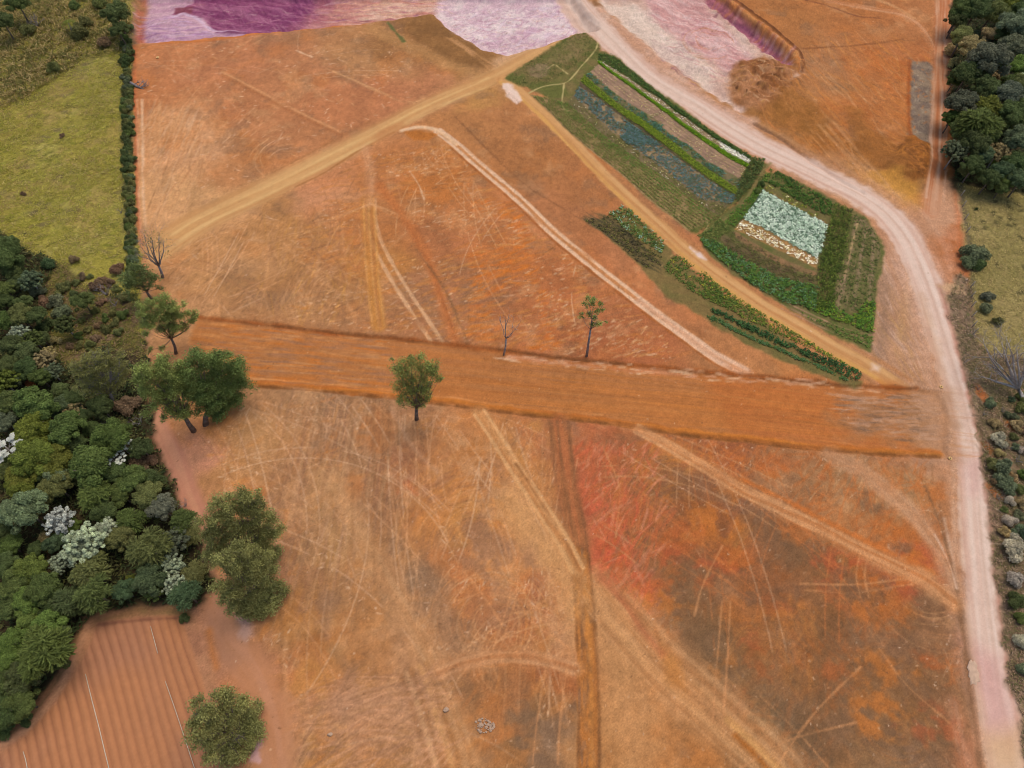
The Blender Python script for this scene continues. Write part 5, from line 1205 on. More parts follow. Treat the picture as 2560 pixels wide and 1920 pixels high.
# ------------------------------------------------------------------ the western forest
WG = 'trees of the western forest'
D_, M_, B_, Y_, O_, GG, BG, SV, TN, BR, DG = 'dark green', 'mid green', 'bright green', 'yellowish green', 'olive', 'grey green', 'blue green', 'silvery', 'tan', 'brown', 'dark grey'
W_LIST = [
 ('T3', 220, 60, 140, 'dense', Y_), ('T3', 600, 70, 150, 'dense', O_), ('T3', 260, 330, 215, 'dense', GG), ('T3', 960, 150, 175, 'fine', M_), ('T3', 1290, 150, 125, 'dense', M_),
 ('T3', 1580, 170, 150, 'dense', O_), ('T3', 1720, 290, 145, 'dense', DG), ('T3', 1400, 400, 150, 'fine', M_), ('T3', 1110, 330, 130, 'dense', D_), ('T3', 630, 440, 140, 'tuft', 'white'),
 ('T3', 780, 490, 80, 'dense', B_), ('T3', 920, 680, 200, 'tuft', SV), ('T3', 1150, 540, 140, 'tuft', SV), ('T3', 660, 880, 110, 'tuft', SV), ('T3', 1280, 620, 140, 'dense', O_),
 ('T3', 1560, 760, 215, 'fine', O_), ('T3', 1850, 650, 135, 'tuft', DG), ('T3', 1960, 450, 140, 'fine', M_), ('T3', 2050, 580, 100, 'fine', O_), ('T3', 1830, 900, 120, 'tuft', SV),
 ('T3', 1850, 1110, 115, 'tuft', SV), ('T3', 1600, 1050, 160, 'dense', BG), ('T3', 1990, 1220, 150, 'fine', BG), ('T3', 2060, 1000, 120, 'fine', O_), ('T3', 1390, 1070, 60, 'dense', Y_), ('T3', 950, 960, 190, 'fine', O_),
 ('T3', 1020, 1200, 190, 'fine', M_), ('T3', 330, 960, 165, 'dense', B_), ('T3', 170, 1100, 155, 'dense', M_), ('T3', 480, 1160, 175, 'dense', M_), ('T3', 310, 1290, 150, 'dense', B_),
 ('T3', 680, 1310, 160, 'fine', D_), ('T3', 120, 1370, 130, 'dense', D_), ('T3', 320, 1470, 125, 'dense', B_), ('T3', 120, 700, 115, 'dense', M_), ('T3', 600, 660, 115, 'dense', BG),
 ('T3', 470, 620, 70, 'shrub', TN), ('T3', 390, 730, 80, 'dense', D_), ('T3', 1330, 1180, 120, 'dense', BG), ('T3', 40, 560, 110, 'dense', D_), ('T3', 60, 900, 130, 'dense', D_), ('T3', 560, 1440, 130, 'dense', D_), ('T3', 820, 1360, 110, 'dense', D_), ('T3', 1640, 1200, 90, 'dense', M_),
 ('C1', 230, 990, 150, 'fine', M_), ('C1', 70, 930, 80, 'dense', B_), ('C1', 140, 1130, 95, 'dense', D_), ('C1', 40, 1060, 75, 'dense', B_), ('C1', 120, 1280, 90, 'dense', M_), ('C1', 30, 1330, 90, 'dense', D_), ('C1', 270, 860, 90, 'dense', B_),
 ('C1', 340, 1020, 70, 'dense', D_), ('C1', 30, 1200, 90, 'dense', D_), ('C1', 350, 890, 60, 'dense', D_), ('C1', 30, 1440, 60, 'shrub', D_), ('C1', 150, 1380, 45, 'shrub', D_),
 ('T2', 60, 370, 150, 'tuft', Y_), ('T2', 200, 340, 95, 'dense', GG), ('T2', 380, 400, 85, 'shrub', 'rust brown'), ('T2', 330, 190, 130, 'dense', D_), ('T2', 560, 90, 120, 'tuft', TN), ('T2', 490, 310, 125, 'dense', M_), ('T2', 90, 170, 130, 'dense', D_),
 ('T2', 640, 250, 110, 'tuft', GG), ('T2', 440, 640, 240, 'dense', M_), ('T2', 680, 660, 140, 'dense', BG), ('T2', 890, 730, 115, 'tuft', TN), ('T2', 90, 860, 130, 'dense', GG), ('T2', 130, 620, 150, 'dense', D_), ('T2', 400, 960, 215, 'dense', Y_),
 ('T2', 810, 930, 215, 'dense', M_), ('T2', 920, 1110, 130, 'dense', D_), ('T2', 1320, 860, 110, 'sparse', 'grey'), ('T2', 1370, 1030, 215, 'dense', M_), ('T2', 1480, 1140, 120, 'parasol', 'white'), ('T2', 1410, 1290, 110, 'parasol', 'white'),
 ('T2', 60, 1170, 190, 'parasol', 'white'), ('T2', 390, 1280, 230, 'dense', Y_), ('T2', 660, 1310, 190, 'dense', Y_), ('T2', 260, 1530, 170, 'dense', Y_), ('T2', 690, 1560, 160, 'dense', GG), ('T2', 1140, 1370, 250, 'dense', M_),
 ('T2', 60, 1440, 110, 'dense', O_), ('T2', 1720, 1170, 130, 'dense', D_), ('T2', 1700, 1360, 150, 'shrub', BR), ('T2', 1630, 1550, 170, 'dense', M_), ('T2', 1870, 1530, 130, 'fine', D_), ('T2', 1580, 660, 150, 'shrub', BR), ('T2', 1690, 850, 130, 'sparse', 'grey'),
 ('T2', 1230, 680, 150, 'dense', D_), ('T2', 1480, 900, 90, 'shrub', O_), ('T2', 1850, 1330, 90, 'shrub', BR), ('T2', 900, 560, 130, 'dense', D_), ('T2', 750, 470, 110, 'dense', D_), ('T2', 640, 1110, 110, 'dense', D_), ('T2', 1000, 780, 100, 'dense', D_), ('T2', 1130, 930, 110, 'dense', D_), ('T2', 20, 1330, 110, 'dense', D_), ('T2', 480, 1480, 130, 'dense', D_), ('T2', 900, 1500, 120, 'dense', D_), ('T2', 1400, 1480, 130, 'dense', D_),
 ('T1', 80, 400, 185, 'dense', D_), ('T1', 170, 560, 120, 'dense', M_), ('T1', 590, 500, 95, 'shrub', BG), ('T1', 380, 690, 125, 'tuft', GG), ('T1', 70, 800, 115, 'dense', M_), ('T1', 60, 950, 100, 'dense', D_), ('T1', 190, 730, 100, 'dense', D_),
 ('T1', 1010, 950, 125, 'dense', D_), ('T1', 800, 1240, 125, 'tuft', M_), ('T1', 760, 1090, 120, 'shrub', GG), ('T1', 240, 1110, 145, 'dense', O_), ('T1', 235, 1330, 110, 'tuft', SV), ('T1', 400, 1400, 115, 'tuft', M_), ('T1', 440, 1130, 120, 'dense', D_),
 ('T1', 690, 950, 110, 'shrub', GG), ('T1', 760, 790, 100, 'shrub', O_), ('T1', 460, 820, 100, 'shrub', GG), ('T1', 560, 960, 100, 'shrub', BR), ('T1', 650, 1430, 90, 'shrub', TN), ('T1', 120, 1480, 130, 'dense', D_), ('T1', 560, 1240, 110, 'shrub', D_), ('T1', 600, 1590, 95, 'tuft', TN),
 ('T1', 280, 960, 100, 'dense', D_), ('T1', 330, 1560, 130, 'dense', D_), ('T1', 60, 1180, 130, 'dense', M_), ('T1', 330, 850, 80, 'shrub', O_), ('T1', 520, 1400, 90, 'dense', D_), ('T1', 900, 440, 70, 'shrub', BR), ('T1', 1280, 830, 150, 'sparse', 'grey'), ('T1', 1440, 560, 90, 'shrub', BR), ('T1', 1400, 970, 110, 'sparse', 'grey'),
 ('T1', 1180, 780, 90, 'shrub', BR), ('T1', 1390, 1090, 70, 'shrub', O_), ('T1', 1310, 1290, 75, 'shrub', O_), ('T1', 1100, 1480, 70, 'shrub', O_), ('T1', 960, 1370, 60, 'shrub', M_), ('T1', 900, 860, 60, 'shrub', D_), ('T1', 1000, 1180, 50, 'shrub', O_)] + [('T1', u_, v_, r_, 'shrub', h_) for u_, v_, r_, h_ in ((1010, 640, 60, BR), (930, 720, 55, O_), (1100, 640, 45, O_), (1240, 700, 70, BR), (1340, 720, 60, BR), (1420, 800, 60, O_), (1250, 960, 60, BR), (1170, 1060, 60, O_), (1290, 1150, 65, M_), (1420, 1200, 70, O_), (1200, 1250, 60, BR), (1080, 1300, 55, O_), (1180, 1400, 60, BR), (980, 1480, 60, O_), (1450, 1330, 70, O_), (860, 1500, 55, BR), (1500, 1120, 80, M_), (1530, 900, 80, O_))]
ZW = [(60, 560, 'below the green pasture'), (215, 790, 'near the big twiggy tree'), (20, 800, 'at the left photo edge'), (260, 985, 'near the track-side white tree'), (20, 985, 'by the edge-cut white leaved tree'),
      (130, 1000, 'between white leaved trees'), (200, 1170, 'near the silvery clumpy trees'), (390, 1240, 'above the ploughed field'), (60, 1330, 'left of the ploughed field'), (30, 1180, 'at the lower left edge'), (180, 690, 'in the scrubby clearing'), (350, 1060, 'along the sandy track')]
def zone_of(S_u, S_v, Zs):
    u, v = S_u * 0.864, S_v * 0.864
    return min(Zs, key=lambda z: (z[0] - u) ** 2 + (z[1] - v) ** 2)[2]
for fr, u, v, r, kd, hu in W_LIST:
    k_ = FR[fr]
    plant(fr, u, v, r * 1.13, kd, hu, zone_of(k_[0] + u / k_[2], k_[1] + v / k_[2], ZW), WG)

# ------------------------------------------------------------------ the eastern forest
EG = 'trees of the eastern forest'
E_LIST = [(200, 90, 105, 'dense', D_), (340, 60, 125, 'dense', D_), (460, 100, 115, 'dense', O_), (620, 60, 95, 'dense', Y_), (570, 170, 95, 'dense', D_), (660, 220, 130, 'dense', GG), (210, 320, 95, 'dense', O_), (300, 410, 110, 'dense', TN),
          (450, 290, 70, 'dense', TN), (430, 510, 155, 'dense', DG), (260, 610, 115, 'dense', D_), (150, 670, 55, 'dense', M_), (120, 430, 62, 'shrub', TN), (150, 530, 55, 'shrub', TN), (650, 400, 115, 'dense', GG), (650, 560, 95, 'dense', B_),
          (540, 650, 65, 'tuft', TN), (600, 790, 115, 'dense', DG), (210, 850, 120, 'dense', DG), (400, 890, 120, 'fine', Y_), (130, 980, 75, 'dense', M_), (330, 1020, 155, 'fine', M_), (210, 1080, 105, 'dense', D_), (620, 950, 115, 'dense', D_),
          (690, 1150, 125, 'dense', GG), (560, 1020, 85, 'dense', M_), (320, 1200, 120, 'dense', D_), (160, 1260, 95, 'tuft', GG), (310, 1380, 95, 'dense', D_), (510, 1270, 85, 'tuft', TN), (470, 1350, 35, 'shrub', Y_), (540, 1420, 90, 'dense', BG),
          (580, 1500, 70, 'dense', B_), (540, 1560, 60, 'dense', D_), (700, 1500, 95, 'dense', BG), (640, 1360, 90, 'dense', D_), (440, 1490, 85, 'dense', D_), (230, 1430, 65, 'shrub', O_), (420, 730, 110, 'dense', D_), (160, 180, 80, 'dense', D_), (430, 1120, 90, 'dense', D_), (370, 1290, 90, 'dense', BG), (730, 60, 110, 'dense', D_), (720, 700, 90, 'dense', O_), (730, 900, 100, 'dense', M_), (560, 300, 80, 'dense', D_), (720, 330, 100, 'dense', D_), (610, 690, 80, 'dense', D_), (730, 1330, 90, 'dense', D_)]
ZE = [(2045, 30, 'at the earth track top'), (2045, 200, 'halfway down the earth track'), (2060, 340, 'at the earth track end'), (2140, 410, 'at the meadow edge'), (2120, 140, 'near the grey domed tree'), (2200, 60, 'in the top right corner'), (2200, 180, 'beside the grey palm'), (2200, 300, 'right edge above the meadow')]
for u, v, r, kd, hu in E_LIST:
    plant('T4', u, v, r * 1.13, kd, hu, zone_of(2340 + u / 3.318, v / 3.318, ZE), EG)

# ------------------------------------------------------------------ hedge along the pasture, bushes, scrub
HG = 'shrubs of the boundary hedge'
hx = [(272, 20), (275, 120), (277, 220), (278, 320), (281, 420), (284, 520), (284, 600)]
hh = crm(np.array(hx, float), 12)
for i, (u, v) in enumerate(hh[4:]):
    for side in range(2):
        if side and RNG.random() < 0.35: continue
        o = plant('F', u + RNG.uniform(-7, 4) + (5 if side else -3), v + RNG.uniform(-4, 4), RNG.uniform(8, 12.5), 'shrub', [D_, D_, O_, GG, D_, O_, M_][int(RNG.integers(7))], '', HG)
        p = PLANTED.pop()
        o['label'] = p[1].replace('small ', '').replace('large ', '') + ' in the hedge between pasture and red soil'
TL = [('A1', 25, 150, 75, 'dense', D_), ('A1', 115, 25, 85, 'dense', D_), ('A1', 750, 90, 95, 'dense', D_), ('A1', 775, 200, 65, 'dense', D_), ('A1', 640, 20, 60, 'shrub', O_), ('A1', 235, 150, 80, 'sparse', 'grey'), ('A1', 520, 220, 75, 'shrub', O_), ('A1', 680, 280, 55, 'shrub', BR), ('A1', 815, 330, 40, 'sparse', 'grey'), ('A1', 820, 400, 45, 'shrub', D_), ('A1', 350, 440, 50, 'shrub', O_), ('A1', 20, 1590, 95, 'dense', D_), ('A1', 560, 150, 50, 'shrub', O_), ('A1', 480, 40, 45, 'shrub', M_), ('A1', 180, 200, 60, 'shrub', O_), ('A1', 400, 880, 22, 'shrub', BR), ('A1', 150, 1255, 22, 'shrub', BR), ('A1', 780, 1370, 35, 'sparse', 'grey')]
for fr, u, v, r, kd, hu in TL:
    plant(fr, u, v, r, kd, hu, zone_of(u / 2.593, v / 2.593, [(20, 40, 'in the top left photo corner'), (250, 50, 'at the top of the hedge'), (140, 60, 'on the rough upper pasture'), (130, 400, 'out on the green pasture')]), 'bushes and trees of the pasture')
SG_ = 'scrub beside the pink road'
SX = [('T6', 470, 740, 55, 'shrub', TN), ('T6', 590, 950, 55, 'shrub', TN), ('T6', 470, 1120, 55, 'sparse', 'grey'), ('T6', 640, 1280, 60, 'shrub', GG), ('T6', 520, 1420, 60, 'shrub', TN), ('T6', 350, 400, 50, 'sparse', 'grey'), ('T6', 690, 560, 50, 'shrub', BR), ('T6', 620, 690, 45, 'shrub', GG), ('T6', 440, 980, 45, 'shrub', BR), ('T6', 520, 1230, 40, 'shrub', O_), ('T6', 660, 250, 60, 'shrub', O_), ('T6', 300, 180, 40, 'sparse', 'grey')]
SL = [('T5', 310, 590, 120, 'shrub', GG), ('T5', 350, 670, 80, 'shrub', D_), ('T5', 270, 660, 80, 'shrub', GG), ('T5', 420, 940, 62, 'shrub', DG), ('T5', 415, 1032, 62, 'shrub', GG), ('T5', 515, 1145, 52, 'shrub', O_),
      ('T6', 400, 310, 62, 'shrub', GG), ('T6', 585, 275, 36, 'shrub', BG), ('T6', 510, 370, 50, 'sparse', 'grey'), ('T6', 670, 350, 70, 'shrub', O_), ('T6', 580, 420, 60, 'shrub', GG), ('T6', 460, 620, 85, 'shrub', 'grey'), ('T6', 600, 600, 45, 'shrub', O_), ('T6', 660, 710, 50, 'shrub', 'grey'),
      ('T6', 490, 880, 115, 'shrub', GG), ('T6', 430, 840, 80, 'shrub', O_), ('T6', 545, 1030, 95, 'shrub', GG), ('T6', 640, 800, 70, 'sparse', 'grey'), ('T6', 560, 1150, 60, 'shrub', 'grey'), ('T6', 430, 480, 60, 'shrub', TN), ('T6', 620, 500, 70, 'shrub', TN), ('T6', 540, 690, 60, 'sparse', 'grey'), ('T6', 660, 1050, 60, 'shrub', O_), ('T6', 670, 920, 60, 'shrub', M_), ('T6', 680, 1180, 60, 'shrub', TN), ('T6', 560, 1325, 72, 'shrub', 'grey'), ('T6', 600, 1460, 60, 'shrub', 'grey'), ('T6', 590, 1560, 110, 'shrub', 'grey'), ('T6', 660, 1420, 70, 'shrub', 'grey'),
      ('C4', 1555, 400, 78, 'shrub', 'grey'), ('C4', 1560, 570, 58, 'shrub', 'grey'), ('C4', 1565, 690, 66, 'shrub', D_), ('C4', 1590, 790, 46, 'shrub', M_), ('C4', 1600, 930, 56, 'shrub', 'grey'), ('C4', 1612, 1090, 46, 'shrub', GG), ('C4', 1600, 300, 60, 'shrub', GG),
      ('C1', 1060, 800, 40, 'shrub', D_), ('T3', 1960, 260, 95, 'sparse', 'grey'), ('T5', 330, 210, 18, 'shrub', D_)]
ZS = [(2110, 550, 'between rusty bank and meadow'), (2150, 670, 'alone on the dry meadow'), (2150, 860, 'below the bare branching tree'), (2170, 980, 'in the pink road scrub'), (2190, 1130, 'right of the lower verge'), (2200, 1350, 'at the lower right edge'), (400, 1330, 'at the corner of the ploughed field')]
for fr, u, v, r, kd, hu in SL + SX:
    k_ = FR[fr]
    plant(fr, u, v, r, kd, hu, zone_of(k_[0] + u / k_[2], k_[1] + v / k_[2], ZS), SG_)
name_planted()

# ------------------------------------------------------------------ trees that stand by themselves, each built to its own outline
def best_height(base_xy, fr, u, v):
    return min((0.25 * q for q in range(4, 110)), key=lambda h: math.hypot(*(np.array(G(fr, u, v, h)[:2]) - base_xy)))

def lone_tree(name, label, base, blobs, hue, leaf=0.42, dens=1.0, bark=None, twig=True, trunk_r=0.22, fork=0.45, seed=1, aspect=0.5, hang=0.0, hue2=None, group=None, depth_jit=0.6):
    """trunk from the foot to a fork, limbs to every leafy mass, leaves through each mass"""
    rng = np.random.default_rng(seed); rnd = random.Random(seed)
    bx, by, _ = G(*base); bz = zat(bx, by)
    C3 = []
    for fr, u, v, rp in blobs:
        h = best_height((bx, by), fr, u, v)
        x, y, m = G(fr, u, v, h)
        k = rng.uniform(-depth_jit, depth_jit) * rp * m      # nearer or farther along the line of sight
        d = Vector((x, y, h - H_CAM)).normalized() * k
        C3.append((Vector((x - bx + d.x, y - by + d.y, max(1.0, h + d.z - bz))), rp * m))
    cen = sum((c * r for c, r in C3), Vector()) / sum(r for c, r in C3)
    T = Tubes(); fk = cen * fork
    T.add([(0, 0, -0.3), tuple(fk * .5 + Vector((rnd.uniform(-.2, .2), 0, 0))), tuple(fk)], [trunk_r * 1.35, trunk_r, trunk_r * .8], 8)
    mid = fk + (cen - fk) * .6
    T.add([tuple(fk), tuple(mid)], [trunk_r * .8, trunk_r * .5], 7)
    B = Tubes(); Lf = Leaves()
    for c, r in C3:
        st = fk if rnd.random() < .6 else mid
        md = st + (c - st) * .5 + Vector((rnd.uniform(-.3, .3), rnd.uniform(-.3, .3), -0.12 * (c - st).length))
        B.add([tuple(st), tuple(md), tuple(c)], [trunk_r * .26, trunk_r * .15, trunk_r * .06], 5)
        for q in range(5 if twig else 2):
            dd = Vector(sphere_dirs(1, rng, -0.3)[0])
            B.add([tuple(c - dd * 0.1), tuple(c + dd * r * .5), tuple(c + dd * r * .95 + Vector((0, 0, -hang * r * .4)))], [trunk_r * .08, trunk_r * .05, 0.01], 3)
        leaf_ = leaf * .62; n = int(dens * 60 * (r / leaf_) ** 2 * 0.35)
        if n < 4: continue
        nb = max(3, int(5 * (r / 1.0)))                      # leafy sprays inside each mass
        sc = sphere_dirs(nb, rng, -0.7) * (r * rng.uniform(.2, .85, nb))[:, None]
        for s_ in sc:
            k = n // nb
            d = sphere_dirs(k, rng, -1); k = len(d)
            p = np.array(c) + s_ + d * (r * 0.85 * rng.uniform(.05, 1.0, k) ** .75)[:, None] * np.array([1, 1, .75])
            tone = rng.uniform(.7, 1.2) * rng.uniform(.7, 1.3, k)
            Lf.add(p, d * .6 + rng.normal(size=(k, 3)) * .5 + np.array([0, 0, .4]), leaf_, leaf_ * aspect, tone, rng, along=np.repeat(np.array([[0, 0, -1.0]]), k, 0) + rng.normal(size=(k, 3)) * .6 if hang else None)
    o = empty(name, (bx, by, bz), label, 'tree', group)
    part('trunk', T.mesh('trunk', bark or M_BARK), o)
    part('branches', B.mesh('branches', bark or M_BARK), o)
    if Lf.v: part('crown', Lf.mesh('crown', M_LEAF), o, (0, 0, 0), tuple(1.5 * q for q in leaf_rgb(hue, 0.02)))
    return o

def ring(fr, cu, cv, ru, rv, n, rp, rng_seed, fillin=True):
    rg = np.random.default_rng(rng_seed); out = []
    for i in range(n):
        a = 2.399 * i; q = math.sqrt((i + .5) / n)
        out.append((fr, cu + ru * q * math.cos(a) + rg.normal() * ru * .06, cv + rv * q * math.sin(a) + rg.normal() * rv * .06, rp * rg.uniform(.75, 1.2)))
    return out

lone_tree('gum_tree', 'green airy gum tree standing in the middle of the graded strip', ('B2', 1040, 1160),
          ring('B2', 1045, 870, 155, 120, 28, 44, 1) + ring('B2', 1030, 1010, 120, 70, 15, 38, 2) + [('B2', 1000, 760, 30), ('B2', 1070, 750, 30), ('B2', 880, 770, 20), ('B2', 1190, 900, 32), ('B2', 1160, 830, 34)],
          'olive green', leaf=0.34, dens=0.8, seed=11, fork=.30, trunk_r=.24)
lone_tree('gum_tree', 'slender gum tree with tall bare trunk on the upper bank of the strip', ('B3', 588, 752),
          [('B3', 600, 385, 28), ('B3', 640, 385, 26), ('B3', 575, 425, 26), ('B3', 625, 425, 34), ('B3', 680, 420, 28), ('B3', 660, 460, 30), ('B3', 690, 455, 18), ('B3', 550, 480, 22), ('B3', 600, 480, 26), ('B3', 640, 500, 28), ('B3', 660, 540, 30), ('B3', 630, 545, 22), ('B3', 712, 525, 14), ('B3', 560, 500, 14)],
          'olive green', leaf=0.30, dens=1.1, bark=M_GREYB, seed=12, fork=.62, trunk_r=.16)
lone_tree('gum_tree', 'light green gum tree with dark leaning trunk, left of the biggest round tree', ('B1', 1258, 1240),
          ring('B1', 1050, 900, 170, 110, 24, 52, 3) + ring('B1', 1120, 1040, 150, 110, 14, 46, 4) + [('B1', 960, 1120, 40), ('B1', 1200, 1130, 34), ('B1', 1060, 1150, 30)],
          'olive green', leaf=0.40, dens=1.6, seed=13, fork=.35, trunk_r=.3)
lone_tree('round_tree', 'biggest dark green round tree, at the left end of the graded strip', ('B1', 1330, 1200),
          ring('B1', 1390, 900, 205, 170, 44, 58, 5) + ring('B1', 1400, 1060, 130, 90, 14, 52, 6),
          'leaf green', leaf=0.40, dens=1.7, seed=14, fork=.4, trunk_r=.34)
lone_tree('gum_tree', 'feathery open gum tree above the two big round trees', ('B1', 1140, 740),
          ring('B1', 1040, 480, 150, 115, 26, 42, 7) + ring('B1', 1150, 500, 130, 90, 14, 34, 8) + [('B1', 1280, 490, 26), ('B1', 1250, 520, 24), ('B1', 960, 600, 34), ('B1', 990, 560, 34), ('B1', 1050, 700, 28), ('B1', 980, 710, 26)],
          'olive green', leaf=0.34, dens=1.25, seed=15, fork=.42, trunk_r=.2)
lone_tree('gum_tree', 'dark gum tree under the bare tree at the hedge end', ('B1', 985, 385),
          ring('B1', 900, 250, 105, 80, 18, 40, 9) + [('B1', 1010, 250, 34), ('B1', 1040, 300, 30), ('B1', 850, 350, 40), ('B1', 830, 300, 40), ('B1', 870, 390, 32), ('B1', 900, 180, 36)],
          'dark green', leaf=0.4, dens=0.9, seed=16, fork=.4, trunk_r=.2)
lone_tree('feathery_tree', 'tall light feathery tree beside the sandy track, upper of two joined crowns', ('C1', 1440, 520),
          ring('C1', 1385, 280, 210, 200, 60, 50, 10) + ring('C1', 1490, 430, 120, 90, 16, 46, 21) + ring('C1', 1260, 420, 80, 70, 10, 42, 22) + ring('C1', 1440, 130, 110, 60, 12, 36, 11), 'olive', leaf=0.34, dens=1.4, seed=17, fork=.3, trunk_r=.24, hang=.5)
lone_tree('feathery_tree', 'darker olive feathery tree beside the sandy track, lower of two joined crowns', ('C1', 1500, 720),
          ring('C1', 1440, 620, 175, 165, 46, 52, 12) + ring('C1', 1400, 450, 150, 70, 18, 46, 16), 'olive', leaf=0.36, dens=1.7, seed=18, fork=.4, trunk_r=.24, hang=.4)
lone_tree('round_tree', 'round olive tree between the ploughed field and the sandy track, at the bottom', ('C1', 1350, 1540),
          ring('C1', 1295, 1420, 205, 200, 56, 52, 13) + [('C1', 1490, 1300, 40)], 'olive', leaf=0.36, dens=1.5, seed=19, fork=.4, trunk_r=.26)
lone_tree('twiggy_tree', 'big twiggy olive tree with thin grey haze of branches, left of the round trees', ('T2', 1380, 620),
          ring('T2', 1240, 230, 350, 240, 60, 70, 14) + ring('T2', 1200, 440, 260, 120, 18, 66, 15), 'olive', leaf=0.32, dens=0.62, bark=M_GREYB, seed=20, fork=.35, trunk_r=.26)

def bare_tree(name, label, base, tips_px, r0, bark, seed, fork=.3, fine=3, twl=0.5, jit=0.4, haze=False):
    """a leafless tree: the main limbs follow the photograph, the rest divides from them"""
    rng = np.random.default_rng(seed); rnd = random.Random(seed)
    bx, by, _ = G(*base); bz = zat(bx, by)
    T = Tubes(); B = Tubes(); P3 = []
    for fr, u, v in tips_px:
        h = best_height((bx, by), fr, u, v)
        x, y, m = G(fr, u, v, h)
        k = rng.uniform(-jit, jit) * 2.0
        d = Vector((x, y, h - H_CAM)).normalized() * k
        P3.append(Vector((x - bx + d.x, y - by + d.y, max(1.0, h + d.z - bz))))
    cen = sum(P3, Vector()) / len(P3)
    fk = cen * fork
    T.add([(0, 0, -.3), tuple(fk * .5 + Vector((.1, 0, 0))), tuple(fk)], [r0 * 1.3, r0, r0 * .8], 8)
    for c in P3:
        md = fk + (c - fk) * .5 + Vector((rnd.uniform(-.5, .5), rnd.uniform(-.5, .5), rnd.uniform(-.5, .2)))
        pts = [fk, fk + (md - fk) * .5 + Vector((rnd.uniform(-.2, .2), rnd.uniform(-.2, .2), 0)), md, md + (c - md) * .5 + Vector((rnd.uniform(-.2, .2), rnd.uniform(-.2, .2), 0)), c]
        B.add([tuple(p) for p in pts], [r0 * .6, r0 * .48, r0 * .36, r0 * .24, r0 * .1], 6)
        for p, q in ((2, .3), (3, .22), (4, .12), (3, .2), (4, .12)):
            dd = (c - fk).normalized() + Vector((rnd.gauss(0, .7), rnd.gauss(0, .7), rnd.gauss(.1, .5)))
            grow(B, pts[p], dd, (c - fk).length * twl * rnd.uniform(.4, .8), r0 * q * .7, fine - 1, rnd, .7, None, .05, 4, (2, 3), .66)
    o = empty(name, (bx, by, bz), label, 'tree')
    part('trunk', T.mesh('trunk', bark), o); part('branches', B.mesh('branches', bark), o)
    if haze:
        Lf = Leaves(); cc = np.array([tuple(c) for c in P3]); k = 900
        p = cc[rng.integers(len(cc), size=k)] + rng.normal(size=(k, 3)) * .75 - np.array([0, 0, .3])
        Lf.add(p, rng.normal(size=(k, 3)) + np.array([0, 0, .4]), .2, .08, rng.uniform(.6, 1.3, k), rng)
        part('crown', Lf.mesh('crown', M_LEAF), o, (0, 0, 0), leaf_rgb('olive', .02))
    return o

bare_tree('bare_tree', 'leafless spreading tree with pale curling limbs at the right edge', ('T6', 700, 300),
          [('T5', 400, 1330), ('T5', 470, 1330), ('T5', 540, 1310), ('T5', 600, 1320), ('T5', 670, 1350), ('T5', 430, 1400), ('T5', 450, 1500), ('T5', 380, 1600), ('T5', 500, 1560), ('T5', 730, 1470), ('T5', 760, 1400), ('T5', 560, 1400)], .36, M_PALE, 31, .3, 3, .42)
bare_tree('bare_tree', 'wispy nearly leafless grey tree leaning over the lower end of the hedge', ('T1', 1985, 660),
          [('T1', 1760, 160), ('T1', 1840, 140), ('T1', 1930, 150), ('T1', 1990, 200), ('T1', 1730, 300), ('T1', 1720, 400), ('T1', 2010, 320), ('T1', 1860, 240), ('T1', 1800, 220)], .2, M_GREYB, 32, .35, 3, .42, haze=True)
bare_tree('dead_tree', 'thin dead grey tree with few branches on the upper bank of the strip', ('B2', 1605, 735),
          [('B2', 1605, 490), ('B2', 1640, 480), ('B2', 1668, 520), ('B2', 1712, 535), ('B2', 1585, 490)], .13, M_PALE, 33, .45, 1, .3, .2)

# two palms
def palm(label, fr, base, head, r, hue, seed):
    rng = np.random.default_rng(seed)
    bx, by, _ = G(fr, *base); bz = zat(bx, by)
    h = best_height((bx, by), fr, *head); x, y, m = G(fr, head[0], head[1], h)
    R = r * m; top = Vector((x - bx, y - by, max(1.5, h - bz)))
    T = Tubes(); T.add([(0, 0, -.2), tuple(top * .5 + Vector((.1, 0, 0))), tuple(top)], [.2, .15, .13], 8)
    Lf = Leaves()
    for i in range(13):
        a = 2.399 * i; el = rng.uniform(.1, .9)
        d = np.array([math.cos(a), math.sin(a), 0])
        s_ = np.linspace(.1, 1, 12)
        p = np.array(top) + d * (R * s_)[:, None]; p[:, 2] += R * (el * s_ - (el + .45) * s_ ** 2)
        side = np.array([-d[1], d[0], 0])
        for sg in (-1, 1):
            Lf.add(p + side * sg * R * .1, np.repeat([[side[0] * sg * .4, side[1] * sg * .4, 1.0]], 12, 0), R * .3, R * .09, rng.uniform(.7, 1.2, 12), rng, along=np.repeat([side * sg + d * .6], 12, 0))
    o = empty('palm_tree', (bx, by, bz), label, 'palm')
    part('trunk', T.mesh('trunk', M_PALE), o); part('fronds', Lf.mesh('fronds', M_LEAF), o, (0, 0, 0), leaf_rgb(hue, .02))
palm('small yellow green palm on the rough upper pasture', 'A1', (470, 215), (440, 140), 45, 'yellowish green', 41)
palm('grey green palm at the right edge of the eastern forest', 'T4', (745, 760), (735, 630), 75, 'silvery', 42)
palm('blue green palm rising among the tan crowns of the eastern forest', 'T4', (345, 340), (345, 265), 50, 'blue green', 43)

# ------------------------------------------------------------------ crops, weeds and grass
def pts_in(poly, dens):
    lo, hi = poly.min(0), poly.max(0)
    n = int(dens * (hi[0] - lo[0]) * (hi[1] - lo[1])) + 1
    p = lo + RNG.random((n, 2)) * (hi - lo)
    d = sdist(poly, p[:, 0].astype(np.float32), p[:, 1].astype(np.float32))
    return p[d < 0]

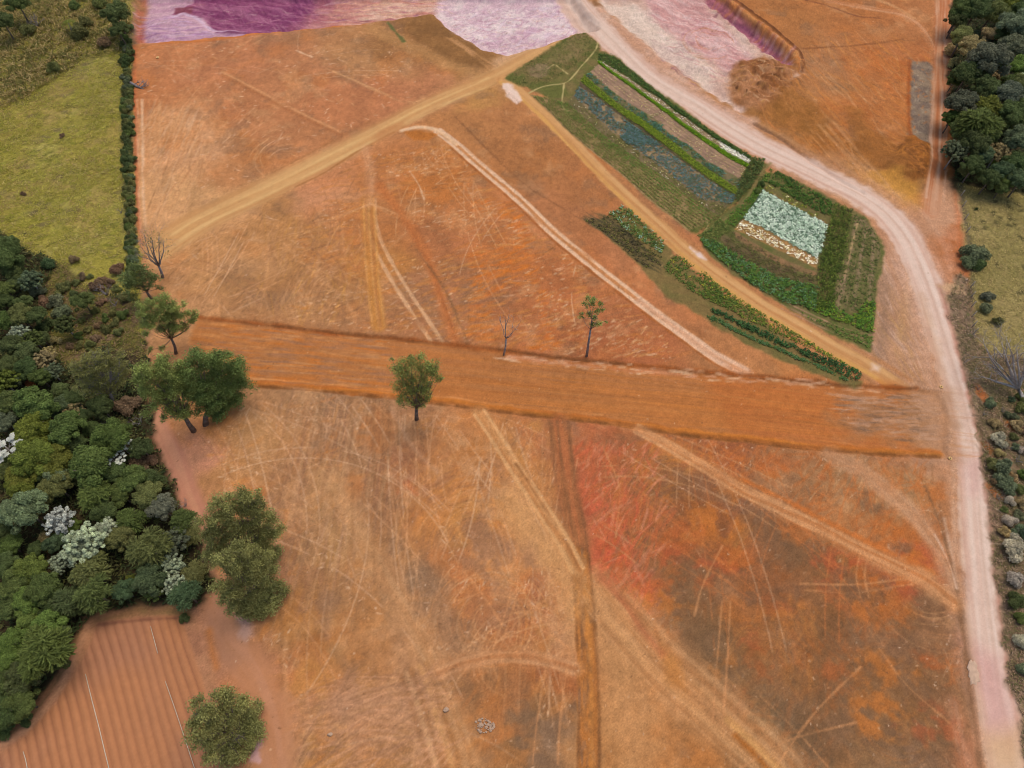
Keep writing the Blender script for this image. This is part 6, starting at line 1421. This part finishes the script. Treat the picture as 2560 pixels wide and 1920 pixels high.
def zats(p):
    i = np.clip(np.searchsorted(GX, p[:, 0]), 0, NX - 1); j = np.clip(np.searchsorted(GY, p[:, 1]), 0, NY - 1)
    return Z[j, i]

CROP_GAIN = 1.55
def leafy(name, label, cat, p, cols, wts=None, leaf=0.3, per=4, h=0.25, upright=0.5, aspect=0.45, spread=0.18, gap=0.0, gs=2.5, group=None, tone=(0.7, 1.3)):
    """plants at the points p, each a few leaves, gathered in one object nobody would count"""
    if gap:
        k = fbm(p[:, 0].astype(np.float32), p[:, 1].astype(np.float32), gs * .55, 700 + int(gap * 100), 3)
        p = p[k + RNG.normal(size=len(p)) * .10 > gap - .03]
    n = len(p)
    if n == 0: return
    c = np.array([to_lin(rgb(*q)) / E_LIGHT for q in cols], np.float32) * CROP_GAIN
    pick = RNG.choice(len(cols), n, p=None if wts is None else np.array(wts) / sum(wts))
    h *= 0.5; leaf *= 0.88
    base = np.column_stack([p, zats(p)])
    sz = RNG.uniform(.75, 1.25, n)
    Lf = Leaves()
    for q in range(per):
        a = RNG.uniform(0, 6.28, n) if per < 3 else 6.28 * q / per + RNG.uniform(-.5, .5, n)
        d = np.column_stack([np.cos(a), np.sin(a), np.full(n, upright) * RNG.uniform(.5, 1.4, n)])
        d /= np.linalg.norm(d, axis=1)[:, None]
        cen = base + d * (leaf * 0.45 * sz)[:, None] + np.column_stack([RNG.normal(size=(n, 2)) * spread * .4, h * RNG.uniform(.15, 1.0, n)])
        nor = np.column_stack([-d[:, 0] * d[:, 2], -d[:, 1] * d[:, 2], 1 - d[:, 2] ** 2 + .15]) + RNG.normal(size=(n, 3)) * .2
        Lf.add(cen, nor, leaf * sz, leaf * aspect * sz, RNG.uniform(*tone, n), RNG, along=d, col=c[pick] * RNG.uniform(.9, 1.1, (n, 1)))
    me = Lf.mesh(name, M_CROP)
    o = bpy.data.objects.new(name, me); COL.objects.link(o)
    o['kind'] = 'stuff'; o['label'] = label; o['category'] = cat
    if group: o['group'] = group
    return o

def rows(a, b, t0, t1, n, step, jit=0.06):
    out = []
    for q in range(n):
        L = loft(a, b, t0 + (t1 - t0) * (q + .5) / n, 60)
        d = np.r_[0, np.cumsum(np.linalg.norm(np.diff(L, axis=0), axis=1))]
        s_ = np.arange(0, d[-1], step) + RNG.uniform(0, step)
        out.append(np.column_stack([np.interp(s_, d, L[:, 0]), np.interp(s_, d, L[:, 1])]) + RNG.normal(size=(len(s_), 2)) * jit)
    return np.vstack(out)

BG_ = 'crop beds of the vegetable plots'
leafy('leafy_crop', 'dark green leafy strip along the edge of the pink road, upper plot', 'crop bed', rows(E0, L1, .05, .95, 5, .28, .12), [(66, 92, 40), (54, 76, 36), (84, 104, 48)], None, .36, 4, .35, group=BG_, gap=.3)
p = rows(L1, L2, .1, .9, 4, .35, .12); far = smooth(.35, .95, np.linspace(0, 1, len(p) // 4 + 1))
leafy('pale_crop', 'straw coloured strip with white dry leaves beside the bright green bed', 'crop bed', p, [(222, 214, 196), (196, 180, 140), (132, 124, 72), (236, 230, 220)], [1.3, 2, 2, .8], .24, 3, .12, .2, group=BG_, gap=.45)
p = rows(L1, L2, .05, .95, 5, .22, .1); p = p[(p[:, 0] > WP('Q2', [(1450, 500)])[0, 0])]
leafy('white_flowers', 'dense white flowering end of the straw coloured strip', 'flowers', p, [(240, 236, 228), (214, 206, 190), (226, 222, 216)], None, .3, 4, .3, .3, group=BG_)
leafy('lettuce_crop', 'brightest green narrow bed of the upper plot, nearer the pink road', 'crop bed', rows(L2, L3, .05, .95, 4, .22, .08), [(112, 146, 24), (96, 128, 26), (84, 116, 30)], None, .32, 5, .3, group=BG_, tone=(.8, 1.25))
leafy('seedling_crop', 'bare brown bed dotted with pale yellow seedlings, upper plot', 'crop bed', rows(L3, L4, .05, .95, 7, .5, .1), [(196, 184, 112), (150, 148, 70), (206, 198, 150), (120, 124, 64)], None, .2, 3, .08, .3, group=BG_, gap=.5, gs=1.5)
leafy('cabbage_crop', 'narrow teal cabbage bed between brown soil and olive bed', 'crop bed', rows(L4, L5, .1, .9, 4, .34, .1), [(72, 106, 86), (86, 118, 104), (62, 92, 62), (92, 112, 58)], [2, 2, 2, 1], .36, 5, .2, .35, group=BG_, gap=.42)
leafy('herb_crop', 'olive green narrow bed in the middle of the upper plot', 'crop bed', rows(L5, L6, .05, .95, 4, .22, .08), [(112, 130, 34), (92, 114, 34), (128, 138, 48)], None, .32, 5, .3, group=BG_, tone=(.8, 1.25))
leafy('weeds', 'sparse dark weeds on the brown strip above the blue kale', 'weeds', rows(L6, L7, .1, .9, 3, .4, .15), [(78, 84, 46), (96, 86, 62)], None, .24, 3, .1, group=BG_, gap=.45)
p = rows(L7, L8, .03, .97, 9, .36, .1)
bare = WP('Q1', [(1480, 1130), (1560, 1130), (1700, 1260), (1660, 1290), (1540, 1220)]); p = p[sdist(bare, p[:, 0].astype(np.float32), p[:, 1].astype(np.float32)) > 0]
leafy('kale_crop', 'wide blue green kale bed with bare gaps, upper plot', 'crop bed', p, [(74, 98, 88), (84, 106, 102), (66, 88, 68), (90, 108, 108)], None, .40, 5, .22, .4, group=BG_, gap=.37, gs=1.3, tone=(.85, 1.45))
leafy('weeds', 'weedy brown strip with yellow leaves below the blue kale', 'weeds', rows(L8, L9, .1, .9, 4, .36, .15), [(112, 108, 56), (196, 186, 120), (92, 98, 48), (214, 208, 180)], [3, 1, 3, .5], .26, 3, .15, group=BG_, gap=.42)
for q in range(9):
    g_ = q / 8
    leafy('row_crop', ['bright green thin crop row next to the weedy strip', 'second thin green row below the weedy strip', 'third thin green row below the weedy strip', 'fourth thin green row below the weedy strip', 'middle thin row of the olive striped bed', 'fourth thin row above the ochre road', 'third thin row above the ochre road', 'second thin row above the ochre road', 'lowest thin olive row beside the ochre road'][q], 'crop row',
          rows(L9, E10, (q + .14) / 9.3, (q + .60) / 9.3, 2, .24, .05), [(92, 122, 50), (84, 106, 48), (118, 118, 62)] if g_ < .4 else [(112, 118, 58), (92, 104, 48), (130, 122, 74)], None, .26, 4, .2, group='thin rows of the upper plot', gap=.26 + .14 * (g_ > .35))
# weeds and grass that fill the plots outside the beds
wp = pts_in(WP('F', UP_PLOT), 9)
inside_beds = sdist(np.vstack([E0, E10[::-1]]), wp[:, 0].astype(np.float32), wp[:, 1].astype(np.float32)) < 0
leafy('grass', 'weedy green corner of the upper plot with footpaths', 'grass', wp[~inside_beds], [(98, 106, 50), (82, 94, 44), (136, 126, 76), (72, 90, 42)], None, .3, 3, .2, .8, .22, gap=.36)
def bed(name, label, cat, fr, poly, dens, cols, wts=None, **kw):
    leafy(name, label, cat, pts_in(WP(fr, poly), dens), cols, wts, group=kw.pop('group', BG_), **kw)
bed('hedge_crop', 'tall dark weedy strip that ends the upper plot', 'weeds', 'Q2', [(1900, 630), (2060, 660), (2000, 820), (1860, 1030), (1700, 1200), (1640, 1290), (1660, 1130), (1740, 900), (1850, 740)], 14, [(78, 92, 44), (98, 108, 60), (62, 74, 38)], leaf=.4, h=.6, per=4)
bed('grass', 'green grass strip between the path and the white cabbages', 'grass', 'Q3', [(830, 90), (860, 110), (780, 260), (730, 340), (540, 620), (420, 740), (330, 690), (380, 600), (600, 390), (740, 200)], 12, [(82, 110, 40), (66, 96, 40), (100, 122, 50)], leaf=.34, h=.25)
bed('grass', 'rough grass and weeds around the path end between both plots', 'grass', 'Q3', [(0, 850), (130, 760), (260, 640), (360, 720), (420, 770), (300, 830), (240, 910), (100, 880)], 12, [(92, 104, 48), (112, 118, 60), (76, 94, 44)], leaf=.3, h=.2, gap=.3)
bed('leafy_crop', 'dark green rows along the pink road, lower plot', 'crop bed', 'Q3', [(895, 125), (1300, 345), (1500, 470), (1490, 610), (1440, 625), (1180, 480), (800, 255)], 15, [(64, 92, 36), (54, 78, 34), (84, 108, 44)], leaf=.36, h=.35, gap=.3)
bed('weeds', 'brown weedy strip with yellow leaves above the white cabbages', 'weeds', 'Q3', [(790, 275), (1180, 500), (1440, 640), (1440, 700), (1180, 590), (830, 380), (760, 340)], 9, [(120, 128, 40), (170, 160, 60), (96, 110, 40), (220, 210, 160)], [3, 2, 3, .6], leaf=.26, h=.15, gap=.42)
bed('white_cabbage_crop', 'square block of whitish green cabbages, lower plot', 'crop bed', 'Q3', [(745, 345), (1450, 720), (1356, 1090), (530, 650)], 13, [(182, 198, 178), (204, 212, 198), (132, 152, 130), (86, 110, 88)], [3, 2.4, 2, 1.8], leaf=.42, per=6, h=.16, upright=.25, aspect=.6, tone=(.75, 1.2))
bed('cream_flowers', 'cream flower strip below the whitish cabbage block', 'flowers', 'Q3', [(520, 672), (1348, 1110), (1332, 1192), (430, 758)], 12, [(216, 208, 184), (200, 186, 140), (232, 228, 214), (172, 142, 84)], [3, 1.6, 1.4, 1.4], leaf=.3, per=4, h=.2, upright=.3, aspect=.6, gap=.40, gs=.8)
bed('weeds', 'dull weedy fallow strip below the cream flowers', 'weeds', 'Q3', [(300, 800), (430, 800), (980, 1150), (1330, 1280), (1340, 1390), (900, 1280), (500, 1090), (260, 900)], 10, [(86, 84, 50), (96, 98, 50), (104, 86, 62)], leaf=.26, h=.15, gap=.42)
bed('corn_crop', 'tall dark green corn block right of the cabbages', 'crop bed', 'Q3', [(1530, 480), (1730, 560), (1610, 1190), (1500, 1659), (1335, 1659), (1345, 1190), (1470, 720)], 15, [(72, 88, 36), (92, 108, 44), (58, 72, 32), (112, 124, 52)], leaf=.42, per=5, h=.7, upright=.8, aspect=.22, tone=(.6, 1.3))
bed('leafy_crop', 'lush green strip above the ochre road, lower plot', 'crop bed', 'Q3', [(10, 870), (200, 890), (560, 1120), (900, 1300), (1340, 1400), (1340, 1659), (880, 1545), (600, 1370), (300, 1130)], 14, [(74, 104, 44), (92, 122, 50), (60, 86, 42), (96, 126, 84)], leaf=.42, h=.4, gap=.26)
bed('row_crop', 'thin green rows in the right half of the lower plot', 'crop bed', 'Q3', [(1760, 600), (1870, 645), (1960, 770), (2045, 950), (1990, 1280), (1965, 1659), (1500, 1659), (1620, 1190), (1700, 850)], 8, [(88, 98, 48), (104, 110, 58), (76, 88, 42)], leaf=.28, h=.2, gap=.44, gs=1.2)
bed('leafy_crop', 'bright green corner patch at the lower right of the lower plot', 'crop bed', 'Q5', [(1050, 420), (1240, 400), (1400, 430), (1640, 590), (1780, 430), (1885, 400), (1870, 770), (1500, 630), (1200, 520)], 14, [(80, 112, 42), (98, 130, 46), (64, 92, 40), (116, 134, 44)], leaf=.4, h=.4, gap=.25)
bed('row_crop', 'three green rows split by brown furrows above the ochre road end', 'crop bed', 'Q5', [(870, 430), (1200, 590), (1500, 680), (1870, 800), (1850, 950), (1500, 790), (1200, 620)], 10, [(84, 106, 48), (100, 118, 52)], leaf=.3, h=.2, gap=.42)
WG_ = 'beds of the western vegetable plot'
bed('leafy_crop', 'mixed green bed with bluish leaves left of the ochre road', 'crop bed', 'Q4', [(450, 195), (640, 90), (750, 135), (1240, 575), (1180, 720), (1120, 700), (760, 470)], 12, [(88, 104, 52), (110, 126, 60), (72, 90, 46), (140, 168, 140)], [3, 2, 2, 1.2], leaf=.36, h=.25, gap=.3, group=WG_)
bed('dry_crop', 'dark brown withered bed at the far left of the western plot', 'crop bed', 'Q4', [(130, 280), (430, 210), (760, 480), (1180, 780), (1170, 900), (1000, 945), (760, 785), (560, 575)], 10, [(78, 68, 46), (96, 86, 52), (104, 104, 48), (64, 60, 42)], leaf=.28, h=.2, gap=.4, group=WG_)
bed('leafy_crop', 'long green bed with yellow flowers left of the ochre road', 'crop bed', 'Q5', [(0, 60), (110, 190), (400, 400), (1000, 760), (1500, 1060), (1740, 1200), (1660, 1190), (1300, 1000), (860, 800), (420, 600), (0, 370)], 12, [(92, 108, 44), (80, 98, 42), (118, 122, 48), (170, 166, 60)], [3, 3, 2, .25], leaf=.32, h=.25, gap=.28, group=WG_)
bed('leafy_crop', 'green upper bed of the western plot beyond the short footpath', 'crop bed', 'Q4', [(1400, 760), (1480, 790), (1900, 1130), (2212, 1345), (2212, 1560), (1900, 1420), (1600, 1260), (1270, 1010), (1200, 930)], 11, [(88, 106, 46), (104, 116, 50), (72, 96, 42), (180, 170, 50)], [3, 2, 3, .25], leaf=.32, h=.25, gap=.34, group=WG_)
bed('bean_crop', 'darkest green bushy row along the lower side of the western plot', 'crop row', 'Q5', [(70, 480), (300, 590), (640, 740), (860, 850), (1050, 930), (1400, 1070), (1740, 1200), (1670, 1315), (1610, 1260), (1350, 1140), (1000, 960), (800, 890), (400, 690), (90, 530)], 15, [(52, 80, 42), (64, 94, 50), (44, 68, 38)], leaf=.42, h=.5, gap=.25, group=WG_)
p = WP('Q5', [(50, 590), (180, 640), (350, 740), (600, 860), (800, 930), (1000, 1030), (1300, 1150), (1560, 1280)])
L = crm(p, 30); p = np.repeat(L, 3, 0) + RNG.normal(size=(len(L) * 3, 2)) * .16
leafy('row_crop', 'thin outlying green row below the darkest bushy row', 'crop row', p, [(72, 98, 50), (84, 110, 70)], None, .3, 4, .2, group=WG_, gap=.4)
for fr, u, v, r, lb in (('Q2', 2010, 990, 62, 'round bright green bush beside the path between the plots, upper one'), ('Q2', 1955, 1095, 55, 'round bright green bush beside the path between the plots, lower one')):
    o = plant(fr, u, v, r, 'shrub', 'mid green', '', 'bushes between the vegetable plots'); PLANTED.pop(); o['label'] = lb
# pasture, meadow, scrub and forest undergrowth
def ground_pts(kinds, dens, edge=5, beyond=None):
    jj, ii = np.nonzero(np.isin(K[:-1, :-1], kinds))
    x, y = GX[ii], GY[jj]; ar = (GX[ii + 1] - x) * (GY[jj + 1] - y)
    vis = (np.abs(x) < (y * CP + H_CAM * SP) * 0.727 + edge) & (y > 2) & (y < 166 + max(0, edge - 5))
    if beyond is not None: vis &= (np.abs(x) > (y * CP + H_CAM * SP) * 0.727 + beyond) | (y > 163)
    ii, jj, ar = ii[vis], jj[vis], ar[vis]
    n = int(ar.sum() * dens)
    q = RNG.choice(len(ii), n, p=ar / ar.sum())
    return np.column_stack([GX[ii[q]] + RNG.random(n) * (GX[ii[q] + 1] - GX[ii[q]]), GY[jj[q]] + RNG.random(n) * (GY[jj[q] + 1] - GY[jj[q]])])
def in_px(p, u0, v0, u1, v1):
    dep = p[:, 1] * CP + H_CAM * SP; up = p[:, 1] * SP - H_CAM * CP
    u = (1280 + F_PX * p[:, 0] / dep) * .864; v = (960 - F_PX * up / dep) * .864
    return (u > u0) & (u < u1) & (v > v0) & (v < v1)
p = ground_pts([PAST], 13, 16)
k_ = fbm(p[:, 0].astype(np.float32), p[:, 1].astype(np.float32), 7.0, 951, 3)
p = p[RNG.random(len(p)) < np.clip((k_ - .28) * 2.6, .15, 1)]
leafy('grass', 'uneven yellow green pasture grass left of the hedge', 'grass', p, [(156, 146, 68), (146, 137, 58), (164, 148, 90), (132, 130, 54), (146, 128, 84)], [3, 3, 1.6, 2, 1.0], .55, 3, .10, .35, .22, .3, gap=.42, gs=2.4, tone=(.85, 1.15))
tp = pts_in(WP('F', [(-200, -20), (282, -40), (280, 60), (262, 110), (180, 130), (60, 210), (-60, 260)]), 5)
leafy('tall_grass', 'rough brown and olive tall grass of the upper pasture corner', 'grass', tp, [(140, 120, 76), (112, 106, 58), (156, 136, 92), (98, 96, 52)], None, .9, 4, .5, .9, .22, .4, gap=.42, gs=3.0)
p = ground_pts([MEAD], 9, 22)
leafy('grass', 'short dry olive meadow grass on the right', 'grass', p, [(150, 134, 84), (130, 120, 70), (160, 142, 96)], None, .4, 2, .06, .3, .25, .2, gap=.4)
p = ground_pts([SCRUB], 16, 22)
leafy('dry_grass', 'dry brown grass and twigs right of the pink road', 'grass', p, [(146, 120, 96), (116, 104, 70), (160, 134, 112), (98, 84, 66), (104, 104, 64)], None, .5, 3, .12, .6, .14, .2, gap=.42, tone=(.7, 1.25))
p = ground_pts([FLOOR], 2.2, 34, 3.5)
k_ = fbm(p[:, 0].astype(np.float32), p[:, 1].astype(np.float32), 5.0, 977, 2)
for q in range(3):
    w_ = (k_ > .28 + .12 * q)
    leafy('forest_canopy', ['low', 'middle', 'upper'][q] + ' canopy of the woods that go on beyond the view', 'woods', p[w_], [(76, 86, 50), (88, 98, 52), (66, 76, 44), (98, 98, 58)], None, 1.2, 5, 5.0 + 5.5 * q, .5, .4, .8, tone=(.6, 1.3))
p = ground_pts([FLOOR], 3.6)
west = p[:, 0] < 0
clear_ = WP('F', [(130, 560), (200, 640), (300, 650), (322, 790), (330, 880), (300, 800), (240, 745), (160, 800), (120, 770), (80, 660)])
scr = sdist(clear_, p[:, 0].astype(np.float32), p[:, 1].astype(np.float32)) < 0
leafy('grass', 'brown and olive rough grass in the scrubby clearing', 'grass', np.repeat(p[scr], 3, 0) + RNG.normal(size=(int(scr.sum()) * 3, 2)) * .5, [(124, 114, 58), (108, 100, 54), (130, 106, 82), (96, 100, 46)], None, .55, 3, .15, .5, .22, .3, gap=.36)
p, west = p[~scr], west[~scr]
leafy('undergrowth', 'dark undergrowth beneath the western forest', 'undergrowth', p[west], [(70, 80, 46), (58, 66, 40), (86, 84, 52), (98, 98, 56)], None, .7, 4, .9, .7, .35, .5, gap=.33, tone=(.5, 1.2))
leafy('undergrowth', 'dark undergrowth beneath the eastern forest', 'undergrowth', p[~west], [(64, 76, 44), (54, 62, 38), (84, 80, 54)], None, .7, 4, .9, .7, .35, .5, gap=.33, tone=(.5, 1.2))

# ------------------------------------------------------------------ small things lying about
def plain(name, c, rough=0.8, noise=0.25, scale=6.0):
    m, nt, b = new_mat(name)
    N, L = nt.nodes, nt.links
    tc = N.new('ShaderNodeTexCoord'); n1 = N.new('ShaderNodeTexNoise'); n1.inputs['Scale'].default_value = scale; n1.inputs['Detail'].default_value = 5
    mr = N.new('ShaderNodeMapRange'); mr.inputs['To Min'].default_value = 1 - noise; mr.inputs['To Max'].default_value = 1 + noise
    vm = N.new('ShaderNodeVectorMath'); vm.operation = 'SCALE'; vm.inputs[0].default_value = c
    L.new(tc.outputs['Object'], n1.inputs['Vector']); L.new(n1.outputs['Fac'], mr.inputs['Value']); L.new(mr.outputs['Result'], vm.inputs['Scale']); L.new(vm.outputs[0], b.inputs['Base Color'])
    b.inputs['Roughness'].default_value = rough
    return m
M_STONE = plain('pale_stone', alb(178, 146, 122)); M_WHITE = plain('white_plastic', alb(204, 190, 172), .5, .1); M_YEL = plain('yellow_paint', alb(214, 168, 104), .6, .1); M_RUB = plain('black_rubber', (0.02, 0.02, 0.02)); M_CONC = plain('lime_crust', alb(198, 164, 140), .95, .4, 2.2)

def thing(name, me_mat, verts, faces, loc, label, cat, group=None, smooth_=False):
    me = bpy.data.meshes.new(name); me.from_pydata(verts, [], faces); me.update(); me.materials.append(me_mat)
    if smooth_:
        for p in me.polygons: p.use_smooth = True
    o = bpy.data.objects.new(name, me); COL.objects.link(o); o.location = loc
    o['label'] = label; o['category'] = cat
    if group: o['group'] = group
    return o

def rock_geo(r, seed, flat=0.6, off=(0, 0, 0)):
    import bmesh
    bm = bmesh.new(); bmesh.ops.create_icosphere(bm, subdivisions=2, radius=1.0)
    rg = random.Random(seed); ax = [Vector((rg.gauss(0, 1), rg.gauss(0, 1), rg.gauss(0, 1))).normalized() for _ in range(7)]
    for v in bm.verts:
        k = 1.0
        for a in ax:
            d = v.co.dot(a)
            if d > .62: v.co -= a * (d - .62) * .9
        v.co = Vector((v.co.x * r[0] * k, v.co.y * r[1] * k, v.co.z * r[2] * flat)) + Vector(off)
    vs = [tuple(v.co) for v in bm.verts]; fs = [tuple(v.index for v in f.verts) for f in bm.faces]
    bm.free(); return vs, fs

def stone(fr, u, v, w, label, name='pale_rock', mat=None, seed=1, flat=.6):
    x, y, m = G(fr, u, v); r = w * m / 2
    vs, fs = rock_geo((r, r * .7, r), seed, flat)
    o = thing(name, mat or M_STONE, vs, fs, (x, y, zat(x, y) + r * flat * .35), label, 'rock'); o.rotation_euler = (0, 0, seed * 1.3)
    return o
stone('C2', 1095, 1327, 46, 'small white angular rock beside the muddy wheel ruts', seed=3)
stone('C2', 425, 1466, 36, 'single white stone on the pale scraped ground at the bottom', seed=5)
stone('T5', 315, 1268, 22, 'round pale stone at the meadow corner above the bare tree', seed=6)
stone('T5', 250, 800, 36, 'pale broken rock at the end of the rusty bank', seed=8)
stone('A2', 310, 350, 1, 'tiny pale stone on the red plateau', seed=9) if False else None
# broken rubble: one loose heap
x0, y0, m0 = G('C2', 1315, 1415)
vs, fs = [], []
rg = random.Random(4)
for q in range(70):
    a = rg.uniform(0, 6.28); rr = rg.random() ** .6
    s_ = rg.uniform(.06, .24)
    v2, f2 = rock_geo((s_, s_ * .8, s_), q, .7, (math.cos(a) * rr * 58 * m0, math.sin(a) * rr * 38 * m0, .05))
    fs += [tuple(i + len(vs) for i in f) for f in f2]; vs += v2
thing('rubble_heap', M_STONE, vs, fs, (x0, y0, zat(x0, y0)), 'loose patch of pale rubble on dark soil near the bottom', 'rubble')
# pale crusted block at the edge of the pink road
pts = WP('C4', [(1302, 1046), (1312, 1030), (1322, 1042), (1332, 1036), (1350, 1066), (1346, 1082), (1362, 1112), (1358, 1134), (1369, 1158), (1350, 1164), (1344, 1180), (1322, 1172), (1312, 1178), (1308, 1142), (1298, 1128), (1302, 1100), (1290, 1078)])
c0 = pts.mean(0); zc = zat(*c0)
n = len(pts); top = [(p[0] - c0[0], p[1] - c0[1], .05 + .04 * math.sin(i * 2)) for i, p in enumerate(pts)]; bot = [(p[0] * 1.0 - c0[0], p[1] - c0[1], -.2) for p in pts]
inn = [(p[0] * .82, p[1] * .88, .10) for p in top]
fs = [tuple(range(2 * n, 3 * n))] + [(i, (i + 1) % n, 2 * n + (i + 1) % n, 2 * n + i) for i in range(n)] + [(n + i, n + (i + 1) % n, (i + 1) % n, i) for i in range(n)]
thing('pale_slab', M_CONC, top + bot + inn, fs, (c0[0], c0[1], zc), 'long pale crusted slab lying on the left edge of the pink road', 'slab')
# yellow ringed tyres
def tyre(fr, u, v, w, label):
    x, y, m = G(fr, u, v); R = w * m / 2; r = R * .36
    vs, fs = [], []
    for i in range(20):
        for j in range(8):
            a, b = 6.283 * i / 20, 6.283 * j / 8
            vs.append(((R - r + r * math.cos(b)) * math.cos(a), (R - r + r * math.cos(b)) * math.sin(a), r * math.sin(b) * .8))
            fs.append((i * 8 + j, (i + 1) % 20 * 8 + j, (i + 1) % 20 * 8 + (j + 1) % 8, i * 8 + (j + 1) % 8))
    o = empty('yellow_ring', (x, y, zat(x, y) + r * .6), label, 'ring', 'yellow rings on the ground')
    me = bpy.data.meshes.new('rim'); me.from_pydata(vs, [], fs); me.update(); me.materials.append(M_YEL)
    for p in me.polygons: p.use_smooth = True
    part('rim', me, o)
    k = 14; q = R - r * 1.6
    me = bpy.data.meshes.new('hub'); me.from_pydata([(q * math.cos(6.283 * i / k), q * math.sin(6.283 * i / k), -.02) for i in range(k)] + [(q * math.cos(6.283 * i / k), q * math.sin(6.283 * i / k), -.1) for i in range(k)], [], [tuple(range(k))] + [(k + i, k + (i + 1) % k, (i + 1) % k, i) for i in range(k)]); me.update(); me.materials.append(M_RUB)
    part('hub', me, o)
tyre('B4', 1335, 1417, 26, 'small yellow ring with dark centre at the right end of the graded strip')
tyre('B4', 1278, 953, 24, 'small yellow ring on the pink road verge above the graded strip')
tyre('A1', 1023, 375, 22, 'tiny yellow ring with dark centre on the upper red plateau')
# irrigation pipes over the furrows
def pipe(pts, r, label):
    P3 = [G(*p)[:2] for p in pts]
    T = Tubes(); T.add([(x, y, zat(x, y) + .14) for x, y in P3], [r] * len(P3), 6)
    me = T.mesh('irrigation_pipe', M_WHITE)
    o = bpy.data.objects.new('irrigation_pipe', me); COL.objects.link(o)
    o['label'] = label; o['category'] = 'pipe'; o['group'] = 'pipes on the ploughed field'
pipe([('C1', 870, 845), ('C1', 890, 920), ('C1', 912, 1000)], .035, 'short white pipe at the top end of the ploughed field')
pipe([('C1', 955, 1160), ('C1', 1000, 1290), ('C1', 1040, 1410), ('C1', 1085, 1550), ('C1', 1130, 1690)], .035, 'long white pipe on the right side of the ploughed field')
pipe([('C1', 497, 1120), ('C1', 535, 1270), ('C1', 575, 1430), ('C1', 605, 1560), ('C1', 640, 1700)], .045, 'long white pipe down the middle of the ploughed field')
pipe([('C1', 138, 1565), ('C1', 150, 1610), ('C1', 166, 1690)], .04, 'white pipe end at the bottom left of the ploughed field')
# fallen grey branch by the hedge
x, y, m = G('A1', 850, 545); x2, y2, _ = G('A1', 932, 580)
T = Tubes(); rnd = random.Random(3)
d = Vector((x2 - x, y2 - y, 0))
T.add([(0, 0, .3), tuple(d * .5 + Vector((0, -.2, .25))), tuple(d + Vector((0, 0, .1)))], [.28, .22, .1], 7)
for q in range(7):
    grow(T, d * rnd.uniform(.1, .9) + Vector((0, 0, .25)), Vector((d.x * .4, rnd.uniform(-2, 2), rnd.uniform(0, 1))), 1.3, .09, 1, rnd, k=5)
me = T.mesh('fallen_branch', M_GREYB); o = bpy.data.objects.new('fallen_branch', me); COL.objects.link(o); o.location = (x, y, zat(x, y)); o['label'] = 'grey fallen branch lying from the hedge onto the red soil'; o['category'] = 'branch'
# fence posts along the meadow
fo = None
x, y, _ = G('T5', 300, 1080)
fo = empty('post_fence', (x, y, zat(x, y)), 'thin weathered post fence between scrub strip and dry meadow', 'fence'); fo['kind'] = 'thing'
px = [(T5u, T5v) for T5u, T5v in ((205, 100), (215, 190), (232, 300), (244, 410), (282, 860), (286, 940), (292, 1020), (298, 1100), (303, 1180), (312, 1240))]
Tw = Tubes(); prev = None
for q, (u, v) in enumerate(px):
    a, b, _ = G('T5', u, v); z0 = zat(a, b)
    T = Tubes(); T.add([(0, 0, -.3), (.02, 0, .7), (.05, .02, 1.35)], [.08, .07, .06], 6)
    p_ = part('post', T.mesh('post', M_PALE), fo, (a - x, b - y, z0 - zat(x, y)))
for o_ in bpy.data.objects:
    l_ = o_.get('label')
    if l_ and len(l_.split()) > 16: print('LONG', o_.name, l_)
